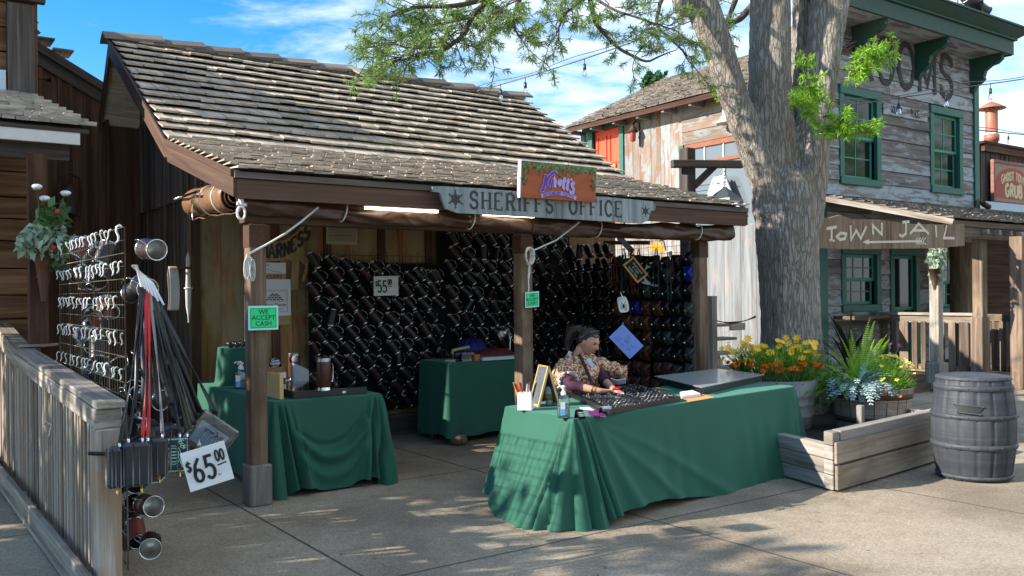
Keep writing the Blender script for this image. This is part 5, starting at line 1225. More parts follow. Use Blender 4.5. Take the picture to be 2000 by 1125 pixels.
# coffee cup
c = tp(1073, 790, zt); root = thing('coffee_cup', 'white takeaway cup with a kraft sleeve behind the small easel', 'cup', c); t = MB(); t.lathe([(.001, 0), (.028, 0), (.037, .115), (.035, .115)], c, 18); t.build('cup', M_white, root)
t = MB(); t.lathe([(.0325, .035), (.0335, .035), (.0375, .085), (.0365, .085)], c, 18); t.build('sleeve', M_card, root); t = MB(); t.lathe([(.038, .115), (.039, .122), (.034, .13), (.033, .140), (.001, .138)], c, 18); t.build('lid', M_white, root)
def gelbottle(c, label, s=1.0, g=None):
    root = thing('gel_bottle', label, 'pump bottle', c, g); X = Vector((.98, .18, 0)).normalized(); Y = Vector((-X.y, X.x, 0))
    t = MB(); pr_ = [(0, .0), (.036, .0), (.040, .008), (.040, .115), (.034, .135), (.014, .148), (.014, .155)]
    t.grid(lambda u, v: (lambda r, z, a: c+X*(r*s*math.copysign(abs(cos(a))**.6, cos(a)))+Y*(r*.65*s*math.copysign(abs(sin(a))**.6, sin(a)))+Z*z*s)(*(lambda k: (pr_[k][0], pr_[k][1]))(int(round(v*6))), 2*pi*u), 24, 6, closeu=True); t.build('bottle', M_gel, root)
    t = MB(); t.grid(lambda u, v: (lambda r, z, a: c+X*(r*s*math.copysign(abs(cos(a))**.6, cos(a)))+Y*(r*.65*s*math.copysign(abs(sin(a))**.6, sin(a)))+Z*z*s)(*[(0, .004), (.036, .004), (.0365, .070), (0, .071)][int(round(v*3))], 2*pi*u), 24, 3, closeu=True); t.build('gel', plain('clear_gel', (.62, .72, .72), .1, trans=.7), root)
    t = MB(); t.lathe([(.016, .150), (.017, .168), (.011, .176), (.007, .178), (.007, .195), (.013, .197), (.013, .210), (.001, .214)], c, 14) if s == 1 else t.lathe([(.016*s, .150*s), (.017*s, .168*s), (.007*s, .178*s), (.007*s, .195*s), (.013*s, .197*s), (.013*s, .210*s), (.001, .214*s)], c, 14); t.tube([c+Z*.204*s, c+Z*.206*s-X*.03*s, c+Z*.196*s-X*.042*s], .0055*s, 6); t.build('pump', M_white, root)
    t = MB(); f = faceMP(c-Y*(.0265*s)+Z*.02*s, X, Z, -Y); t.hexa([f(-.027*s if not k & 1 else .004*s, 0 if not k & 2 else .085*s, 0 if not k & 4 else .001) for k in range(8)]); t.build('white_label', M_paper, root)
    t = MB(); t.hexa([f(-.026*s if not k & 1 else .003*s, .004*s if not k & 2 else .040*s, .0012 if not k & 4 else .002) for k in range(8)]); t.build('blue_label', plain('sky_blue_label', (.10, .45, .85), .5), root)
gelbottle(tp(1101, 816, zt), 'clear gel pump bottle with blue label at the near corner of the front table', 1.05)
# ring tray
def tray(name, label, q, h, cells, m, ringsn, glass=False):
    """q: four top-surface corners (on the table)"""
    q = [Vector((p.x, p.y, zt)) for p in q]; cen = sum(q, Vector())/4; root = thing(name, label, 'display tray', cen)
    t = MB(); t.prism(q, Z, .012)
    for i in range(4): t.beam(q[i]+Z*(h/2+.0), q[(i+1) % 4]+Z*(h/2+.0), .012, h)
    t.build('tray', m, root)
    t = MB()
    for k in range(1, cells[0]): a_, b_ = q[0].lerp(q[1], k/cells[0]), q[3].lerp(q[2], k/cells[0]); t.beam(a_+Z*h*.55, b_+Z*h*.55, .01, h*.8)
    for k in range(1, cells[1]): a_, b_ = q[0].lerp(q[3], k/cells[1]), q[1].lerp(q[2], k/cells[1]); t.beam(a_+Z*h*.5, b_+Z*h*.5, .01, h*.78)
    t.build('divider', m, root)
    sl = MB()
    rg = MB(); nx, ny = ringsn
    for i in range(nx):
        for j in range(ny):
            u, v = (i+.5)/nx, (j+.5)/ny
            if abs((u*cells[0]) % 1) < .07 or abs((v*cells[1]) % 1) < .07 or random.random() < .12: continue
            p = q[0].lerp(q[1], u).lerp(q[3].lerp(q[2], u), v)+Z*(.012+.016)+FX*random.uniform(-.004, .004)
            r = random.uniform(.006, .009); an = random.uniform(-.4, .4); X = (FY*cos(an)+FX*sin(an))
            rg.tube([p+X*r*cos(a)+Z*(r*sin(a)) for a in [2*pi*k/7 for k in range(8)]], .0013, 4, cap=False)
            if random.random() < .7: rg.ball(p+Z*(r+.002), random.uniform(.003, .0055), 5)
    o = rg.build('rings', M_pewter, root); o['kind'] = 'stuff'
    pad = MB(); pad.prism([p+Z*.0122+(cen-p).normalized()*.02 for p in q], Z, .010); pad.build('velvet_pad', M_velvet, root)
    return root, q, cen
q = [tp(1188, 810), tp(1328, 784), tp(1240, 758), tp(1115, 776)]
tray('ring_tray', 'open black ring tray with four compartments before the seated woman', q, .035, (2, 2), M_blk, (15, 14))
q = [tp(1372, 771), tp(1487, 745), tp(1402, 733), tp(1285, 748)]
root, q, cen = tray('covered_ring_case', 'shallow display case with a clear scratched lid at the right of the front table', q, .055, (1, 1), M_blk, (20, 12))
t = MB(); t.prism([p+Z*.058+(p-cen).normalized()*.035 for p in q], Z, .006); t.build('clear_lid', clear('scratched_acrylic', (.88, .9, .9), .22, .12, .30), root)
# papers, envelope, pen, purple card, bracelets, phone
def slab(name, label, cat, q, z0, h, m): q = [Vector((p.x, p.y, z0)) for p in q]; t = MB(); t.prism(q, Z, h); o = t.build(name, m, origin=q[0]); tag(o, label, cat); return o
slab('envelope', 'orange envelope beside the paper stack on the front table', 'envelope', [tp(1345, 786), tp(1397, 777), tp(1372, 771), tp(1326, 777)], zt, .003, plain('orange_envelope', (.62, .30, .10), .7))
slab('paper_stack', 'stack of white paper slips between the ring tray and the covered case', 'paper stack', [tp(1332, 780), tp(1368, 775), tp(1352, 768), tp(1328, 772)], zt+.004, .022, M_paper)
slab('purple_card', 'purple card under the black bracelet stands', 'card', [tp(1150, 812), tp(1184, 815), tp(1178, 800), tp(1148, 802)], zt, .003, M_purplep)
slab('white_card', 'white folded card behind the purple card', 'card', [tp(1136, 802), tp(1160, 803), tp(1150, 797), tp(1132, 798)], zt+.004, .003, M_paper)
t = MB(); a_ = tp(1282, 758, zt+.008); b_ = tp(1312, 762, zt+.008); t.tube([a_, a_.lerp(b_, .6)], .006, 6); t.tube([a_.lerp(b_, .6), b_], .004, 6); tag(t.build('yellow_marker', M_yellow, origin=a_), 'yellow marker lying left of the covered case', 'marker')
for i, (px, py, lb) in enumerate(((1135, 818, 'small black bracelet stand near the gel bottle'), (1187, 808, 'low black ring stand in front of the open tray'))):
    c = tp(px, py, zt); root = thing('jewellery_stand', lb, 'jewellery stand', c); X = Vector((.9, .4, 0)).normalized(); Y = Vector((-X.y, X.x, 0)); w = .055+.04*i
    t = MB(); P_ = lambda x, y, z: c+X*x+Y*y+Z*z
    t.poly([P_(-w/2, -.02, 0), P_(w/2, -.02, 0), P_(w/2, -.01, .012), P_(-w/2, -.01, .012)]); t.poly([P_(-w/2, -.01, .012), P_(w/2, -.01, .012), P_(w/2, .03, .06-.02*i), P_(-w/2, .03, .06-.02*i)]); t.poly([P_(-w/2, .05, 0), P_(-w/2, .03, .06-.02*i), P_(w/2, .03, .06-.02*i), P_(w/2, .05, 0)]); t.build('stand', M_velvet, root, solid=.003)
    t = MB()
    for k in range(3+i*2):
        y = -.002+.009*k; z = .02+.0105*k*(1-.35*i); t.tube([P_(-w*.42, y-.006, z), P_(w*.42, y-.006, z)], .0042, 5)
    t.build('bracelets', M_steel, root)
t = MB(); c = tp(1205, 756, zt+.004); t.box(c, (FX, FY, Z), (.16, .018, .006)); o = t.build('beaded_strip', plain('pale_gold_beads', (.55, .50, .28), .4, nscale=80, namt=.6), origin=c); tag(o, 'narrow beaded strip lying along the far edge of the ring tray', 'beads')
# ---------------------------------------------------------------- goods on the side table
zl = LZ+.002; lp = lambda px, py: gz(px, py, zl)
def mug_stand(px, py, lb, m, h=.27):
    t = thing('standing_tankard', lb, 'tankard', lp(px, py)); c = lp(px, py); r = .060
    b = MB(); b.lathe([(r*.9, .028), (r, .04), (r*1.0, h-.045), (r*.95, h-.03)], c, 20); b.build('leather_sleeve', m, t)
    b = MB(); b.lathe([(.001, 0), (r, 0), (r*1.02, .010), (r*.97, .014), (r*.97, .020), (r*.93, .030)], c, 20); b.build('base_ring', M_steel, t)
    b = MB(); b.lathe([(r*.94, h-.031), (r*.97, h-.025), (r*.93, h-.018), (r*1.0, h-.004), (r*.98, h), (.001, h+.004)], c, 20); b.build('lid', M_steeld, t)
    X = (U*.9+V*.3).normalized(); b = MB(); b.tube([c+X*r*.95+Z*(h-.05), c+X*(r+.035)+Z*(h-.055), c+X*(r+.04)+Z*(h-.08), c+X*(r+.04)+Z*.10, c+X*(r+.03)+Z*.07, c+X*r*.95+Z*.065], .005, 7); b.build('handle', M_steel, t); return t
q = [lp(588, 795), lp(700, 772), lp(630, 745), lp(520, 760)]; q = [S(.42, .30), S(1.05, .24), S(1.08, 1.05), S(.45, 1.1)]
q = [Vector((p.x, p.y, zl)) for p in q]; cen = sum(q, Vector())/4
root = thing('glass_jewel_case', 'flat black glass-topped jewel case on the left table', 'display case', cen); t = MB(); t.prism(q, Z, .008)
for i in range(4): t.beam(q[i]+Z*.028, q[(i+1) % 4]+Z*.028, .016, .055)
t.build('case', M_blk, root); t = MB(); t.prism([p+Z*.057 for p in q], Z, .004); t.build('glass_lid', M_case, root)
rg = MB()
for i in range(170):
    p = q[0].lerp(q[1], random.uniform(.05, .95)).lerp(q[3].lerp(q[2], random.uniform(.05, .95)), random.uniform(.05, .95))+Z*.02; rg.ball(p, random.uniform(.003, .008), 5)
o = rg.build('silver_trinkets', M_steel, root); o['kind'] = 'stuff'
t = MB(); fo = q[0].lerp(q[1], .68)-V*.0085+Z*.028; t.box(fo, (U, V, Z), (.03, .002, .018)); t.build('price_tag', M_paper, root)
zl = LZ+.065; mug_stand(633, 763, 'tall dark red leather tankard standing on the glass jewel case', plain('dark_oxblood', (.055, .012, .008), .4, nscale=30, namt=.3)); zl = LZ+.002
mug_stand(575, 742, 'tall reddish brown leather tankard standing behind the jewel case', plain('red_brown_leather', (.085, .022, .010), .4, nscale=30, namt=.3), .27)
# paper bag
c = S(1.0, 1.62, zl); t = MB(); X, Y = U*.8, V*.8
P_ = lambda x, y, z: c+X*x+Y*y+Z*z
t.hexa([P_(-.09 if not k & 1 else .12, -.05 if not k & 2 else .05, 0 if not k & 4 else (.20 if not k & 1 else .12)) for k in range(8)]); t.hexa([P_(-.085+(.02 if k & 4 else 0) if not k & 1 else -.03, -.045 if not k & 2 else .045, .20 if not k & 4 else .26) for k in range(8)])
tag(t.build('paper_bag', plain('creased_grey_paper', (.42, .43, .45), .85, nscale=14, namt=.25, bump=1), origin=c, bevel=.012), 'crumpled white paper bag between the two standing tankards', 'paper bag')
gelbottle(S(.34, 1.38, zl), 'tall clear pump bottle left of the left porch post', 1.2); gelbottle(S(.44, 1.62, zl), 'second pump bottle half hidden behind the left porch post', 1.05)
# cloth-covered stand with little bracelets
c = S(.48, 1.85, zl); t = MB()
def cv_(u, v):
    a = 2*pi*u; w, d, h = .18, .15, .36; r = 1
    if v < .25: k = v/.25; return c+Z*(h+.004*sin(a*3))+U*(w*k*math.copysign(abs(cos(a))**.5, cos(a)))+V*(d*k*math.copysign(abs(sin(a))**.5, sin(a)))
    k = (v-.25)/.75; f_ = 1+.10*k+.09*k*sin(a*5+1)+.05*k*sin(a*9)+.22*k*ss(.8, 1, k)*sin(a*2+1)**2
    return c+Z*(h*(1-k))+U*(w*f_*math.copysign(abs(cos(a))**.6, cos(a)))+V*(d*f_*math.copysign(abs(sin(a))**.6, sin(a)))
t.grid(cv_, 60, 24, closeu=True); tag(t.build('cloth_covered_box', M_cloth, origin=c), 'box draped in green cloth at the far left of the left table', 'draped box')
c = S(.50, 1.80, zl+.37); root = thing('bracelet_stand', 'row of small black bracelet rolls on top of the draped box', 'bracelet stand', c)
for k in range(5): t = MB(); p = c+U*(-.12+.06*k); t.tube([p-V*.06, p+V*.05+Z*.03], .022, 8); t.tube([p-V*.02+Z*.03, p+V*.0+Z*.036], .012, 6); t.build('roll', M_blk, root); t = MB(); t.tube([p-V*.06+Z*.02-U*.01, p+V*.0+Z*.035-U*.01], .005, 5); t.build('silver_band', M_steel, root)
# hanging strip of cards behind the post
o = onb(478, 672, 2.0); ob, f = flatthing('card_strip', 'narrow white strip of printed cards hanging beside the left post', 'card strip', onb(478, 700, 1.9), U, Z, N_, .11, .62, M_paper)
t = MB(); mp = lambda x, y, l: f(x, y, .0055+l)
for k in range(5): stroke(t, [(.015, .06+.12*k), (.095, .06+.12*k), (.095, .13+.12*k), (.015, .13+.12*k), (.015, .06+.12*k)], .004, mp, 0); stroke(t, [(.03, .095+.12*k), (.08, .095+.12*k)], .02, mp, 0)
t.build('strip_print', plain('blue_black_print', (.03, .04, .15), .7), ob)
# boxes and jars right of the post
def jar(px, py, lb, r, h, m, cap, zb=zl):
    c = gz(px, py, zb); root = thing('jar', lb, 'jar', c); t = MB(); t.lathe([(.001, 0), (r, 0), (r, h*.85), (r*.85, h)], c, 14); t.build('jar_body', m, root); t = MB(); t.lathe([(r*.9, h), (r*.9, h+.02), (.001, h+.021)], c, 14); t.build('jar_lid', cap, root)
c = S(.62, 1.30, zl); root = thing('goods_box', 'white box with a dark purple label stacked behind the jewel case', 'box', c); t = MB(); t.box(c+Z*.07, (U, V, Z), (.20, .14, .14)); t.build('carton', M_paper, root); t = MB(); t.box(c+Z*.06-V*.071, (U, V, Z), (.19, .003, .06)); t.build('purple_label', plain('dusky_label', (.10, .035, .06), .6, nscale=60, namt=.5), root)
c = S(.62, 1.30, zl+.145); t = MB(); t.box(c+Z*.03, (U, V, Z), (.16, .11, .06)); t.box(c+Z*.07, (U, V, Z), (.19, .13, .018)); tag(t.build('tan_wooden_box', plain('tan_box_wood', (.28, .12, .045), .6, nscale=20, namt=.2), origin=c), 'small tan lidded box on top of the white carton', 'box')
jar(517, 760, 'purple capped jar beside the left post', .05, .12, plain('violet_glass', (.10, .07, .20), .3), M_blk); jar(538, 716, 'small clear bowl of trinkets above the tan box', .055, .05, M_clear, M_clear, zl+.225)
for dx, m, nm in ((-.02, M_redv, 'red'), (.04, M_blue, 'blue'), (.09, M_white, 'white')): c = S(.50+dx*.8, 1.42, zl+.14); t = MB(); t.tube([c, c+Z*.10+U*.01], .014, 7); tag(t.build('marker_pen', m, origin=c), '%s marker standing beside the left post' % nm, 'marker')
t = MB(); t.hexa([S(.30 if not k & 1 else .335, .30 if not k & 2 else .62, zl+(0 if not k & 4 else .21)) for k in range(8)]); tag(t.build('pine_board', M_wlight, origin=S(.3, .4, zl), bevel=.004), 'pale wooden panel leaning upright right of the left post', 'panel')
# ---------------------------------------------------------------- goods on the back table
zm = MZ+.002; bp = lambda a, b, z=0: S(a, b, zm+z)
t = MB(); t.box(bp(2.83, 1.55, .045), (U, V, Z), (.28, .16, .09)); tag(t.build('clear_box', M_case, origin=bp(2.78, 1.55)), 'smoky clear plastic box at the left of the back table', 'box')
t = MB(); t.tube([bp(2.70, 1.50, .12), bp(2.72, 1.50, .125), bp(2.93, 1.52, .15)], .016, 8); t.tube([bp(2.705, 1.50, .12), bp(2.70, 1.5, .08)], .014, 8); tag(t.build('yellow_tube', plain('dull_yellow', (.42, .36, .08), .6), origin=bp(2.66, 1.5, .1)), 'yellow tube lying across the clear box', 'tube')
t = MB(); t.box(bp(2.98, 1.46, .035), (U, V, Z), (.07, .06, .07)); tag(t.build('amber_box', plain('amber_box_brown', (.34, .12, .03), .4), origin=bp(2.98, 1.46)), 'tiny amber box in the middle of the back table', 'box')
def lump(nm, lb, cat, c, rx, ry, rz_, m, sd):
    t = MB(); t.grid(lambda u, v: c+U*(rx*sin(pi*v)*cos(2*pi*u)*(1+.14*sin(5*u*6.28+sd)))+V*(ry*sin(pi*v)*sin(2*pi*u))+Z*max(0, rz_*(-cos(pi*v))*(1+.22*sin(7*u*6.28+v*9+sd))+rz_*.3), 28, 14, closeu=True); tag(t.build(nm, m, origin=c), lb, cat)
lump('blue_bag', 'deep blue cloth bag at the back of the back table', 'bag', bp(3.12, 1.75), .20, .12, .16, plain('deep_blue_cloth', (.006, .008, .16), .7), 1)
lump('red_cloth', 'folded dark red cloth on the back table', 'cloth', bp(3.28, 1.55), .26, .11, .085, plain('dark_red_cloth', (.10, .012, .012), .8), 2)
t = MB(); t.hexa([bp(3.02 if not k & 1 else 3.5, 1.38 if not k & 2 else 1.5, 0 if not k & 4 else .035) for k in range(8)]); tag(t.build('white_board', M_plaster, origin=bp(3.2, 1.4)), 'long pale board lying along the front of the back table', 'board')
t = MB(); t.box(bp(3.0, 1.58, .105), ((U+V*.3).normalized(), (V-U*.3).normalized(), Z), (.17, .07, .006)); o = t.build('phone', M_blk, origin=bp(3.0, 1.58)); tag(o, 'dark phone with a pale rim on top of the goods on the back table', 'phone')
c = bp(3.50, 1.55); root = thing('desk_lamp', 'silver cone desk lamp on a thin bent arm at the right of the back table', 'lamp', c)
hd = onb(984, 650, 1.5); t = MB(); t.tube([c, c+Z*.06, c+Z*.22+U*.01, c+Z*.34-U*.03, hd+U*.10-Z*.02], .008, 7); t.lathe([(.06, 0), (.06, .01), (.02, .018)], c, 14); t.build('arm', M_white, root)
dl = (-U*.93-Z*.30-V*.2).normalized(); xl = dl.cross(V).normalized(); yl = dl.cross(xl); t = MB(); t.lathe([(.012, -.10), (.022, -.09), (.034, -.02), (.055, .05), (.050, .05), (.03, -.02), (.001, -.05)], hd, 20, ax=(xl, yl, dl)); t.build('lamp_shade', M_steeld, root)
t = MB(); t.ball(hd+dl*.035, .035, 10); t.build('bulb', M_white, root)
# ---------------------------------------------------------------- seated woman
PC = Vector((.50, 7.83, 0)); FD = Vector((.72, -.69, 0)).normalized(); SD = Vector((-FD.y, FD.x, 0))   # facing the table; SD = her left
pr_ = thing('person', 'seated woman in flowered dress over plum sleeves, sunglasses on her hair, looking down', 'person', PC)
def skin(name, J, E, m, parent, sub=2):
    me = bpy.data.meshes.new(name); me.from_pydata([Vector(j[0])-wloc(parent) for j in J], E, []); o = bpy.data.objects.new(name, me); COL.objects.link(o); o.parent = parent
    md = o.modifiers.new('skin', 'SKIN'); md.use_smooth_shade = True; sv = me.skin_vertices[0].data if len(me.skin_vertices) else None
    if sv is None:
        bpy.context.view_layer.objects.active = o; bm = bmesh.new(); bm.from_mesh(me); bm.verts.layers.skin.verify(); bm.to_mesh(me); bm.free(); sv = me.skin_vertices[0].data
    for i, j in enumerate(J): r = j[1]; sv[i].radius = r if isinstance(r, tuple) else (r, r); sv[i].use_root = (i == 0)
    sb_ = o.modifiers.new('sub', 'SUBSURF'); sb_.levels = sub; sb_.render_levels = sub; me.materials.append(m); return o
hip = PC+Z*.50; chest = PC+FD*.05+Z*.84; nk = PC+FD*.10+Z*1.06; hc = PC+FD*.165+Z*1.185+Vector((.035, 0, 0))
shR = chest-SD*.17+Z*.11+FD*0; shL = chest+SD*.17+Z*.11       # her right is nearer the left of the picture
elR = gz(1122, 752, .80); elR = at(1116, 752, 7.38); wrR = at(1172, 764, 7.30); haR = at(1190, 762, 7.36)
elL = at(1172, 735, 7.75); wrL = at(1200, 762, 7.50)
J = [(hip, (.15, .12)), (PC+FD*.02+Z*.66, (.125, .10)), (chest, (.14, .105)), (nk, (.052, .055)), (nk+FD*.02+Z*.05, .047), (nk+FD*.035+Z*.10, .045),
     (shR, .052), (elR, .043), (wrR, .027), (shL, .052), (elL, .043), (wrL, .027)]
E = [(0, 1), (1, 2), (2, 3), (3, 4), (4, 5), (2, 6), (6, 7), (7, 8), (2, 9), (9, 10), (10, 11)]
def hand(w, dirv, upv, J, E, wi, flip=1):
    dirv = dirv.normalized(); sv_ = dirv.cross(upv).normalized()*flip; dn = -Z
    pi_ = len(J); J.append((w+dirv*.045, (.026, .016))); E.append((wi, pi_)); 
    pj = len(J); J.append((w+dirv*.078, (.030, .013))); E.append((pi_, pj))
    for k, (off, ln) in enumerate(((-.026, .058), (-.009, .068), (.009, .064), (.026, .050))):
        b0 = len(J); p0_ = w+dirv*.092+sv_*off; J.append((p0_, .0085)); J.append((p0_+dirv*ln*.5+dn*.012+sv_*off*.15, .0078)); J.append((p0_+dirv*ln*.85+dn*.034, .0068)); E += [(pj, b0), (b0, b0+1), (b0+1, b0+2)]
    b0 = len(J); p0_ = w+dirv*.035-sv_*.030; J.append((p0_, .011)); J.append((p0_+dirv*.028-sv_*.016+dn*.006, .0095)); J.append((p0_+dirv*.055-sv_*.014+dn*.02, .008)); E += [(pi_, b0), (b0, b0+1), (b0+1, b0+2)]
hand(wrR, (haR-wrR).normalized()*.8+FX*.2, Z, J, E, 8); hand(wrL, Vector((.35, -.85, -.15)), Z, J, E, 11, 1)
skin('body', J, E, M_skin, pr_)
# head: face towards picture right and down
fd = Vector((.76, -.54, -.42)).normalized(); hr = fd.cross(Z).normalized(); hu = hr.cross(fd).normalized()
def headp(u, v):
    th = 2*pi*u; ph = pi*v; x, y, z = sin(ph)*sin(th), sin(ph)*cos(th), -cos(ph)     # y forward
    r = 1.0; X_ = x*.072; Y_ = y*.092; Z_ = z*.112
    if z < 0: X_ *= 1-.34*(-z)**1.4; Y_ *= 1-.05*(-z)
    f = max(0, y)
    Y_ += f**6*.004
    Y_ += .022*ga(x, .16)*ga(z+.16, .13)*f          # nose
    Y_ += .010*ga(x, .12)*ga(z-.02, .16)*f
    Y_ -= .010*(ga(x-.38, .18)+ga(x+.38, .18))*ga(z-.10, .11)*f    # sockets
    Y_ += .006*ga(x, .5)*ga(z-.27, .08)*f           # brow
    Y_ += .007*ga(x, .25)*ga(z+.50, .07)*f-.004*ga(x, .25)*ga(z+.42, .03)*f; Y_ += .004*ga(x, .22)*ga(z+.58, .05)*f  # lips
    Y_ += .012*ga(x, .30)*ga(z+.86, .16)*f          # chin
    return hc+hr*X_+fd*Y_+hu*Z_
t = MB(); t.grid(headp, 48, 36, closeu=True); hd_ = t.build('head', M_skin, pr_)
t = MB()
for s2 in (-1, 1): t.ball(hc+hr*(.028*s2)+fd*.076+hu*.013, (.0125, .010, .0065), 10, ax=(hr, fd, hu))
t.build('eyes', plain('dark_eye', (.03, .02, .015), .3), hd_)
t = MB()
for s2 in (-1, 1): t.tube([hc+hr*(s2*x)+fd*y+hu*z for x, y, z in ((.012, .0915, .026), (.026, .088, .031), (.044, .076, .027))], .0032, 5)
t.build('eyebrows', M_hair, hd_)
t = MB(); t.ball(hc+fd*.0885-hu*.058, (.019, .006, .0065), 10, ax=(hr, fd, hu)); t.build('lips', plain('lip', (.28, .08, .065), .5), hd_)
for s2 in (-1, 1): t = MB(); t.ball(hc+hr*(.074*s2)-fd*.004-hu*.003, (.008, .016, .028), 10, ax=(hr, fd, hu)); t.ball(hc+hr*(.080*s2)-fd*.004-hu*.012, (.005, .009, .012), 8, ax=(hr, fd, hu)); t.build('ear', M_skin, hd_)
t = MB(); t.ball(hc-hr*(.082)-fd*.002-hu*.048, .006, 6); t.build('earring', M_redv, hd_)
def hairp(u, v):
    th = 2*pi*u; ph = pi*v; x, y, z = sin(ph)*sin(th), sin(ph)*cos(th), -cos(ph)
    lim = .46 if y > .2 else (-.05 if y > -.25 else -.42)
    k = 1.10+.015*sin(th*24)+.01*sin(ph*30)
    X_, Y_, Z_ = x*.072*k, y*.092*k-.008, z*.112*k
    cut = .68*ss(.0, .55, y)-.12*ss(.3, -.2, y)-.30*ss(-.2, -.7, y)
    if z < cut: sh = (cut-z); Z_ = cut*.112*k-sh*.01; X_ *= .86; Y_ *= .86
    return hc+hr*X_+fd*Y_+hu*Z_
t = MB(); t.grid(hairp, 56, 34, closeu=True); t.build('hair', M_hair, hd_)
pt = hc-fd*.10+hu*.055; t = MB(); t.tube([pt+fd*.02, pt-fd*.035+hu*.01, pt-fd*.075-hu*.03, pt-fd*.09-hu*.10, pt-fd*.085-hu*.17, pt-fd*.06-hu*.22], [.022, .034, .040, .038, .028, .008], 14, rfn=lambda a, k: 1+.10*sin(a*7+k*3)+.05*sin(a*13)); t.build('ponytail', M_hair, hd_)
t = MB()
for s2 in (-1, 1):
    t.grid(lambda u, v: hc+hr*(s2*.006+s2*.050*u)+fd*(.044-.035*u*u+.006*v)+hu*(.108+.022*v-.026*u*u), 8, 4)
    t.tube([hc+hr*(s2*.062)+fd*.02+hu*.092, hc+hr*(s2*.083)-fd*.02+hu*.05, hc+hr*(s2*.082)-fd*.05+hu*.02], .004, 5)
t.build('sunglasses', plain('glossy_sunglass', (.03, .045, .05), .08, spec=1, coat=1), hd_, solid=.004)
# clothes
def sleeve(name, P_, R, m, folds=.05, n=20, par=pr_, nf=6):
    t = MB(); pts = [];
    for k in range(len(P_)-1):
        for q in range(6): pts.append(P_[k].lerp(P_[k+1], q/6))
    pts.append(P_[-1]); rr = []
    for k in range(len(P_)-1):
        for q in range(6): rr.append(R[k]+(R[k+1]-R[k])*ss(0, 1, q/6))
    rr.append(R[-1]); t.tube(pts, rr, n, rfn=lambda a, k: 1+folds*sin(a*nf+k*11)+folds*.6*sin(k*38+a)); return t.build(name, m, par, sub=1)
def mid3(a, b, q): return a.lerp(b, q)
# bodice
t = MB()
def bod(u, v):
    a = 2*pi*u; z = .46+.64*v; cx = PC+FD*(.02+.07*v)
    w = [.20, .185, .175, .215, .235, .215, .085][min(6, int(v*6))]; w2 = [.20, .185, .175, .215, .235, .215, .085][min(6, int(v*6)+1)]; w = w+(w2-w)*(v*6-int(v*6))
    d = w*.70 if v < .9 else w*.85; f_ = 1+.035*sin(a*9+v*5)+.02*sin(v*40+a*3)
    return cx+SD*(w*cos(a)*f_)+FD*(d*sin(a)*f_+(.05*ga(v-.62, .18) if sin(a) > 0 else 0))+Z*(z-.03*abs(cos(a))*ss(.75, 1, v))
t.grid(bod, 44, 36, closeu=True); t.build('dress', M_dress, pr_)
sleeve('puff_sleeve', [shR+SD*.04+Z*.03, mid3(shR, elR, .38), mid3(shR, elR, .72)], [.075, .115, .080], M_dress, .09, 24, nf=7)
sleeve('puff_sleeve', [shL-SD*.04+Z*.03, mid3(shL, elL, .4)+SD*.02, mid3(shL, elL, .75)+SD*.03], [.075, .115, .10], M_dress, .09, 24, nf=7)
sleeve('under_sleeve', [mid3(shR, elR, .55), elR, mid3(elR, wrR, .40)], [.056, .050, .040], M_purple, .035, 18)
sleeve('under_sleeve', [mid3(shL, elL, .5), elL, mid3(elL, wrL, .45)], [.066, .062, .045], M_purple, .035, 18)
def ruffle(c, ax, r, parent=pr_, w=.03):
    ax = ax.normalized(); X = ax.cross(Z).normalized() if abs(ax.z) < .9 else U; Y = ax.cross(X); t = MB(); t.grid(lambda u, v: c+X*((r+w*v)*cos(2*pi*u))+Y*((r+w*v)*sin(2*pi*u))+ax*(.012*sin(2*pi*u*16)*v+.008*sin(2*pi*u*7)), 96, 3, closeu=True); t.build('lace_ruffle', M_lace, parent, solid=.002)
ruffle(mid3(shR, elR, .73), elR-shR, .066, w=.022); ruffle(mid3(shL, elL, .72)+SD*.02, elL-shL, .08)
ruffle(nk+Z*.0+FD*.0, Z+FD*.35, .070)
# apron wing with pale lining and the bag strap
t = MB(); wp = at(1190, 712, 7.9); t.grid(lambda u, v: at(1150+75*u, 690+26*u+(40-12*u)*v, 7.86-.10*sin(pi*v))+Z*(.01*sin(u*20)), 14, 10); t.build('draped_shawl', M_dress, pr_, solid=.006)
t = MB(); t.grid(lambda u, v: at(1192+30*u, 738+4*sin(pi*u)*(1-v)+14*v-6*abs(u-.5)*v, 7.74+.06*v), 12, 6); t.build('shawl_lining', M_lace, pr_, solid=.006)
st = [at(1131, 692, 7.66), at(1142, 715, 7.56), at(1158, 752, 7.50)]; t = MB(); t.grid(lambda u, v: (st[0].lerp(st[1], v*2) if v < .5 else st[1].lerp(st[2], v*2-1))+Vector((.014*(u-.5)*2, -.03, .006*(u-.5))), 2, 10); t.build('bag_strap', plain('dark_maroon_strap', (.03, .006, .008), .7), pr_, solid=.005)
t = MB(); c = at(1153, 708, 7.54); t.box(c, ((Vector((.8, 0, .6))), Vector((0, 1, 0)), Vector((-.6, 0, .8))), (.032, .006, .075)); t.build('name_badge', plain('pale_blue_badge', (.45, .66, .82), .4), pr_)
for q, r_ in ((.74, .033), (.84, .031)):
    c = elR.lerp(wrR, q); ax = (wrR-elR).normalized(); X = ax.cross(Z).normalized(); Y = ax.cross(X); t = MB(); t.tube([c+X*r_*cos(a)+Y*r_*sin(a) for a in [2*pi*k/14 for k in range(15)]], .004, 6); t.build('bracelet', M_gold, pr_)
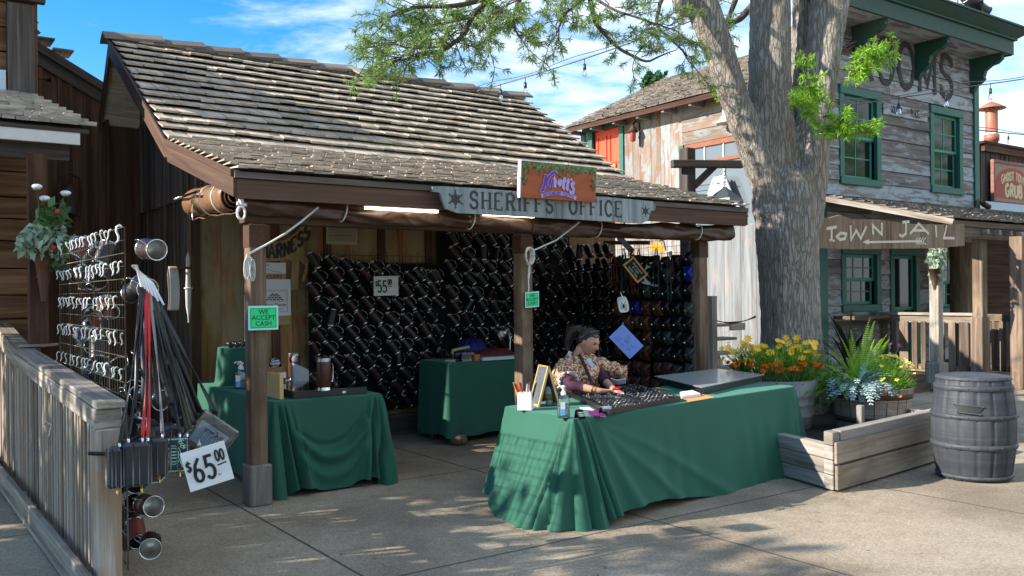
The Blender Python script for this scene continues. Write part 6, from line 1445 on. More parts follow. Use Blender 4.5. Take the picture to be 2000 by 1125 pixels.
# what she reads, and her chair
t = MB(); c = at(1206, 757, 7.50); t.box(c, (Vector((.9, -.3, .1)).normalized(), Vector((.3, .9, 0)), Vector((0, 0, 1))), (.05, .13, .012)); tag(t.build('red_phone', M_redv, origin=c), 'red-cased phone in the hands of the seated woman', 'phone')
cr_ = thing('folding_chair', 'dark chair under the seated woman behind the front table', 'chair', PC)
t = MB(); t.box(PC+Z*.40, (SD, FD, Z), (.42, .42, .03)); t.build('seat', M_blk, cr_, bevel=.01)
for a_, b_ in ((-1, -1), (1, -1), (-1, 1), (1, 1)): t = MB(); t.tube([PC+SD*.19*a_+FD*.19*b_+Z*.385, PC+SD*.2*a_+FD*.22*b_], .012, 6); t.build('leg', M_blk, cr_)
t = MB(); t.box(PC-FD*.22+Z*.72, (SD, FD, Z), (.40, .02, .26)); t.tube([PC-FD*.21+SD*.19+Z*.4, PC-FD*.23+SD*.19+Z*.82], .011, 6); t.tube([PC-FD*.21-SD*.19+Z*.4, PC-FD*.23-SD*.19+Z*.82], .011, 6); t.build('backrest', M_blk, cr_)
random.seed(51)
# ---------------------------------------------------------------- left building with the small awning
lb_ = thing('log_plank_building', 'brown plank building with a small shake awning at the left edge', 'building', S(-2.5, 3.4, 0))
mb = MB(); z = .0
while z < 4.7:
    h = random.uniform(.20, .27); mb.sb(-2.5, -1.10, 3.12-random.uniform(0, .02), 3.3, z+.006, z+h-.006, grain=0); z += h
mb.sb(-2.5, -1.1, 3.3, 3.34, 0, 4.9, grain=0); mb.build('plank_wall', W_log, lb_, bevel=.006)
mb = MB(); mb.sb(-1.10, -1.06, 3.10, 4.3, 0, 4.85); mb.build('side_wall', W_log, lb_)
mb = MB(); mb.sb(-1.33, -1.10, 3.02, 3.10, 3.42, 4.46); mb.build('corner_board', W_darkgrey, lb_, bevel=.004)
mb = MB(); mb.sb(-2.5, -1.0, 3.0, 3.1, 4.50, 4.80); mb.sb(-2.6, -.92, 2.85, 4.3, 4.81, 4.92); mb.build('eave_beam', W_darkgrey, lb_)
mb = MB(); mb.sb(-1.9, -1.345, 3.03, 3.09, 3.50, 3.80); mb.build('blue_board', M_plaster, lb_)
# awning
e0, e1 = S(-6, 1.68, 3.07), S(-6, 3.02, 3.55); d, l = slope(e0, e1); n = U.cross(d).normalized()
mb = MB(); shingles(mb, e0, U, d, n, 5.18, l, expo=.17, th=.035, wr=(.10, .32), jit=.02, lift=.03, edge=lambda s: (0, 5.18-.30*s/l*1.0)); mb.build('awning_roof', W_shingle_s, lb_)
mb = MB(); mb.prism([e0-n*.01, e0+U*5.14-n*.01, e1+U*4.9-n*.01, e1-n*.01], n, -.03); mb.build('awning_deck', W_darkgrey, lb_)
mb = MB(); mb.sb(-6, -.93, 1.70, 1.73, 2.93, 3.045); mb.build('awning_fascia', plain('old_white_trim', (.62, .62, .60), .7, nscale=12, namt=.15), lb_, bevel=.003)
mb = MB(); mb.sb(-6, -1.0, 1.80, 1.92, 2.80, 2.93); mb.build('awning_beam', W_darkgrey, lb_)
for a in (-1.05, -1.9, -2.75): mb = MB(); mb.beam(S(a, 1.76, 2.99), S(a, 3.0, 3.44), .05, .11); mb.build('awning_rafter', W_darkgrey, lb_)
mb = MB(); mb.sb(-1.36, -1.22, 1.46, 1.60, rz(1.5)+.0, 2.80, grain=2); po = mb.build('awning_post', W_brown, lb_, bevel=.006)
mb = MB(); f = S(-1.29, 1.53, rz(1.5)+.01); mb.wb(f.x-.11, f.x+.11, f.y-.11, f.y+.11, f.z, f.z+.02); mb.build('post_plate', W_grey, po)
# brown barn behind
bn = thing('barn_wall', 'tall reddish brown board wall with a sloping rake between the plank building and the shop', 'building', S(-.9, 4.4, 0))
mb = MB(); vboards(mb, lambda x, z, o: S(-1.7+x, 4.40-o, z), 1.52, 0, lambda x: 4.80-.54*x-.14, bw=(.10, .2)); mb.hexa([S(-1.7 if not k & 1 else -.18, 4.41 if not k & 2 else 4.45, 0 if not k & 4 else (4.80 if not k & 1 else 3.98)) for k in range(8)], 2); mb.sb(-.178, .19, 4.40, 4.44, 0, 3.62, grain=2); mb.build('board_wall', W_brown, bn)
mb = MB()
for (o0, o1, t0, t1) in ((-.06, -.03, -.22, -.0), (-.10, -.06, -.08, .02)):
    mb.hexa([S(-1.7 if not k & 1 else -.165, 4.40+(o0 if k & 2 else o1)*1.0-.0, (4.86 if not k & 1 else 4.03)+(t0 if not k & 4 else t1)) for k in range(8)], 0)
mb.build('rake_board', W_darkgrey, bn)
mb = MB(); 
for k in range(6): mb.sb(-1.7+k*.19, -1.7+k*.19+.21, 4.25, 4.6, 4.885-k*.1025, 4.905-k*.1025)
mb.build('roof_edge', W_shingle_g, bn)
c = onb(136, 372, 4.2); ln = thing('dark_lantern', 'dark arched lantern frame hanging on the brown board wall', 'lantern', c)
mb = MB(); mb.tube([c+U*(-.10)-Z*.28, c+U*(-.115), c+U*(-.10)+Z*.14, c+Z*.20, c+U*.10+Z*.14, c+U*.115, c+U*.10-Z*.28, c+U*(-.10)-Z*.28], .014, 6); mb.sb(0, 0.001, 0, .001, 0, .001) if False else None; mb.build('frame', M_iron, ln)
mb = MB(); mb.tube([c-Z*.26, c-Z*.18, c+Z*.02, c+Z*.09], [.06, .07, .05, .02], 12); mb.build('dark_glass', W_darkgrey, ln)
c = onb(95, 155, 4.3); mb = MB(); mb.tube([onb(68, 153, 4.2), onb(92, 155, 4.2)], .010, 6); mb.tube([onb(92, 155, 4.25), onb(103, 156, 4.2)], .03, 8); tag(mb.build('wall_bracket', M_iron, origin=c), 'short dark pipe bracket high on the brown board wall', 'bracket')
c = at(75, 62, 8.3); mb = MB(); mb.tube([at(68, 62, 8.3), at(74, 60, 8.3), at(78, 63, 8.3), at(72, 66, 8.3)], .012, 6); mb.tube([at(69, 41, 8.3), at(75, 45, 8.3)], .006, 5); tag(mb.build('iron_hook', M_iron, origin=c), 'iron hook on the edge of the plank building against the sky', 'hook')
c = onb(203, 168, 5.0); mb = MB(); mb.tube([c, c-Z*.05+U*.03, c-Z*.08+U*.1], .028, 7); mb.tube([c-U*.05, c+U*.03], .02, 7); tag(mb.build('pipe_fitting', M_galv, origin=c), 'pale metal fitting where the brown wall meets the shop eave', 'fitting')
# ---------------------------------------------------------------- rooms building
RB = 2.9; CA = 11.19
rb_ = thing('clapboard_building', 'two-storey faded grey clapboard building with green windows and bracketed cornice lettered ROOMS', 'building', S(14, 5, 0))
wins = [(11.74, 13.02, 3.53, 5.31), (14.74, 15.97, 3.55, 5.29)]
lows = [(11.76, 12.98, 1.22, 2.42), (13.30, 14.30, 0.1, 2.42), (14.85, 15.88, 1.12, 2.42)]
def clap(mb, a0, a1, z0, z1, b, holes, hb=(.26, .30)):
    z = z0
    while z < z1-.01:
        h = min(random.uniform(*hb), z1-z); segs = [(a0, a1)]
        for (h0, h1, y0, y1) in holes:
            if z+h/2 > y0 and z+h/2 < y1:
                ns_ = []
                for s0, s1 in segs:
                    if h0 > s0 and h1 < s1: ns_ += [(s0, h0), (h1, s1)]
                    else: ns_.append((s0, s1))
                segs = ns_
        for s0, s1 in segs:
            if s1-s0 < .03: continue
            cut = [s0, s1]
            if s1-s0 > 2.2 and random.random() < .7: cut = [s0, random.uniform(s0+.8, s1-.8), s1]
            for q in range(len(cut)-1):
                x0, x1 = cut[q]+.001, cut[q+1]-.002
                mb.hexa([S(x0 if not k & 1 else x1, b-(0.028 if not k & 4 else .006)*(0 if k & 2 else 1)+(.03 if k & 2 else 0), z+.004 if not k & 4 else z+h-.004) for k in range(8)], 0)
        z += h
mb = MB(); clap(mb, CA, 16.42, .2, 6.415, RB, wins+lows); mb.build('clapboard_wall', W_rooms, rb_)
mb = MB(); mb.sb(CA, 16.42, RB+.05, RB+.08, 0, 6.35); 
def window(par, a0, a1, z0, z1, b, open_=False, muntx=2, munty=4, curtain=None):
    t = MB(); w = .13; P_ = .045
    t.sb(a0, a1, b-P_-.015, b+.03, z1-w-.02, z1); t.sb(a0, a0+w, b-P_, b+.03, z0+w, z1-w-.022); t.sb(a1-w, a1, b-P_, b+.03, z0+w, z1-w-.022); t.sb(a0, a1, b-P_-.02, b+.03, z0, z0+w-.002)
    o = t.build('window', M_green, par, bevel=.006)
    x0, x1, y0, y1 = a0+w+.002, a1-w-.002, z0+w+.002, z1-w-.024; f_ = .055; ym = (y0+y1)/2
    for (ya, yb, bb) in ((ym-.02, y1, b+.03), (y0, ym+.02, b+.075)):
        t = MB(); t.sb(x0, x0+f_, bb, bb+.035, ya, yb); t.sb(x1-f_, x1, bb, bb+.035, ya, yb); t.sb(x0+f_+.001, x1-f_-.001, bb, bb+.035, ya, ya+f_); t.sb(x0+f_+.001, x1-f_-.001, bb, bb+.035, yb-f_, yb)
        for i in range(1, muntx): x = x0+(x1-x0)*i/muntx; t.sb(x-.012, x+.012, bb+.006, bb+.03, ya+f_, yb-f_)
        for j in range(1, munty//2): yy = ya+(yb-ya)*j/(munty//2); t.sb(x0+f_, x1-f_, bb+.008, bb+.028, yy-.012, yy+.012)
        t.build('sash', plain('light_green_sash', (.03, .21, .16), .5) if 'light_green_sash' not in MATS else MATS['light_green_sash'], o)
        t = MB(); t.sb(x0+f_*.5, x1-f_*.5, bb+.014, bb+.020, ya+f_*.5, yb-f_*.5); t.build('pane', M_pane, o)
    t = MB(); t.sb(a0, a1, b+.13, b+.15, z0, z1); t.build('dark_interior', M_blk, o)
    return o
for w_ in wins: window(rb_, *w_, RB-.0)
for w_ in (lows[0], lows[2]): window(rb_, *w_, RB, muntx=3)
o = window(rb_, *lows[1], RB, muntx=1, munty=2)
# cornice
t = MB(); CB = 2.2
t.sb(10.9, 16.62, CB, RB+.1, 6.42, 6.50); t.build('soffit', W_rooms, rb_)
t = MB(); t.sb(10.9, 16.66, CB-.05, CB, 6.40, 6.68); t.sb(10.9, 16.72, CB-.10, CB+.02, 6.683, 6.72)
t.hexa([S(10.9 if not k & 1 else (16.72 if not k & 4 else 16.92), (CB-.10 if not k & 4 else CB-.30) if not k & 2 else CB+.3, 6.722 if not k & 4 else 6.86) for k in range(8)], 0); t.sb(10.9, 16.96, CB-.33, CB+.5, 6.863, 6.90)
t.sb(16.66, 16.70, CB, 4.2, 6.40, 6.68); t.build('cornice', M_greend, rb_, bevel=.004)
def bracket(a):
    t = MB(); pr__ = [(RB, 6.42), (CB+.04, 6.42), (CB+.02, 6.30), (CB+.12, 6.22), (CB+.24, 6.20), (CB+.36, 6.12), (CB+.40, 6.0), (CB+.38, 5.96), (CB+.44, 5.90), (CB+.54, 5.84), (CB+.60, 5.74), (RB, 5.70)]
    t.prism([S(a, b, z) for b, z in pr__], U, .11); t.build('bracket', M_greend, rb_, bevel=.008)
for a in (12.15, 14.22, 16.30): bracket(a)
t = MB(); t.sb(16.42, 16.60, RB-.06, RB+.14, 0, 6.38); t.build('corner_trim', M_green, rb_); t = MB(); t.sb(11.02, CA+.12, RB-.06, RB-.03, .0, 3.2); t.build('corner_trim', M_green, rb_)
# ROOMS lettering, painted on the boards
mp = lambda x, y, l: S(12.18+x, RB-.03-l, 5.43+y); xq = .06
for ch in 'ROOMS': t = MB(); xq = text(t, ch, xq, .08, .86, mp, .98, .12, .45, .07, .14, lift=.004); t.build('wall_letter', M_inkg, rb_)
o = S(13.12, RB-.045, 4.96); pb_ = MB(); pb_.sb(13.10, 14.62, RB-.046, RB-.034, 4.93, 5.14)
gpo = pb_.build('name_plank', W_rooms, origin=o); tag(gpo, 'grey plank scrawled Goldies Place between the two upper windows', 'sign')
t = MB(); mp = lambda x, y, l: S(13.12+x, RB-.048-l, 4.96+y)
text(t, 'GOLDIES', .22, .02, .13, mp, .62, .17, 1, 0, .06, lift=.001, jit=.06); text(t, 'PLACE', .90, .02, .13, mp, .62, .17, 1, 0, .06, lift=.001, jit=.06); t.build('scrawled_lettering', M_ink, gpo)
# side wall, peeling whitewash
wb_ = MB(); hol = [(8.04-RB, 8.95-RB, 3.15, 5.33), (4.0-RB, 6.15-RB, 2.9, 4.62)]
def vb2(mb, fr, L, z0, ztf, holes, bw):
    x = 0
    while x < L-.01:
        w = min(random.uniform(*bw), L-x)
        for (h0, h1, _, _) in holes:
            if x < h0-.001 < x+w: w = h0-x
            if x < h1-.001 < x+w and x >= h0-.002: w = h1-x
        segs = [(z0, ztf(x))]
        for (h0, h1, y0, y1) in holes:
            if x >= h0-.003 and x+w <= h1+.003: segs = [(z0, y0), (y1, ztf(x))]
        for ya, yb in segs:
            mb.hexa([fr(x+.004 if not k & 1 else x+w-.004, yb if k & 4 else ya, .02 if k & 2 else 0) for k in range(8)], 2)
        x += w
vb2(wb_, lambda x, z, o: S(CA-o, RB+x, z), 9.35-RB, 0, lambda x: 5.53, hol, (.24, .34)); wb_.build('side_wall', W_peel, rb_)
t = MB(); t.sb(CA+.12, CA+.15, RB+.3, 9.35, 0, 5.4); t.sb(CA+.02, 16.4, RB+.24, RB+.27, 0, 6.40); t.build('wall_backing', M_blk, rb_)
t = MB(); z = 4.62
while z < 5.3: t.hexa([S(CA-.022-(.02 if not k & 4 else .005) if not k & 1 else CA-.02, 3.0 if not k & 2 else 6.15, z+.004 if not k & 4 else z+.255) for k in range(8)], 1); z += .26
t.build('lap_siding', W_peel, rb_)
t = MB(); t.sb(CA-.026, CA-.018, RB+.3, 6.3, 0, 3.0) if False else None
# lower whitewashed boards show through the porch (paler)
t = MB(); vb2(t, lambda x, z, o: S(CA-.021-o, RB+x, z), 3.3, 0, lambda x: 2.88, [], (.30, .42)); t.build('lower_boards', W_white, rb_)
# red door upstairs
t = MB(); w = .14; a0 = CA-.06
t.sb(a0, CA+.0, 7.90, 8.04, 3.1, 5.45); t.sb(a0, CA+.0, 8.95, 9.09, 3.1, 5.45); t.sb(a0-.01, CA+.0, 7.86, 9.13, 5.33, 5.50); dr = t.build('door', M_green, rb_, bevel=.005)
t = MB(); t.sb(CA+.04, CA+.07, 8.04, 8.95, 3.1, 5.33)
for (b0, b1, z0, z1) in ((8.12, 8.44, 4.55, 5.2), (8.54, 8.86, 4.55, 5.2), (8.12, 8.44, 3.3, 4.4), (8.54, 8.86, 3.3, 4.4)): t.sb(CA+.015, CA+.04, b0, b0+.03, z0, z1); t.sb(CA+.015, CA+.04, b1-.03, b1, z0, z1); t.sb(CA+.015, CA+.04, b0+.03, b1-.03, z1-.03, z1); t.sb(CA+.015, CA+.04, b0+.03, b1-.03, z0, z0+.03)
t.build('red_panel_door', M_red, dr)
t = MB(); t.sb(CA-.0, CA+.035, 8.22, 8.66, 4.18, 4.52); t.build('plaque', wood('tan_plaque', (.25, .11, .05), (.38, .19, .09), (.5, .28, .14)), dr)
# upper right big opening with curtain
t = MB(); fr_ = (.30, .085, .035); Mrt = plain('rust_brown_trim', (.22, .07, .03), .7, nscale=8, namt=.4)
t.sb(CA-.03, CA+.02, 3.98, 4.10, 2.9, 4.60); t.sb(CA-.03, CA+.02, 6.05, 6.17, 2.9, 4.62); t.sb(CA-.03, CA+.02, 4.10, 6.05, 4.52, 4.62); t.sb(CA-.02, CA+.02, 4.10, 6.05, 4.18, 4.25); wo_ = t.build('window', Mrt, rb_)
t = MB(); t.sb(CA-.06, CA-.03, 6.10, 6.22, 2.9, 4.62); t.build('green_jamb', M_green, wo_)
t = MB()
for k in range(1, 4): t.sb(CA-.01, CA+.01, 4.1+k*.49-.012, 4.1+k*.49+.012, 4.25, 4.52)
t.sb(CA-.01, CA+.01, 5.05, 5.09, 2.9, 4.18); t.build('muntins', M_white, wo_)
t = MB(); t.sb(CA+.012, CA+.018, 4.1, 6.05, 2.9, 4.52); t.build('pane', plain('milky_pane', (.13, .15, .16), .15, spec=.6), wo_)
# hanging white cloth in the opening
c = ona(1400, 375, CA-.15); t = MB()
t.grid(lambda u, v: c+V*(-.25-.35*v+u*(.30+.75*v))+Z*(.30-.75*v)+U*(-.05*sin(u*19)-.03*sin(u*7+v*5)), 30, 10); tag(t.build('hanging_white_shirt', plain('white_cotton', (.72, .72, .76), .85), origin=c, solid=.006), 'white cloth hanging before the upper window of the whitewashed side wall', 'cloth')
t = MB(); t.tube([ona(1340, 366, CA-.15), ona(1430, 355, CA-.15)], .008, 5); tag(t.build('clothes_line', M_iron, origin=c+Z*.3), 'thin rod the white cloth hangs from', 'rod')
# roof of the side wing
ez = 5.44; ra0 = CA-.42
e0, e1 = S(ra0, 9.6, ez), None; rp = onb(1300, 155, 9.6)
pa_ = inv(rp)
dS = (S(pa_[0], 9.6, pa_[2])-e0); lS = dS.length; dS = dS/lS; nS_ = dS.cross(-V).normalized()
if nS_.z < 0: nS_ = -nS_
t = MB(); shingles(t, e0, -V, dS, nS_, 9.6-RB+.1, lS, expo=.19, th=.028, wr=(.10, .26), jit=.03, lift=.03); t.build('shake_roof', W_shingle_g, rb_)
t = MB(); L_ = 9.6-RB+.1; t.hexa([(e0-V*0 if not k & 1 else e0-V*L_)+(dS*lS if k & 2 else Vector())+nS_*(-.06 if not k & 4 else -.004) for k in range(8)]); t.build('roof_deck', W_brown, rb_)
t = MB(); t.sb(ra0-.02, ra0+.01, RB, 9.6, ez-.10, ez-.0); t.build('eave_board', W_brown, rb_)
for k in range(9): t = MB(); b = 3.3+k*.75; t.sb(ra0+.02, CA, b, b+.07, ez-.14, ez-.05); t.build('rafter_tail', W_white, rb_)
t = MB(); t.sb(CA-.05, CA+.0, 9.22, 9.36, 0, 5.35); t.build('end_trim', M_green, rb_)
# porch roof in front of rooms
p0_, p1_ = S(8.1, .60, 2.70), S(8.1, RB-.05, 3.26); d, l = slope(p0_, p1_); n = U.cross(d).normalized()
t = MB(); shingles(t, p0_, U, d, n, 14.5, l, expo=.20, th=.03, wr=(.10, .28), jit=.03, lift=.03, edge=lambda s: (3.25, 14.5)); t.build('porch_roof', W_shingle_g, rb_)
t = MB(); t.hexa([S(11.32 if not k & 1 else 22.6, .62 if not k & 2 else RB-.05, (2.66 if not k & 2 else 3.22)+(0 if not k & 4 else .035)) for k in range(8)]); t.build('porch_deck', W_porch, rb_)
t = MB(); t.sb(10.5, 22.6, .60, .68, 2.42, 2.60); t.sb(11.3, 22.6, .56, .60, 2.605, 2.68); t.build('porch_fascia', W_porch, rb_); t = MB(); t.beam(S(11.28, .56, 2.66), S(11.28, RB-.04, 3.23), .04, .09); t.build('porch_rake', W_grey, rb_)
for k in range(16): t = MB(); a = 12.2+k*.38; t.sb(a, a+.07, .50, .598, 2.50, 2.57); t.build('rafter_tail', W_pale, rb_)
# porch floor, posts, railings
t = MB(); t.sb(10.2, 22, .9, RB, .0, .14); t.build('porch_floor', W_porch, rb_)
def post(a, b, h, w, nm='porch_post', m=None): t = MB(); t.sb(a-w, a+w, b-w, b+w, .0, h, grain=2); return t.build(nm, m or W_porch, rb_, bevel=.01)
pa = inv(gz(1807, 762)); p1 = post(pa[0], .87, 2.42, .075, m=W_grey); t = MB(); t.sb(pa[0]-.13, pa[0]+.13, .74, 1.0, .02, .46); t.build('post_foot', W_grey, p1, bevel=.015)
pr2 = [inv(at(1915, 700, 15.0)), inv(at(1985, 700, 14.35))]
ra = pr2[0][0]; post(ra, pr2[0][1], 2.45, .085); t = MB(); t.sb(ra-.13, ra+.13, pr2[0][1]-.10, pr2[0][1]+.10, 0, 1.15, grain=2); t.build('porch_post', W_porch, rb_, bevel=.01)
post(pr2[1][0]+.1, pr2[1][1], 2.45, .10); lg = MB(); c = S(ra+1.9, 2.2, 0); lg.tube([c, c+Z*2.5], .20, 14); lg.build('log_column', W_porch, rb_)
def rail(p, q, zt, nb, bw=.11):
    p = Vector(p); q = Vector(q); o = thing('porch_railing', '', 'railing', p)
    return o
def railing(a, b0, b1, label):
    o = thing('porch_railing', label, 'railing', S(a, (b0+b1)/2, 0)); t = MB(); t.sb(a-.07, a+.07, b0, b1, 1.16, 1.21); t.sb(a-.03, a+.03, b0, b1, 1.03, 1.155); t.build('top_rail', W_grey, o, bevel=.006)
    t = MB(); t.sb(a-.03, a+.03, b0, b1, .17, .30); t.build('bottom_rail', W_porch, o)
    b = b0+.08; k = 0
    while b < b1-.12: w = random.uniform(.07, .17); t = MB(); t.sb(a-.055, a-.032, b, b+w, .22, 1.05, grain=2); t.build('baluster', W_porch, o); b += w+.07
    return o
railing(ra, pr2[0][1]+.09, RB-.05, 'board railing of the porch between the sign post and the taller boxed post')
railing(ra+.9, -1.2, pr2[0][1]+.6, 'board railing at the right edge beyond the boxed porch post') if False else None
o = thing('porch_railing', 'dark board railing at the right edge of the photograph beyond the boxed porch post', 'railing', S(ra+.5, .6, 0))
q0, q1 = at(1925, 660, 15.6), at(2060, 660, 14.4)
for zz0, zz1 in ((1.06, 1.18), (.20, .30)): t = MB(); t.beam(Vector((q0.x, q0.y, (zz0+zz1)/2)), Vector((q1.x, q1.y, (zz0+zz1)/2)), .05, zz1-zz0); t.build('rail_board', W_porch, o)
for k in range(9): p_ = q0.lerp(q1, (k+.4)/9); t = MB(); t.beam(Vector((p_.x, p_.y, .22)), Vector((p_.x, p_.y, 1.06)), .022, random.uniform(.08, .15), up=Vector((1, -.8, 0))); t.build('baluster', W_porch, o)
# counter shelf under low window and dark wall of neighbouring porch
t = MB(); t.sb(11.5, 13.6, RB-.45, RB-.03, 1.10, 1.16); t.build('window_shelf', W_porch, rb_)
t = MB(); t.sb(15.95, 22, 3.9, 4.0, 0, 3.2); t.sb(16.43, 16.50, RB, 4.0, 0, 3.2); t.build('dark_porch_wall', W_brown, rb_)
# bits in the low window
t = MB(); c = S(12.05, RB+.06, 1.85); t.box(c, (U, V, Z), (.16, .01, .12)); t.build('yellow_notice', M_yellow, rb_)
# town jail board
c = S(7.72, .52, 2.17); jo = [(-.0, .0), (0, .43), (.25, .40), (.5, .46), (.75, .41), (1.4, .43), (2.1, .40), (3.0, .42), (3.71, .46), (3.72, .12), (2.9, .06), (1.8, .03), (.8, .0)]
t = MB(); t.prism([c+U*x+Z*y for x, y in jo], -V, .05); js = t.build('jail_sign', W_jail, origin=c, bevel=.008); tag(js, 'long carved brown board lettered TOWN JAIL with an arrow pointing left, hung from the porch', 'sign')
t = MB(); mp = lambda x, y, l: c-V*.052+U*x+Z*y-V*l; cu_ = lambda x, y: (x, y)
L_ = 7.72
def Q(px, py): return tuple((lambda i: (i[0]-L_, i[2]-2.17))(inv(onb(px, py, .468))))
for s_ in ([(1614, 447), (1634, 443)], [(1624, 445), (1624, 470), (1618, 470), (1630, 470)], [(1642, 455), (1634, 462), (1640, 468), (1650, 466), (1652, 457), (1642, 455)], [(1661, 440), (1662, 468), (1672, 450), (1681, 466), (1692, 442)],
           [(1705, 458), (1704, 440), (1722, 458), (1722, 435)], [(1762, 434), (1776, 433)], [(1769, 434), (1769, 456), (1762, 462), (1756, 458)], [(1777, 457), (1794, 437), (1814, 457)], [(1784, 450), (1808, 450)], [(1827, 440), (1829, 463)], [(1849, 440), (1843, 465), (1864, 465)]):
    stroke(t, [Q(*p) for p in s_], .040, mp, .002)
stroke(t, [Q(1697, 473), Q(1800, 471)], .03, mp, .002); t.poly([mp(*Q(1684, 473), .003), mp(*Q(1697, 478), .003), mp(*Q(1697, 467), .003)])
for k in range(4): x = 1787+k*5; stroke(t, [Q(x, 472), Q(x+6, 464)], .018, mp, .002); stroke(t, [Q(x, 472), Q(x+7, 478)], .018, mp, .002)
t.build('cream_lettering', plain('cream_paint', (.56, .53, .42), .7, nscale=20, namt=.2), js)
# basket of trailing leaves on porch post
M_lf = leafmat('trailing_leaf', (.03, .10, .02), (.16, .30, .12)); M_lfp = leafmat('silver_green_leaf', (.16, .25, .17), (.38, .48, .36), .15)
def leafcloud(t, c, rx, ry, rz_, n, sz, droop=0):
    for i in range(n):
        d = Vector((random.gauss(0, 1), random.gauss(0, 1), random.gauss(0, 1))).normalized()*random.random()**.4; p = c+Vector((d.x*rx, d.y*ry, d.z*rz_)); nrm = Vector((random.uniform(-1, 1), random.uniform(-1, 1), random.uniform(-.2, 1))).normalized(); a = nrm.cross(Vector((random.uniform(-1, 1), random.uniform(-1, 1), random.uniform(-1, 1)))).normalized(); b = nrm.cross(a); s_ = sz*random.uniform(.6, 1.3)
        t.poly([p, p+a*s_*.5+b*s_*.28, p+a*s_-Z*droop*s_, p+a*s_*.5-b*s_*.28], random.random())
def flower(name, m, r, npet, cup=.3, centre=None, par=None):
    t = MB()
    for k in range(npet):
        a = 2*pi*k/npet; a2 = a+2*pi/npet*.46; a1 = a-2*pi/npet*.46
        t.poly([(0, 0, 0), (r*.6*cos(a1), r*.6*sin(a1), r*cup*.5), (r*cos(a), r*sin(a), r*cup), (r*.6*cos(a2), r*.6*sin(a2), r*cup*.5)])
    o = t.build(name, m, par, local=True)
    return o
c = onb(1825, 510, .78); bk = thing('wall_basket', 'small basket of trailing leaves and pale blooms on the post below the jail board', 'hanging plant', c)
t = MB(); t.tube([c-Z*.12, c-Z*.45], [.09, .02], 10); t.build('cone_vase', M_iron, bk); t = MB(); leafcloud(t, c+Z*.05+U*.06, .16, .12, .26, 130, .11); leafcloud(t, c-Z*.22+U*.10, .09, .09, .16, 50, .10); t.build('foliage', M_lfp, bk)
t = MB(); 
for k in range(7): t.ball(c+Z*random.uniform(.1, .34)+U*random.uniform(-.05, .2)-V*.1, .03, 6)
t.build('white_blooms', M_white, bk)
# left planter vase with artificial flowers
c = S(-1.27, 1.36, 2.08); vs = thing('wall_vase', 'cone vase of silvery leaves with three white blooms and red berries on the awning post', 'hanging plant', c)
t = MB(); t.tube([c-Z*.02, c-Z*.50], [.085, .02], 12); t.build('cone_vase', W_brown, vs)
random.seed(9); t = MB(); leafcloud(t, c+Z*.0, .21, .20, .15, 420, .072, .3); leafcloud(t, c+Z*.02+U*.12-Z*.06, .19, .17, .11, 160, .068, .4); t.build('silvery_foliage', M_lfp, vs)
t = MB(); leafcloud(t, c+Z*.20+U*.06, .13, .13, .13, 60, .11); leafcloud(t, c-Z*.22+U*.08, .10, .1, .07, 26, .09); t.build('green_leaves', M_lf, vs)
for (dx, dz) in ((-.055, .42), (.0, .33), (.155, .38)):
    q = c+U*dx-V*.08+Z*dz; t = MB(); t.grid(lambda u, v: q+Vector((.040*sin(pi*v)*cos(6.28*u)*(1+.12*sin(50*u)), .030*sin(pi*v)*sin(6.28*u)*(1+.12*sin(50*u)), -.020*cos(pi*v)+.006*sin(60*u))), 24, 6, closeu=True); t.build('white_bloom', M_white, vs)
    t = MB(); t.tube([c+Z*.05, c.lerp(q, .6)-Z*.02, q], .005, 5); t.build('stem', M_lf, vs)
for (dx, dz) in ((.08, .22), (.05, -.07)): t = MB(); t.ball(c+U*dx-V*.16+Z*dz, .022, 8); t.build('red_berry', M_redv, vs)
# sconce & barn lamp on the side wall
c = ona(1236, 258, CA-.22); ln = thing('wall_sconce', 'small copper wall lantern right of the red upstairs door', 'lantern', c)
t = MB(); t.lathe([(.001, .18), (.03, .15), (.12, .0), (.09, -.01)], c, 6); t.tube([c+V*.0+Z*.16, c+U*.1+Z*.26, c+U*.2+Z*.2, c+U*.2-Z*.3], .016, 6); t.build('hood', M_iron, ln); t = MB(); t.lathe([(.07, -.01), (.055, -.20), (.001, -.21)], c, 6); t.build('glass', plain('red_glass', (.35, .07, .05), .2), ln)
c = ona(1419, 235, CA-.20); ln = thing('barn_lamp', 'grey barn lamp high on the whitewashed wall left of the big tree', 'lamp', c)
t = MB(); t.lathe([(.03, .34), (.06, .30), (.09, .15), (.07, .12), (.14, .02), (.21, -.06), (.20, -.065), (.05, -.02)], c, 16); t.build('lamp_shade', M_galv, ln); t = MB(); t.tube([c+Z*.33, c+Z*.42+U*.1, c+Z*.40+U*.2], .02, 6); t.build('arm', M_galv, ln)
# ---------------------------------------------------------------- signal post with a lantern
c = S(7.1, 2.3, 0); Yp = c.y
def hp(px, py, Y=11.9): return at(px, py, Y)
gp = thing('lantern_post', 'dark timber post with a braced crossarm and hanging grey lantern behind the shop roof', 'lamp post', hp(1342, 600))
t = MB(); a = hp(1342, 290); b = Vector((a.x, a.y, 0)); t.beam(b, a, .16, .16, up=U); t.build('post', W_darkgrey, gp, bevel=.01)
t = MB(); pL, pR = hp(1312, 320, 11.78), hp(1450, 321, 12.0); t.beam(pL, pR, .10, .10); t.build('crossarm', W_darkgrey, gp, bevel=.008)
t = MB(); t.beam(hp(1354, 365, 11.9), hp(1398, 322, 11.98), .09, .08); t.build('brace', W_darkgrey, gp, bevel=.006)
c = hp(1416, 375, 11.95); t = MB()
for k in range(6): p_ = c+Z*(.07+.045*k); t.tube([p_+Vector((.014*cos(x)*(1 if k % 2 else .2), .014*cos(x)*(.2 if k % 2 else 1), .03*sin(x))) for x in [2*pi*i/8 for i in range(9)]], .005, 4)
t.build('chain', M_iron, gp)
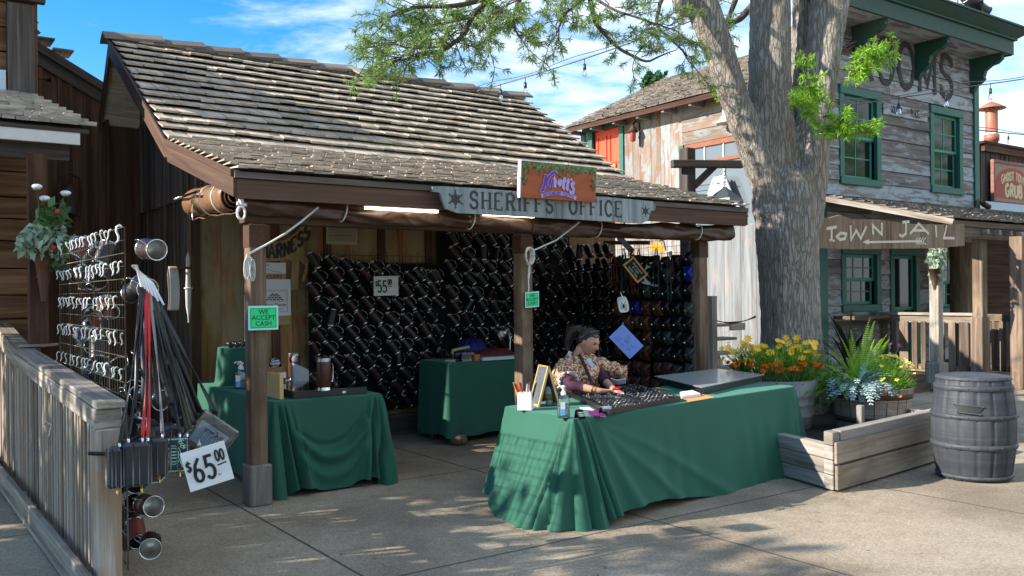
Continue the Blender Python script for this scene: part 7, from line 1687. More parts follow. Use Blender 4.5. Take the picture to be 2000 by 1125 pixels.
ln = thing('hanging_lantern', 'grey pyramid-topped lantern hanging on a chain from the crossarm', 'lantern', c); t = MB(); t.lathe([(.02, .07), (.04, .05), (.24, -.10), (.245, -.125), (.12, -.125)], c, 4, smooth=False); t.build('lantern_roof', plain('grey_tin', (.09, .10, .11), .4, .5, nscale=20, namt=.3), ln)
t = MB()
for k in range(4): a_ = pi/2*k; t.tube([c+Vector((.11*cos(a_), .11*sin(a_), -.12)), c+Vector((.085*cos(a_), .085*sin(a_), -.40))], .009, 5)
t.lathe([(.09, -.40), (.07, -.42), (.001, -.42)], c, 4, smooth=False); t.build('lantern_frame', M_iron, ln); t = MB(); t.lathe([(.10, -.13), (.075, -.39)], c, 4, smooth=False); t.build('lantern_glass', M_clear, ln)
# ---------------------------------------------------------------- wooden steps behind the table
st_ = thing('wooden_steps', 'grey wooden steps with a post and chain in front of the whitewashed wall', 'steps', at(1420, 720, 13.6))
for k in range(5):
    y = 13.4+.30*k; z = .22+.21*k; t = MB(); l_, r_ = at(1385-2*k, 700, y), at(1442-9*k*.6, 700, y+.35); t.beam(Vector((l_.x-.6, l_.y-.4, z)), Vector((r_.x, r_.y, z)), .30, .045); t.build('tread', W_grey, st_)
t = MB(); a_, b_ = at(1398, 620, 14.9), at(1440, 720, 13.4); t.beam(Vector((b_.x-.04, b_.y+.3, .05)), Vector((b_.x-.28, b_.y+1.5, 1.2)), .04, .26, up=Z); t.build('stringer', W_grey, st_)
t = MB(); p_ = at(1390, 580, 12.6); t.beam(Vector((p_.x, p_.y, 0)), Vector((p_.x, p_.y, at(1390, 578, 12.6).z)), .11, .11, up=U); t.build('newel_post', W_grey, st_, bevel=.006)
t = MB(); p_ = at(1440, 638, 12.9); t.box(p_, (U, V, Z), (.30, .04, .10)); t.build('cross_board', W_grey, st_)
cr2 = [at(1396+(1476-1396)*k/16, 622+10*(1-((k/16-.45)/.55)**2)-4*k/16, 12.65) for k in range(17)]; t = MB(); t.tube(cr2, .012, 5, rfn=lambda a, k: 1+.4*sin(k*90)); t.build('chain', M_iron, st_)
for (py, L1) in ((520, 1), (622, 1), (645, 0), (681, 0), (730, 1)):
    pass
# ---------------------------------------------------------------- planter bed of stacked timbers
pb = thing('timber_planter', 'raised planter bed of pale stacked timbers around the tree', 'planter', S(5, -2, 0))
c0 = gz(1628, 962); c1 = gz(1842, 897); c2 = gz(1512, 927); du = (c1-c0).normalized(); dv = (c2-c0).normalized(); L1 = (c1-c0).length; 
H_ = .40; n1_ = Vector((du.y, -du.x, 0)); n2_v = Vector((-dv.y, dv.x, 0))
for k, (z0, z1) in enumerate(((.015, .13), (.135, .25), (.255, .365), (.37, .475))):
    t = MB(); off = 0
    if k < 3:
        t.box(c2+dv*-.5*0+(c0-c2)*.5+dv*1.6*.0+Z*(z0+z1)/2-n2_v*.05+dv*.02, (dv, n2_v, Z), ((c2-c0).length-.10, .10, z1-z0))
        t.box(c2+dv*1.5+Z*(z0+z1)/2-n2_v*.05, (dv, n2_v, Z), (2.9, .10, z1-z0))
    t.box(c0+du*.05+dv*(.055)+Z*(z0+z1)/2, (du, dv, Z), (.11, .11, z1-z0-.002), grain=1 if k % 2 else 0)
    t.build('side_timber', W_pale, pb, bevel=.006)
    t = MB(); t.box(c0+du*(L1/2+.11)+dv*.055+Z*(z0+z1)/2, (du, dv, Z), (L1-.02, .11, z1-z0), grain=0); t.build('front_timber', W_pale, pb, bevel=.006)
t = MB(); t.box(c0+du*(L1/2)-dv*.022+Z*.115, (du, dv, Z), (L1-.03, .035, .19)); t.build('face_board', W_porch if False else wood('tan_board', (.12, .088, .062), (.225, .175, .13), (.33, .27, .21), gx=.6, gy=18, var=.2, bump=.7, stain=(.12, .085, .055), samt=.4), pb, bevel=.004)
t = MB(); t.box(c0+du*(L1/2)-dv*.026+Z*.315, (du, dv, Z), (L1-.0, .03, .17)); t.build('face_board', MATS['tan_board'], pb, bevel=.004)
t = MB(); t.beam(c1+dv*.1+Z*.36, c1+dv*3.2+du*.8+Z*.36, .11, .12); t.beam(c1+dv*.1+Z*.22, c1+dv*3.2+du*.8+Z*.22, .11, .12); t.beam(c1+dv*.1+Z*.08, c1+dv*3.2+du*.8+Z*.08, .11, .12); t.build('back_timber', W_grey, pb)
t = MB(); f_ = [c0+du*.1+dv*.1, c1+dv*.15, c1+dv*3.2+du*.6, c2+dv*2.9]; t.prism([Vector((p.x, p.y, .16)) for p in f_], Z, .04); t.build('soil', M_soil, pb)
t = MB(); p_ = at(1680, 760, 8.55); t.box(Vector((p_.x, p_.y, .26)), (du, dv, Z), (.075, .075, .50), grain=2); t.build('stub_post', W_pale, pb, bevel=.01)
# ---------------------------------------------------------------- tubs and barrels
c = at(1515, 760, 9.35); c = Vector((c.x, c.y, .2)); R1 = .43; zt1 = .70
pt1 = thing('flower_tub', 'whitewashed galvanised tub of yellow and orange flowers behind the front table', 'planter tub', c)
t = MB(); t.lathe([(.001, 0), (R1*.82, 0), (R1*.86, .12), (R1*.885, .13), (R1*.865, .145), (R1*.885, .24), (R1*.91, .25), (R1*.89, .265), (R1*.91, .33), (R1*.935, .34), (R1*.915, .355), (R1, zt1-.2), (R1*.96, zt1-.2), (R1*.93, zt1-.26)], c, 32); t.build('tub', wood('whitewashed_tub', (.12, .115, .105), (.27, .265, .255), (.42, .42, .42), gx=.5, gy=4, var=0, bump=.3), pt1)
t = MB(); t.lathe([(.001, zt1-.25), (R1*.93, zt1-.25)], c, 24); t.build('soil', M_soil, pt1)
M_yel = plain('yellow_petal', (.85, .50, .01), .6, var=.2); M_org = plain('orange_petal', (.85, .24, .01), .6, var=.3); M_lfb = leafmat('bright_foliage', (.045, .16, .015), (.22, .42, .05), .35); M_lfd = leafmat('deep_foliage', (.012, .05, .012), (.05, .14, .03), .25)
def blade(t, b, d, L_, w, bend=.6, n=7, rn=None):
    b = Vector(b); d = Vector(d).normalized(); hz = Vector((d.x, d.y, 0)); hz = hz.normalized() if hz.length > .01 else Vector((1, 0, 0)); sd_ = hz.cross(Z); pts = []; p = b; dd = d.copy()
    for k in range(n+1): pts.append(p.copy()); dd = (dd-Z*bend/n*(.3+1.4*k/n)+hz*.02).normalized(); p = p+dd*L_/n
    rn = random.random() if rn is None else rn
    for k in range(n):
        w0 = w*sin(pi*(.12+.88*k/n))**.7; w1 = w*sin(pi*(.12+.88*(k+1)/n))**.7 if k < n-1 else 0.0005
        t.poly([pts[k]-sd_*w0/2, pts[k]+sd_*w0/2, pts[k+1]+sd_*w1/2, pts[k+1]-sd_*w1/2], rn)
    return pts
def flowers(par, proto, spots, up=Vector((-.25, -.55, .8))):
    first = True
    for p_ in spots:
        o = proto if first else proto.copy()
        if not first: COL.objects.link(o); o.parent = par
        first = False; o.location = Vector(p_)-wloc(par); v_ = (up+Vector((random.gauss(0, .45), random.gauss(0, .45), random.gauss(0, .3)))).normalized(); o.rotation_euler = v_.to_track_quat('Z', 'Y').to_euler(); s_ = random.uniform(.75, 1.2); o.scale = (s_, s_, s_)
random.seed(77)
# coreopsis (yellow) at the back of the tub
top_ = c+Z*(zt1-.22)
pl = thing('yellow_daisies', 'bushy plant of bright yellow daisy flowers at the back of the whitewashed tub', 'flowering plant', top_)
t = MB()
for i in range(1500):
    a = random.uniform(0, 2*pi); r = R1*.95*sqrt(random.random()); b_ = top_+Vector((r*cos(a), r*sin(a)+.02, random.uniform(0, .25))); blade(t, b_, (cos(a)*.6+random.gauss(0, .4), sin(a)*.5+random.gauss(0, .4), 1.2), random.uniform(.07, .18), .010, .5, 3)
t.build('foliage', M_lfb, pl)
t = MB(); spots = []
for i in range(96):
    a = random.uniform(0, 2*pi); r = R1*1.0*sqrt(random.random()); h = random.uniform(.16, .50)*(1-.2*r/R1); p_ = top_+Vector((r*cos(a)*1.25-.03, r*sin(a)*.8, h)); spots.append(p_); t.tube([top_+Vector((r*.6*cos(a), r*.6*sin(a), 0)), p_-Z*.006], .0025, 4)
t.build('stems', M_lfb, pl); pf = flower('yellow_flower', M_yel, .047, 8, .2, par=pl); flowers(pl, pf, spots)
mg = thing('orange_marigolds', 'low marigolds with orange heads and feathery leaves along the front rim of the tub', 'flowering plant', top_-Vector((0, .2, 0)))
t = MB()
for i in range(1500):
    a = random.uniform(pi*.8, pi*2.2); r = R1*(random.uniform(.55, 1.08)); b_ = top_+Vector((r*cos(a), r*sin(a), random.uniform(-.02, .14))); blade(t, b_, (random.gauss(0, .6)+cos(a)*.4, random.gauss(0, .6)+sin(a)*.4, .8), random.uniform(.03, .07), .008, .5, 2)
t.build('foliage', leafmat('marigold_leaf', (.06, .13, .05), (.18, .30, .10), .2), mg)
t = MB()
for k in range(5):
    rr = .040-.006*k
    for q in range(9): a = 2*pi*(q/9+k*.07); t.poly([(0, 0, .002*k), (rr*.6*cos(a-.3), rr*.6*sin(a-.3), .005+.006*k), (rr*cos(a), rr*sin(a), .006+.007*k), (rr*.6*cos(a+.3), rr*.6*sin(a+.3), .005+.006*k)])
pf = t.build('orange_flower', M_org, mg, local=True); spots = []
for i in range(44): a = random.uniform(pi*.9, pi*2.1); r = R1*random.uniform(.7, 1.1); spots.append(top_+Vector((r*cos(a)*1.05, r*sin(a), random.uniform(.11, .20))))
flowers(mg, pf, spots)
lil = thing('broad_leaf_plant', 'upright broad green leaves at the right side of the whitewashed tub', 'plant', top_+Vector((.33, 0, 0))); t = MB()
for k in range(9): blade(t, top_+Vector((.27+random.uniform(-.05, .08), random.uniform(-.15, .1), -.02)), (random.uniform(-.1, .75), random.uniform(-.4, .2), 1), random.uniform(.28, .48), .060, .3, 8)
t.build('leaves', leafmat('fresh_broad_leaf', (.08, .24, .02), (.20, .42, .05), .35), lil)
ag = thing('dark_spiky_plant', 'dark green spiky leaves at the left of the whitewashed tub', 'plant', top_-Vector((.35, 0, 0))); t = MB()
for k in range(16): blade(t, top_+Vector((-.32+random.uniform(-.06, .06), random.uniform(-.1, .15), .02)), (random.uniform(-1.1, .2), random.uniform(-.6, .2), .9), random.uniform(.22, .36), .032, .35, 6)
t.build('leaves', M_lfd, ag)
# half barrel
c = at(1702, 780, 9.2); c = Vector((c.x, c.y, .2)); R2 = .40; z2 = .42
hb2 = thing('half_barrel', 'half wine barrel with brown hoops full of plants in the planter', 'planter tub', c)
t = MB(); nst = 20
for k in range(nst):
    a0_, a1_ = 2*pi*k/nst+.01, 2*pi*(k+1)/nst-.01; t.r = random.random()
    t.grid(lambda u, v: c+Vector((cos(a0_+(a1_-a0_)*u), sin(a0_+(a1_-a0_)*u), 0))*(R2*(.86+.14*v))+Z*(z2*v), 2, 3, uvs=(.12, .5)); t.grid(lambda u, v: c+Vector((cos(a0_+(a1_-a0_)*u), sin(a0_+(a1_-a0_)*u), 0))*(R2-.03*v)+Z*z2, 2, 1, uvs=(.12, .03))
    t.grid(lambda u, v: c+Vector((cos(a0_+(a1_-a0_)*u), sin(a0_+(a1_-a0_)*u), 0))*(R2-.03)+Z*(z2-.1*v), 2, 1, uvs=(.12, .1))
t.r = None; t.build('staves', W_barrel, hb2)
for zz0 in (.08, .315): t = MB(); r0 = R2*(.86+.14*zz0/z2)+.003; t.lathe([(r0, zz0), (r0+.005, zz0+.002), (r0+.012, zz0+.052), (r0+.006, zz0+.054)], c, 32); t.build('hoop', M_iron, hb2)
t = MB(); t.lathe([(.001, z2-.07), (R2-.03, z2-.07)], c, 24); t.build('soil', M_soil, hb2)
tp2 = c+Z*(z2-.05)
dm = thing('dusty_miller', 'silvery lace-leaved plant spilling over the left of the half barrel', 'plant', tp2+Vector((-.25, -.2, 0))); t = MB(); random.seed(12)
for k in range(110):
    a = random.uniform(-.2, 2*pi); b_ = tp2+Vector((-.22+.14*cos(a)*random.random(), -.22+.12*sin(a)*random.random(), random.uniform(0, .12))); d = Vector((cos(a)*.8-.25, sin(a)*.7-.5, random.uniform(.2, 1.3))); L_ = random.uniform(.14, .30); rn = random.random(); pts = blade(t, b_, d, L_, .010, 1.5, 7, rn)
    for q in range(1, len(pts)):
        sd_ = (pts[q]-pts[q-1]).cross(Z).normalized(); nn_ = (pts[q]-pts[q-1]).normalized(); w_ = .042*sin(pi*q/(len(pts)+.5))
        for s2 in (-1, 1): p_ = pts[q]; t.poly([p_, p_+sd_*s2*w_*.6+nn_*w_*.1, p_+sd_*s2*w_+nn_*w_*.9, p_+sd_*s2*w_*.3+nn_*w_*.7], rn); 
t.build('silver_leaves', leafmat('dusty_silver', (.26, .38, .38), (.50, .62, .60), .12), dm)
random.seed(14); fe = thing('sword_fern', 'tall bright yellow-green sword fern rising behind the silvery plant', 'fern', tp2+Vector((-.18, .1, 0))); t = MB()
def frond(t, b, d, L_, bend, wl=.045):
    rn = random.random(); b = Vector(b); d = Vector(d).normalized(); p = b; n = 34; hz = Vector((d.x, d.y, 0)); hz = hz.normalized() if hz.length > .02 else Vector((1, 0, 0)); sd_ = hz.cross(Z)
    an = random.uniform(0, pi); sd_ = (sd_*cos(an)+hz*sin(an)).normalized()
    for k in range(n):
        d = (d-Z*bend/n*(k/n)*1.6+hz*.01).normalized(); q = p+d*L_/n; w_ = wl*sin(pi*(.08+.92*k/n))**.6
        for s2 in (-1, 1): t.poly([p, p+sd_*s2*w_*.5+d*(w_*.12-.002), p+sd_*s2*w_+d*w_*.30, p+sd_*s2*w_*.5+d*(w_*.12+.0075), p+d*.006], rn)
        t.poly([p-sd_*.002, p+sd_*.002, q+sd_*.002, q-sd_*.002], rn); p = q
for (dx, dy, L_, bd) in ((-.02, 0, .78, .3), (.10, -.05, .62, .3), (.22, .05, .60, .5), (.0, .1, .66, .3), (-.12, -.02, .60, .4), (.30, -.1, .48, .8), (.75, .1, .52, .9), (-.6, -.2, .52, 1.3), (-.9, -.2, .50, 1.5), (-.5, -.6, .46, 1.8), (.15, .2, .55, .4), (.42, -.2, .42, .7), (-.25, .1, .5, .7), (-.05, -.12, .50, .3), (.06, .04, .70, .2), (-.08, -.3, .72, .35), (.02, -.2, .80, .25), (.12, -.3, .70, .35), (.2, -.2, .62, .3), (-.16, -.2, .62, .35), (.0, -.35, .66, .4), (.28, -.25, .5, .5), (.36, 0, .62, .35), (-.3, -.35, .5, .8)): frond(t, tp2+Vector((-.12+dx*.12, .02+dy*.2, .0)), (dx, dy, 1), L_, bd, .038)
t.build('fronds', leafmat('yellow_green_fern', (.17, .38, .02), (.36, .58, .05), .4), fe)
fe2 = thing('hanging_fern', 'dull green fern drooping between the tub and the half barrel', 'fern', tp2+Vector((-.45, .1, -.1))); t = MB()
for k in range(26): a = random.uniform(pi*.7, pi*1.7); frond(t, tp2+Vector((-.40+random.uniform(-.06, .06), .0+random.uniform(-.2, .1), random.uniform(-.1, .15))), (cos(a)*.7, sin(a)*.6, .6), random.uniform(.25, .48), random.uniform(2.2, 3.6), .030)
leafcloud(t, tp2+Vector((-.45, .15, .05)), .2, .2, .28, 240, .07); t.build('fronds', leafmat('mid_green_fern', (.05, .15, .015), (.18, .36, .05), .3), fe2)
vi = thing('pansies', 'bright green bush with small yellow pansies at the right of the half barrel', 'flowering plant', tp2+Vector((.18, -.1, 0))); t = MB()
for i in range(1700):
    d = Vector((random.gauss(0, 1), random.gauss(0, 1), random.gauss(0, 1))).normalized()*random.random()**.35; p_ = tp2+Vector((.13+d.x*.27, -.07+d.y*.26, .12+max(-.5, d.z)*.21)); blade(t, p_, (d.x+random.gauss(0, .3), d.y+random.gauss(0, .3), .9), random.uniform(.03, .06), .014, .6, 2)
t.build('foliage', leafmat('lime_foliage', (.12, .30, .02), (.34, .55, .06), .35), vi); spots = []
for i in range(52):
    a = random.uniform(0, 2*pi); el = random.uniform(0, pi/2); spots.append(tp2+Vector((.15+.30*cos(a)*cos(el), -.08+.29*sin(a)*cos(el)*(1 if sin(a) < 0 else .7), .13+.24*sin(el))))
pf = flower('yellow_pansy', plain('pale_yellow_petal', (.80, .62, .07), .6, var=.3), .024, 5, .15, par=vi); flowers(vi, pf, spots)
pu = thing('purple_flowers', 'few purple flowers on thin stems above the right of the half barrel', 'flowering plant', tp2+Vector((.2, .1, .2))); t = MB(); spots = []
for k in range(9): p_ = tp2+Vector((random.uniform(.08, .38), random.uniform(-.05, .15), random.uniform(.28, .48))); spots.append(p_); t.tube([tp2+Vector((.15, 0, .1)), p_], .002, 4)
t.build('stems', M_lfb, pu); pf = flower('purple_flower', plain('purple_petal', (.10, .01, .12), .6), .024, 6, .2, par=pu); flowers(pu, pf, spots)
na = thing('orange_nasturtiums', 'three small orange flowers hanging over the front rim of the half barrel', 'flowering plant', tp2+Vector((-.05, -.38, 0))); pf = flower('orange_flower', M_org, .024, 6, .3, par=na); flowers(na, pf, [tp2+Vector((-.03, -.40, .03)), tp2+Vector((.12, -.40, -.01)), tp2+Vector((-.14, -.40, -.03))])
# dark cordyline between tree and porch
c = at(1660, 700, 10.4); c = Vector((c.x, c.y, .2)); co = thing('dark_cordyline', 'dark bronze strap-leaved plant behind the ferns beside the trunk', 'plant', c); t = MB(); random.seed(6)
for k in range(60): a = random.uniform(0, 2*pi); blade(t, c+Z*random.uniform(.3, .75), (cos(a), sin(a)*.7, random.uniform(.2, 1.6)), random.uniform(.45, .75), .028, .45, 8)
t.tube([c, c+Z*.7], .03, 7); t.build('strap_leaves', leafmat('bronze_leaf', (.016, .012, .012), (.07, .065, .05), .1, .35), co)
t = MB(); leafcloud(t, c+Vector((-.1, -.35, .25)), .25, .25, .28, 700, .07); bsh = t.build('low_shrub', M_lfd, origin=c-Vector((.1, .35, 0))); tag(bsh, 'dark leafy shrub filling the gap between the tub and the half barrel', 'shrub')
# grey resin barrel
c = gz(1902, 931); c = Vector((c.x, c.y, 0)); R3 = .325; hB = .87
bb = thing('barrel_bin', 'grey barrel-shaped waste bin with riveted hoops at the right', 'bin', c); t = MB(); prf = []
def br(z): k = z/hB; return R3*(.86+.16*sin(pi*min(1, max(0, k*.98+.02)))**.9)
n_st = 16
def bar(u, v):
    z = hB*.965*v; a = 2*pi*u; k = (u*n_st) % 1; r = br(z)-.012*(ga(min(k, 1-k), .045))+.0012*sin(u*900+sin(z*30)*2); return c+Vector((r*cos(a), r*sin(a), z+.01))
t.grid(bar, n_st*8, 30, closeu=True, uvs=(2, 1)); ob = t.build('barrel_body', M_barrelp, bb)
for zz0, hh in ((.02, .03), (.27, .045), (.52, .04), (.75, .05), (.835, .028)):
    t = MB(); r0 = br(zz0+hh/2); t.lathe([(r0-.004, zz0), (r0+.009, zz0+.004), (r0+.011, zz0+hh*.5), (r0+.009, zz0+hh-.004), (r0-.004, zz0+hh)], c, 48); 
    for k in range(16): a = 2*pi*(k+.5)/16; t.ball(c+Vector((cos(a)*(r0+.010), sin(a)*(r0+.010), zz0+hh*.5)), .0065, 6)
    t.build('hoop', M_barrelp, bb)
t = MB(); rt = br(hB*.96); t.lathe([(rt-.01, hB-.03), (rt+.006, hB-.022), (rt+.004, hB-.004), (rt-.02, hB+.004), (rt-.05, hB-.002), (rt-.08, hB+.012), (.001, hB+.016)], c, 48); t.build('lid', M_barrelp, bb)
dcam = Vector((-c.x, -c.y, 0)).normalized(); sc_ = Vector((-dcam.y, dcam.x, 0)); a_ = dcam; r0 = br(.63)
hn = c+dcam*(r0)+sc_*.03
t = MB(); rightv = Vector((dcam.y*-1, dcam.x, 0))
if rightv.x < 0: rightv = -rightv
hp0 = [(-.125, .645), (.095, .632), (.085, .600), (.05, .585), (-.05, .590), (-.10, .605)]
def onbar(x, z, off=.0): r = br(z)+off+.004; aa = x/r; return c+dcam*(r*cos(aa))+rightv*(r*sin(aa))+Z*z
t.grid(lambda u, v: onbar((-.125+.22*u)*(1-.22*v)-.02, .645-.013*u-(.052*v*(1-.25*abs(2*u-1)**4)), .005), 14, 4); t.build('hand_hole_shade', M_ink, bb)  # black patch on the staves, painted shade of the recess
t = MB(); t.tube([onbar((-.125+.22*u)*(1-.22)-.02, .645-.013*u-.058, .008) for u in [k/10 for k in range(11)]], .009, 6); t.tube([onbar((-.13+.23*u)-.02, .648-.013*u, .006) for u in [k/10 for k in range(11)]], .006, 6); t.build('hand_hole_rim', M_barrelp, bb)
random.seed(61)
# ---------------------------------------------------------------- grub building far right
gb = thing('dark_board_building', 'dark brown board-and-batten building carrying the red grub sign at the right edge', 'building', S(21, 6, 0))
t = MB(); vboards(t, lambda x, z, o: S(19.9+x, 4.5-o, z), 4.5, 0, lambda x: 5.02-.012*x, bw=(.20, .28)); t.build('board_wall', W_darkgrey, gb)
t = MB(); vboards(t, lambda x, z, o: S(17.2+x, 5.6-o, z), 3.4, 0, lambda x: 5.35-.05*x, bw=(.2, .28)); t.build('board_wall', W_brown, gb)
t = MB(); t.sb(19.9, 24.4, 4.38, 4.52, 5.02, 5.20); t.sb(19.8, 24.4, 4.34, 5.7, 5.20, 5.26); t.sb(17.2, 20.6, 5.46, 5.60, 5.30, 5.40); t.sb(19.80, 19.95, 4.5, 5.7, 0, 5.2); t.build('coping', W_brown, gb)
o = S(20.2, 4.36, 3.80); t = MB(); fr = faceMP(o, U, Z, -V)
t.hexa([fr(0 if not k & 1 else 1.95, 0 if not k & 2 else .95, 0 if not k & 4 else .05) for k in range(8)]); gs = t.build('grub_sign', plain('faded_tan_sign', (.30, .22, .16), .8, nscale=10, namt=.3), origin=o); tag(gs, 'faded red and cream framed sign reading GHOST TOWN GRUB', 'sign')
t = MB()
for x0, x1, y0, y1 in ((-.07, 2.02, -.07, -.001), (-.07, 2.02, .951, 1.02), (-.07, -.001, 0, .95), (1.951, 2.02, 0, .95)): t.hexa([fr(x0 if not k & 1 else x1, y0 if not k & 2 else y1, 0 if not k & 4 else .08) for k in range(8)])
t.build('sign_frame', wood('faded_rose_frame', (.14, .06, .05), (.24, .11, .09), (.33, .18, .14)), gs)
t = MB(); rd = [(.06, .08), (1.89, .08), (1.89, .45)]+[(1.89-.915+.915*cos(a)*1.0, .45+.42*sin(a)) for a in [pi*k/12 for k in range(1, 12)]]+[(.06, .45)]; t.poly([fr(x, y, .054) for x, y in rd]); t.build('red_field', plain('faded_red_paint', (.36, .07, .05), .7, nscale=12, namt=.25), gs)
t = MB(); mp = lambda x, y, l: fr(x, y, .057+l); cv2 = lambda x, y: (x, y-.20*((x-.97)/.8)**2)
w_ = twidth('GHOST TOWN', .20, .8, .12); text(t, 'GHOST TOWN', .975-w_/2, .56, .20, mp, .8, .24, .8, 0, .12, curve=cv2); t.build('cream_lettering', plain('cream_sign_paint', (.62, .50, .27), .7), gs); t = MB(); w_ = twidth('GRUB', .30, .9, .14); text(t, 'GRUB', .975-w_/2, .14, .30, mp, .9, .28, .8, 0, .14); t.build('cream_lettering', MATS['cream_sign_paint'], gs)
# vent pipe with cap
c = at(1937, 285, 24.0); vp = thing('vent_pipe', 'reddish metal vent pipe with a wide cone cap above the dark building', 'vent pipe', c-Z*.6)
Mv = plain('rusty_red_pipe', (.36, .13, .08), .55, .2, nscale=5, namt=.3)
t = MB(); t.lathe([(.16, -.6), (.16, .12), (.19, .13), (.19, .3), (.155, .31), (.155, .98)], c, 20); t.build('pipe', Mv, vp); t = MB(); t.lathe([(.001, 1.20), (.16, 1.12), (.36, 1.0), (.355, .985), (.10, 1.04)], c, 24); t.build('cone_cap', Mv, vp)
t = MB(); t.lathe([(.165, .30), (.165, .34)], c, 20); t.build('band', M_white, vp)
for k in range(3): t = MB(); a = k*2.1; t.tube([c+Vector((.15*cos(a), .15*sin(a), .9)), c+Vector((.2*cos(a), .2*sin(a), 1.06))], .015, 5); t.build('cap_strut', Mv, vp)
# grey shed strip under the sign
t = MB(); t.sb(16.6, 24, 3.2, 3.5, 3.35, 3.55); o = t.build('pale_metal_flashing', M_plaster, origin=S(18, 3.3, 3.4)); tag(o, 'pale blue metal flashing above the porch roof at the right edge', 'flashing')
c = onb(1905, 402, 2.75); t = MB(); t.tube([c, c+Z*.08, c+U*.15+Z*.12, c+U*.35+Z*.06], .035, 7); t.tube([c+U*.3+Z*.07, c+U*.55+Z*.0], .06, 8); tag(t.build('flood_light', M_iron, origin=c), 'small dark floodlight on the porch roof at the corner of the clapboard building', 'floodlight')
# stage lights on the cornice
def stagelight(c, label, sc=1.0):
    o = thing('stage_light', label, 'stage light', c, 'stage lights on the cornice'); d = (U*.8-V*.25-Z*.45).normalized(); x = d.cross(Z).normalized(); y = d.cross(x)
    h = c+Z*.38*sc; t = MB(); t.lathe([(.001, -.28*sc), (.10*sc, -.26*sc), (.13*sc, -.1*sc), (.13*sc, .05*sc), (.10*sc, .07*sc), (.10*sc, .26*sc), (.12*sc, .28*sc), (.09*sc, .24*sc), (.001, .20*sc)], h, 16, ax=(x, y, d)); t.build('lamp_body', M_blk, o)
    t = MB(); t.tube([h-x*.15*sc, h-x*.17*sc-Z*.2*sc, c-Z*.02, h+x*.17*sc-Z*.2*sc, h+x*.15*sc], .02*sc, 6); t.tube([c-Z*.1, c], .03*sc, 8); t.build('yoke', M_blk, o)
    t = MB(); t.tube([h-d*.24*sc+y*.16*cos(a)*sc+x*.16*sin(a)*sc for a in [2*pi*k/12 for k in range(13)]], .014*sc, 5); t.build('tilt_ring', M_steeld, o)
    return o
stagelight(onb(1905, 50, 2.4), 'black stage light at the right end of the green cornice', 1.15); 
c = onb(1893, 38, 2.5); o = thing('lamp_ballast', 'small black round lamp sitting beside the stage light on the cornice', 'lamp', c); t = MB(); t.ball(c+Z*.05, .13, 12); t.build('body', M_blk, o); t = MB(); t.tube([c+Vector((.12*cos(a), -.1, .05+.12*sin(a))) for a in [2*pi*k/12 for k in range(13)]], .015, 5); t.build('rim', M_steeld, o)
c = onb(1842, 14, 2.4); stagelight(c+Z*.05, 'black stage light cut by the top edge of the photograph', 1.1); t = MB()
for dx in (-.42, -.25, .0): t.tube([c+U*dx-Z*.05, c+U*(dx+.03)+Z*.35], .02, 5)
tag(t.build('purple_stand', plain('violet_stand', (.10, .04, .35), .5), origin=c), 'violet legs of a lamp stand on the cornice', 'stand')
# litter on the paving
t = MB(); random.seed(33)
for i in range(900):
    k = random.random()
    if k < .4: p = c0+du*random.uniform(-.3, 2.0)-dv*abs(random.gauss(.03, .10))
    elif k < .6: p = S(random.uniform(.3, 5), random.gauss(2.25, .1), 0)
    elif k < .75: p = S(random.gauss(0, .25), random.gauss(-.05, .2), 0)
    else: p = S(random.uniform(-1, 6), random.uniform(-4, 2), 0)
    a = random.uniform(0, 6.28); L_ = random.uniform(.008, .045); d = Vector((cos(a), sin(a), random.uniform(-.05, .12))); w = Vector((-sin(a), cos(a), 0))*random.uniform(.0015, .006); p = Vector((p.x, p.y, .006)); t.poly([p, p+d*L_*.5+w, p+d*L_, p+d*L_*.5-w])
tag(t.build('fallen_litter', plain('dry_leaf_litter', (.20, .12, .06), .9, var=1.4), origin=(0, 6, 0)), 'dry leaves and needles scattered thinly over the paving', 'leaf litter', kind='stuff')
# ---------------------------------------------------------------- string lights
def stringlight(pts, bulbs, label, r=.008, n=30, L=.10):
    """pts: control points; bulbs: list of (px,py hang point) -> parameter"""
    root = thing('string_light', label, 'string light', pts[0]); P_ = []
    for k in range(len(pts)-1):
        for q in range(n): P_.append(pts[k].lerp(pts[k+1], q/n)-Z*(.25*(q/n)*(1-q/n)*(pts[k+1]-pts[k]).length*.06))
    P_.append(pts[-1]); t = MB(); t.tube(P_, r, 5); t.build('cable', M_blk, root); t = MB(); t.tube([p+Z*(.05+.02*sin(i*.15)) for i, p in enumerate(P_)], r*.6, 4); t.build('support_wire', M_blk, root)
    for px in bulbs:
        best = min(P_, key=lambda p: abs((CX+F*p.x/p.y)-px)); c = best-Z*.02
        t = MB(); t.tube([c+Z*.03, c-Z*.05], .006, 5); t.tube([c-Z*.045, c-Z*.05, c-Z*.12, c-Z*.125], [.012, .02, .022, .018], 8); s_ = t.build('socket', M_blk, root)
        t = MB(); t.lathe([(.015, -.12), (.020, -.135), (.030, -.165), (.028, -.19), (.014, -.21), (.001, -.213)], c, 12); t.build('bulb', M_glass, s_); 
        t = MB(); t.tube([c-Z*.125, c-Z*.18], .0045, 4); t.build('filament', M_white, s_)
    return root
stringlight([at(913, 183, 12.6), at(1030, 150, 12.0), at(1150, 112, 11.5), at(1380, 30, 10.7)], (940, 982, 1030, 1087, 1148), 'string of clear bulbs from the shop ridge to the left limb of the tree')
stringlight([at(1600, 212, 10.6), at(1750, 192, 11.6), at(1900, 168, 12.6), at(2060, 144, 13.8)], (1662, 1757, 1850, 1937), 'string of clear bulbs crossing the clapboard building from the tree to the right edge')
stringlight([at(1902, 253, 20), at(1990, 262, 20), at(2080, 270, 20)], (1908, 1972), 'small far string of bulbs in front of the vent pipe', r=.012)
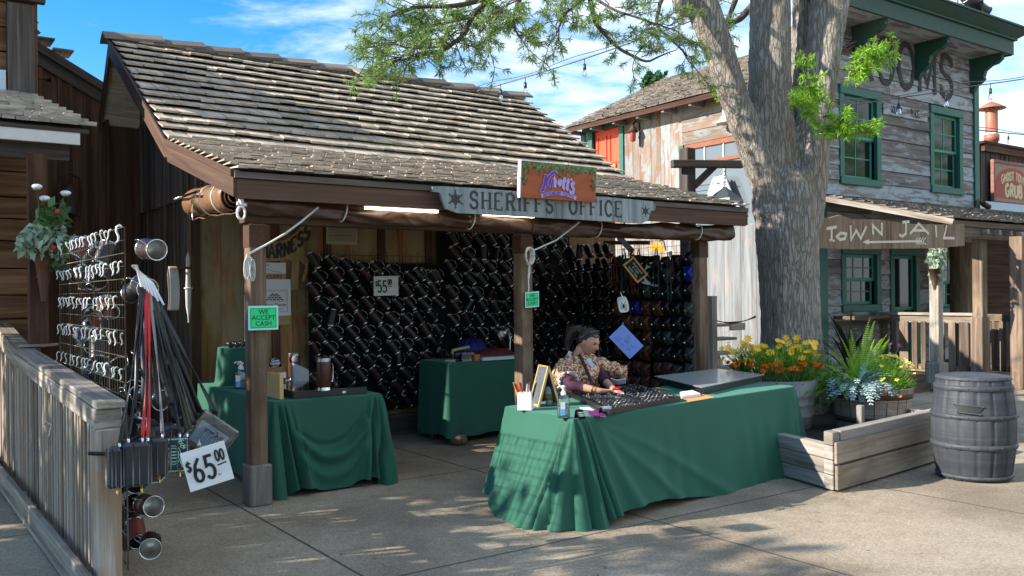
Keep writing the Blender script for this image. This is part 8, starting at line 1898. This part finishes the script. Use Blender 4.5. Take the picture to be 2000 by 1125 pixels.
# ---------------------------------------------------------------- the big tree
TY = 10.6
T3 = lambda px, py, Y=TY: at(px, py, Y)
base = T3(1545, 700); base.z = .1
tree = thing('big_tree', 'large grey-barked multi-stemmed tree with feathery green leaves rising from the planter', 'tree', base)
t = MB()
def limb(pts, rs, n=20, sd=0):
    P_, R_ = [], []
    for k in range(len(pts)-1):
        for q in range(8):
            a = q/8; p = pts[k].lerp(pts[k+1], a)
            if 0 < k: pass
            P_.append(p); R_.append(rs[k]+(rs[k+1]-rs[k])*a)
    P_.append(pts[-1]); R_.append(rs[-1])
    for _ in range(3):   # smooth
        P_ = [P_[0]]+[(P_[i-1]+P_[i]*2+P_[i+1])/4 for i in range(1, len(P_)-1)]+[P_[-1]]
    t.tube(P_, R_, n, rfn=lambda a, k: 1+.05*sin(a*3+k*7+sd)+.03*sin(a*7+k*3+sd)+.012*sin(a*17-k*8))
limb([Vector((base.x, base.y, .0)), Vector((base.x, base.y, .35)), T3(1541, 640), T3(1540, 560), T3(1539, 470), T3(1537, 400), T3(1530, 340)], [.52, .40, .345, .34, .36, .36, .32], 26)
limb([T3(1520, 420), T3(1508, 300), T3(1503, 180), T3(1506, 60), T3(1507, -80), T3(1510, -260)], [.30, .265, .245, .24, .225, .2], 22, 1)      # middle
limb([T3(1525, 400), T3(1480, 300, 10.5), T3(1440, 205, 10.45), T3(1408, 110, 10.4), T3(1366, 0, 10.3), T3(1330, -90, 10.2), T3(1290, -200, 10.0)], [.26, .20, .165, .175, .19, .17, .14], 20, 2)   # left
limb([T3(1560, 440), T3(1578, 330), T3(1594, 220, 10.65), T3(1608, 110, 10.7), T3(1620, 0, 10.75), T3(1630, -120, 10.8), T3(1650, -260, 10.8)], [.26, .245, .20, .20, .225, .2, .18], 20, 3)   # right
limb([T3(1550, 380, 10.9), T3(1562, 240, 11.0), T3(1567, 120, 11.05), T3(1570, -20, 11.1), T3(1560, -200, 11.2)], [.2, .16, .14, .14, .12], 16, 4)   # dark one behind
limb([T3(1340, 25, 10.3), T3(1326, 5, 10.2), T3(1322, -30, 10.2)], [.12, .09, .07], 12, 5)
tk = t.build('trunk', M_bark, tree); md = tk.modifiers.new('remesh', 'REMESH'); md.mode = 'VOXEL'; md.voxel_size = .028; md.use_smooth_shade = True; md = tk.modifiers.new('smooth', 'SMOOTH'); md.iterations = 6; md.factor = .5
tx = bpy.data.textures.new('bark_relief', 'CLOUDS'); tx.noise_scale = .10; tx.noise_depth = 3; md = tk.modifiers.new('relief', 'DISPLACE'); md.texture = tx; md.strength = .028; md.mid_level = .5; md.texture_coords = 'LOCAL'
# branches
tb_ = MB(); LEAF = MB()
def branch(pts, r0, r1, n=8):
    P_ = []
    for k in range(len(pts)-1):
        for q in range(5): P_.append(pts[k].lerp(pts[k+1], q/5)+Vector((random.uniform(-1, 1), random.uniform(-1, 1), random.uniform(-1, 1)))*.006)
    P_.append(pts[-1]); P_ = [P_[0]]+[(P_[i-1]+P_[i]+P_[i+1])/3 for i in range(1, len(P_)-1)]+[P_[-1]]
    R_ = [r0+(r1-r0)*i/(len(P_)-1) for i in range(len(P_))]; tb_.tube(P_, R_, n, cap=False); return P_
def tuft(t, c, d, n=16, L=.075, w=.0085):
    d = d.normalized(); rn = random.random()
    for k in range(n):
        q = (d*random.uniform(-.1, 1.1)+Vector((random.gauss(0, 1), random.gauss(0, 1), random.gauss(0, 1))).normalized()*.95).normalized(); q.z -= .12; l_ = L*random.uniform(.6, 1.15); s_ = q.cross(Vector((random.gauss(0, 1), random.gauss(0, 1), random.gauss(0, 1)))).normalized()*w/2
        o = c+d*random.uniform(-.04, .02); m_ = o+q*l_*.5; e = o+q*l_-Z*l_*.10
        t.poly([o, m_+s_, e, m_-s_], min(1, max(0, rn*.6+random.random()*.4)))
def spray(t, p0, d, L, nt=5, sub=True, lw=.0085, LL=.075):
    """a twig with tufts"""
    p = p0.copy(); d = d.normalized(); pts = [p.copy()]; n = 5
    for k in range(n):
        d = (d+Vector((random.gauss(0, .22), random.gauss(0, .22), random.gauss(0, .16)-.02))).normalized(); p = p+d*L/n; pts.append(p.copy())
        if k >= 1 and random.random() < .9: q = (d+Vector((random.gauss(0, .8), random.gauss(0, .8), random.gauss(0, .6)))).normalized(); e = p+q*random.uniform(.06, .15); tb_.tube([p, e], .003, 4, cap=False); tuft(t, e, q, 24, LL, lw)
    tb_.tube(pts, [.006, .0055, .005, .0045, .004, .003], 4, cap=False); tuft(t, p, d, 28, LL, lw)
B = lambda *q: [at(*x) for x in q]
random.seed(101)
brs = [
 (B((1340, -60, 10.2), (1200, -70, 9.8), (1050, -40, 9.5), (960, -5, 9.3), (922, 32, 9.2), (905, 68, 9.1), (872, 96, 9.0), (820, 110, 8.9), (765, 120, 8.85)), .05, .009, 60),
 (B((960, -5, 9.3), (890, 12, 9.0), (820, 12, 8.9), (765, 30, 8.8), (742, 55, 8.8)), .03, .008, 26),
 (B((922, 32, 9.2), (870, 45, 9.4), (810, 58, 9.5), (760, 90, 9.5), (722, 118, 9.5)), .022, .006, 26),
 (B((905, 78, 9.1), (860, 92, 8.8), (800, 95, 8.6), (770, 85, 8.5)), .016, .005, 13),
 (B((1050, -40, 9.5), (1010, 5, 9.2), (1000, 50, 9.1), (1030, 95, 9.0)), .025, .006, 20),
 (B((960, -5, 9.3), (965, 40, 9.2), (955, 80, 9.2)), .016, .006, 12),
 (B((1200, -70, 9.8), (1150, -10, 9.6), (1164, 50, 9.5), (1212, 98, 9.4), (1262, 122, 9.4), (1300, 105, 9.4)), .035, .008, 22),
 (B((1150, -10, 9.6), (1100, 30, 9.3), (1085, 70, 9.2)), .018, .006, 16),
 (B((1150, -10, 9.6), (1200, 20, 9.2), (1260, 40, 9.1), (1320, 60, 9.1)), .018, .006, 16),
 (B((1340, -60, 10.2), (1290, 0, 9.9), (1280, 50, 9.8), (1330, 95, 9.7), (1345, 120, 9.7)), .03, .006, 16),
 (B((1440, -10, 11.6), (1420, 45, 11.5), (1410, 85, 11.4)), .04, .01, 12), (B((1470, 10, 11.5), (1445, 40, 11.5), (1400, 50, 11.4), (1385, 42, 11.4)), .05, .02, 8),
 (B((1340, -60, 10.2), (1240, -60, 9.2), (1140, -40, 8.8), (1060, -20, 8.6), (990, 10, 8.5)), .03, .006, 16),
]
for pts, r0, r1, ns in brs:
    P_ = branch(pts, r0, r1)
    for k in range(int(ns*.8)):
        i = int(len(P_)*(.22+.78*random.random())); i = min(i, len(P_)-2); dd = (P_[i+1]-P_[i]).normalized(); q = dd*random.uniform(.0, .9)+Vector((random.gauss(0, .7), random.gauss(0, .5), random.gauss(0, .55)+.05)); spray(LEAF, P_[i]+Z*.03, q, random.uniform(.14, .36))
    spray(LEAF, P_[-1], P_[-1]-P_[-3], .35)
# crown beyond the top of the frame: shades the street
for k in range(150):
    c = at(random.uniform(850, 1900), random.uniform(-520, -120), random.uniform(8.3, 12.5)); spray(LEAF, c, Vector((random.gauss(0, 1), random.gauss(0, 1), -.2)), random.uniform(.4, .8), lw=.016, LL=.11)
# bright sprigs on the right stems
SP = MB()
for (px, py, Y, n_, dx) in ((1590, 190, 10.0, 7, -.2), (1580, 150, 10.0, 4, -.2), (1605, 240, 10.0, 6, .2), (1640, 245, 9.9, 7, .6), (1665, 255, 9.9, 4, .6), (1668, 130, 10.2, 9, .5), (1695, 112, 10.1, 6, .5), (1715, 85, 10.1, 4, .3), (1575, 215, 10.0, 5, -.1)):
    for k in range(n_): spray(SP, at(px+random.uniform(-12, 12), py+random.uniform(-14, 14), Y), Vector((dx+random.gauss(0, .5), random.gauss(0, .5)-.3, random.gauss(0, .4))), random.uniform(.06, .15), lw=.012, LL=.082)
LEAF.build('crown', leafmat('feathery_green_leaf', (.05, .115, .04), (.25, .37, .085), .45), tree); SP.build('leafy_sprigs', leafmat('fresh_sprig_leaf', (.12, .30, .03), (.32, .52, .05), .4), tree); tb_.build('branches', M_twig, tree)
# distant tuft behind the roof
t = MB(); leafcloud(t, at(1278, 168, 24), .35, .3, .35, 420, .22); o = t.build('distant_treetop', M_lfd, origin=at(1278, 168, 24)); tag(o, 'tip of a far tree just above the ridge of the whitewashed building', 'tree')
t = MB(); leafcloud(t, at(1408, 178, 14.8), .10, .1, .16, 160, .07); o = t.build('gutter_weed', M_lfb, origin=at(1408, 178, 14.8)); tag(o, 'green tuft of leaves hanging at the eave beside the left limb of the tree', 'plant')
# ---------------------------------------------------------------- unseen trees added beyond the frame, crowns shaped to cast the street shade
def shade_tree(a, b, h, r, n, label, sz=.30, th=2.4):
    c = S(a, b, 0); o = thing('shade_tree', label, 'tree', c, 'added trees beyond the left edge'); t = MB(); t.tube([c, c+Z*h*.5+U*.2, c+Z*h*.8], [.25, .18, .08], 10); t.build('trunk', M_bark, o)
    t = MB(); 
    for k in range(n): d = Vector((random.gauss(0, 1), random.gauss(0, 1), random.gauss(0, 1))).normalized()*random.random()**.5; leafcloud(t, c+Z*h+Vector((d.x*r, d.y*r, d.z*th)), .5, .5, .4, 26, sz)
    t.build('crown', M_lfd, o)
def box_tree(x, y, z, hx, hy, hz_, n, sz=.26):
    o = thing('shade_tree', 'unseen broadleaf tree added left of the street to shade it', 'tree', Vector((x, y, 0)), 'added trees beyond the left edge'); t = MB(); t.tube([(x, y, 0), (x+.1, y, z-.8), (x, y, z+.3)], [.16, .12, .06], 10); t.build('trunk', M_bark, o); t = MB()
    for k in range(n): leafcloud(t, Vector((x+random.uniform(-1, 1)*hx, y+random.uniform(-1, 1)*hy, z+random.uniform(-1, 1)*hz_)), .42, .42, .36, 22, sz)
    t.build('crown', M_lfd, o)
box_tree(-10, .7, 4.0, 1.6, 1.9, 1.5, 210); box_tree(-10, 3.3, 3.6, 1.2, .85, .9, 100, .2); box_tree(-10, 5.2, 4.1, 1.4, .75, 1.4, 130); box_tree(-10.4, 3.3, 5.1, 1.2, .85, .35, 16, .15); 
box_tree(-8.5, -3.2, 4.6, 2.0, 2.2, 1.8, 150)
for i, (x, y) in enumerate(((4, -11), (13, -9), (31, 9), (37, 16), (36, 24))):  # unseen trees added so the window panes reflect foliage
    c = Vector((x, y, 0)); o = thing('street_tree', 'unseen leafy tree added across the street for the windows to reflect', 'tree', c, 'trees across the street'); t = MB(); t.tube([c, c+Z*3, c+Z*5], [.3, .2, .1], 10); t.build('trunk', M_bark, o); t = MB()
    for k in range(90): d = Vector((random.gauss(0, 1), random.gauss(0, 1), random.gauss(0, 1))).normalized()*random.random()**.5; leafcloud(t, c+Z*(5.0+(3 if x > 20 else 0))+Vector((d.x*3, d.y*3, d.z*3.2)), .7, .7, .6, 14, .5)
    t.build('crown', M_lfb, o)
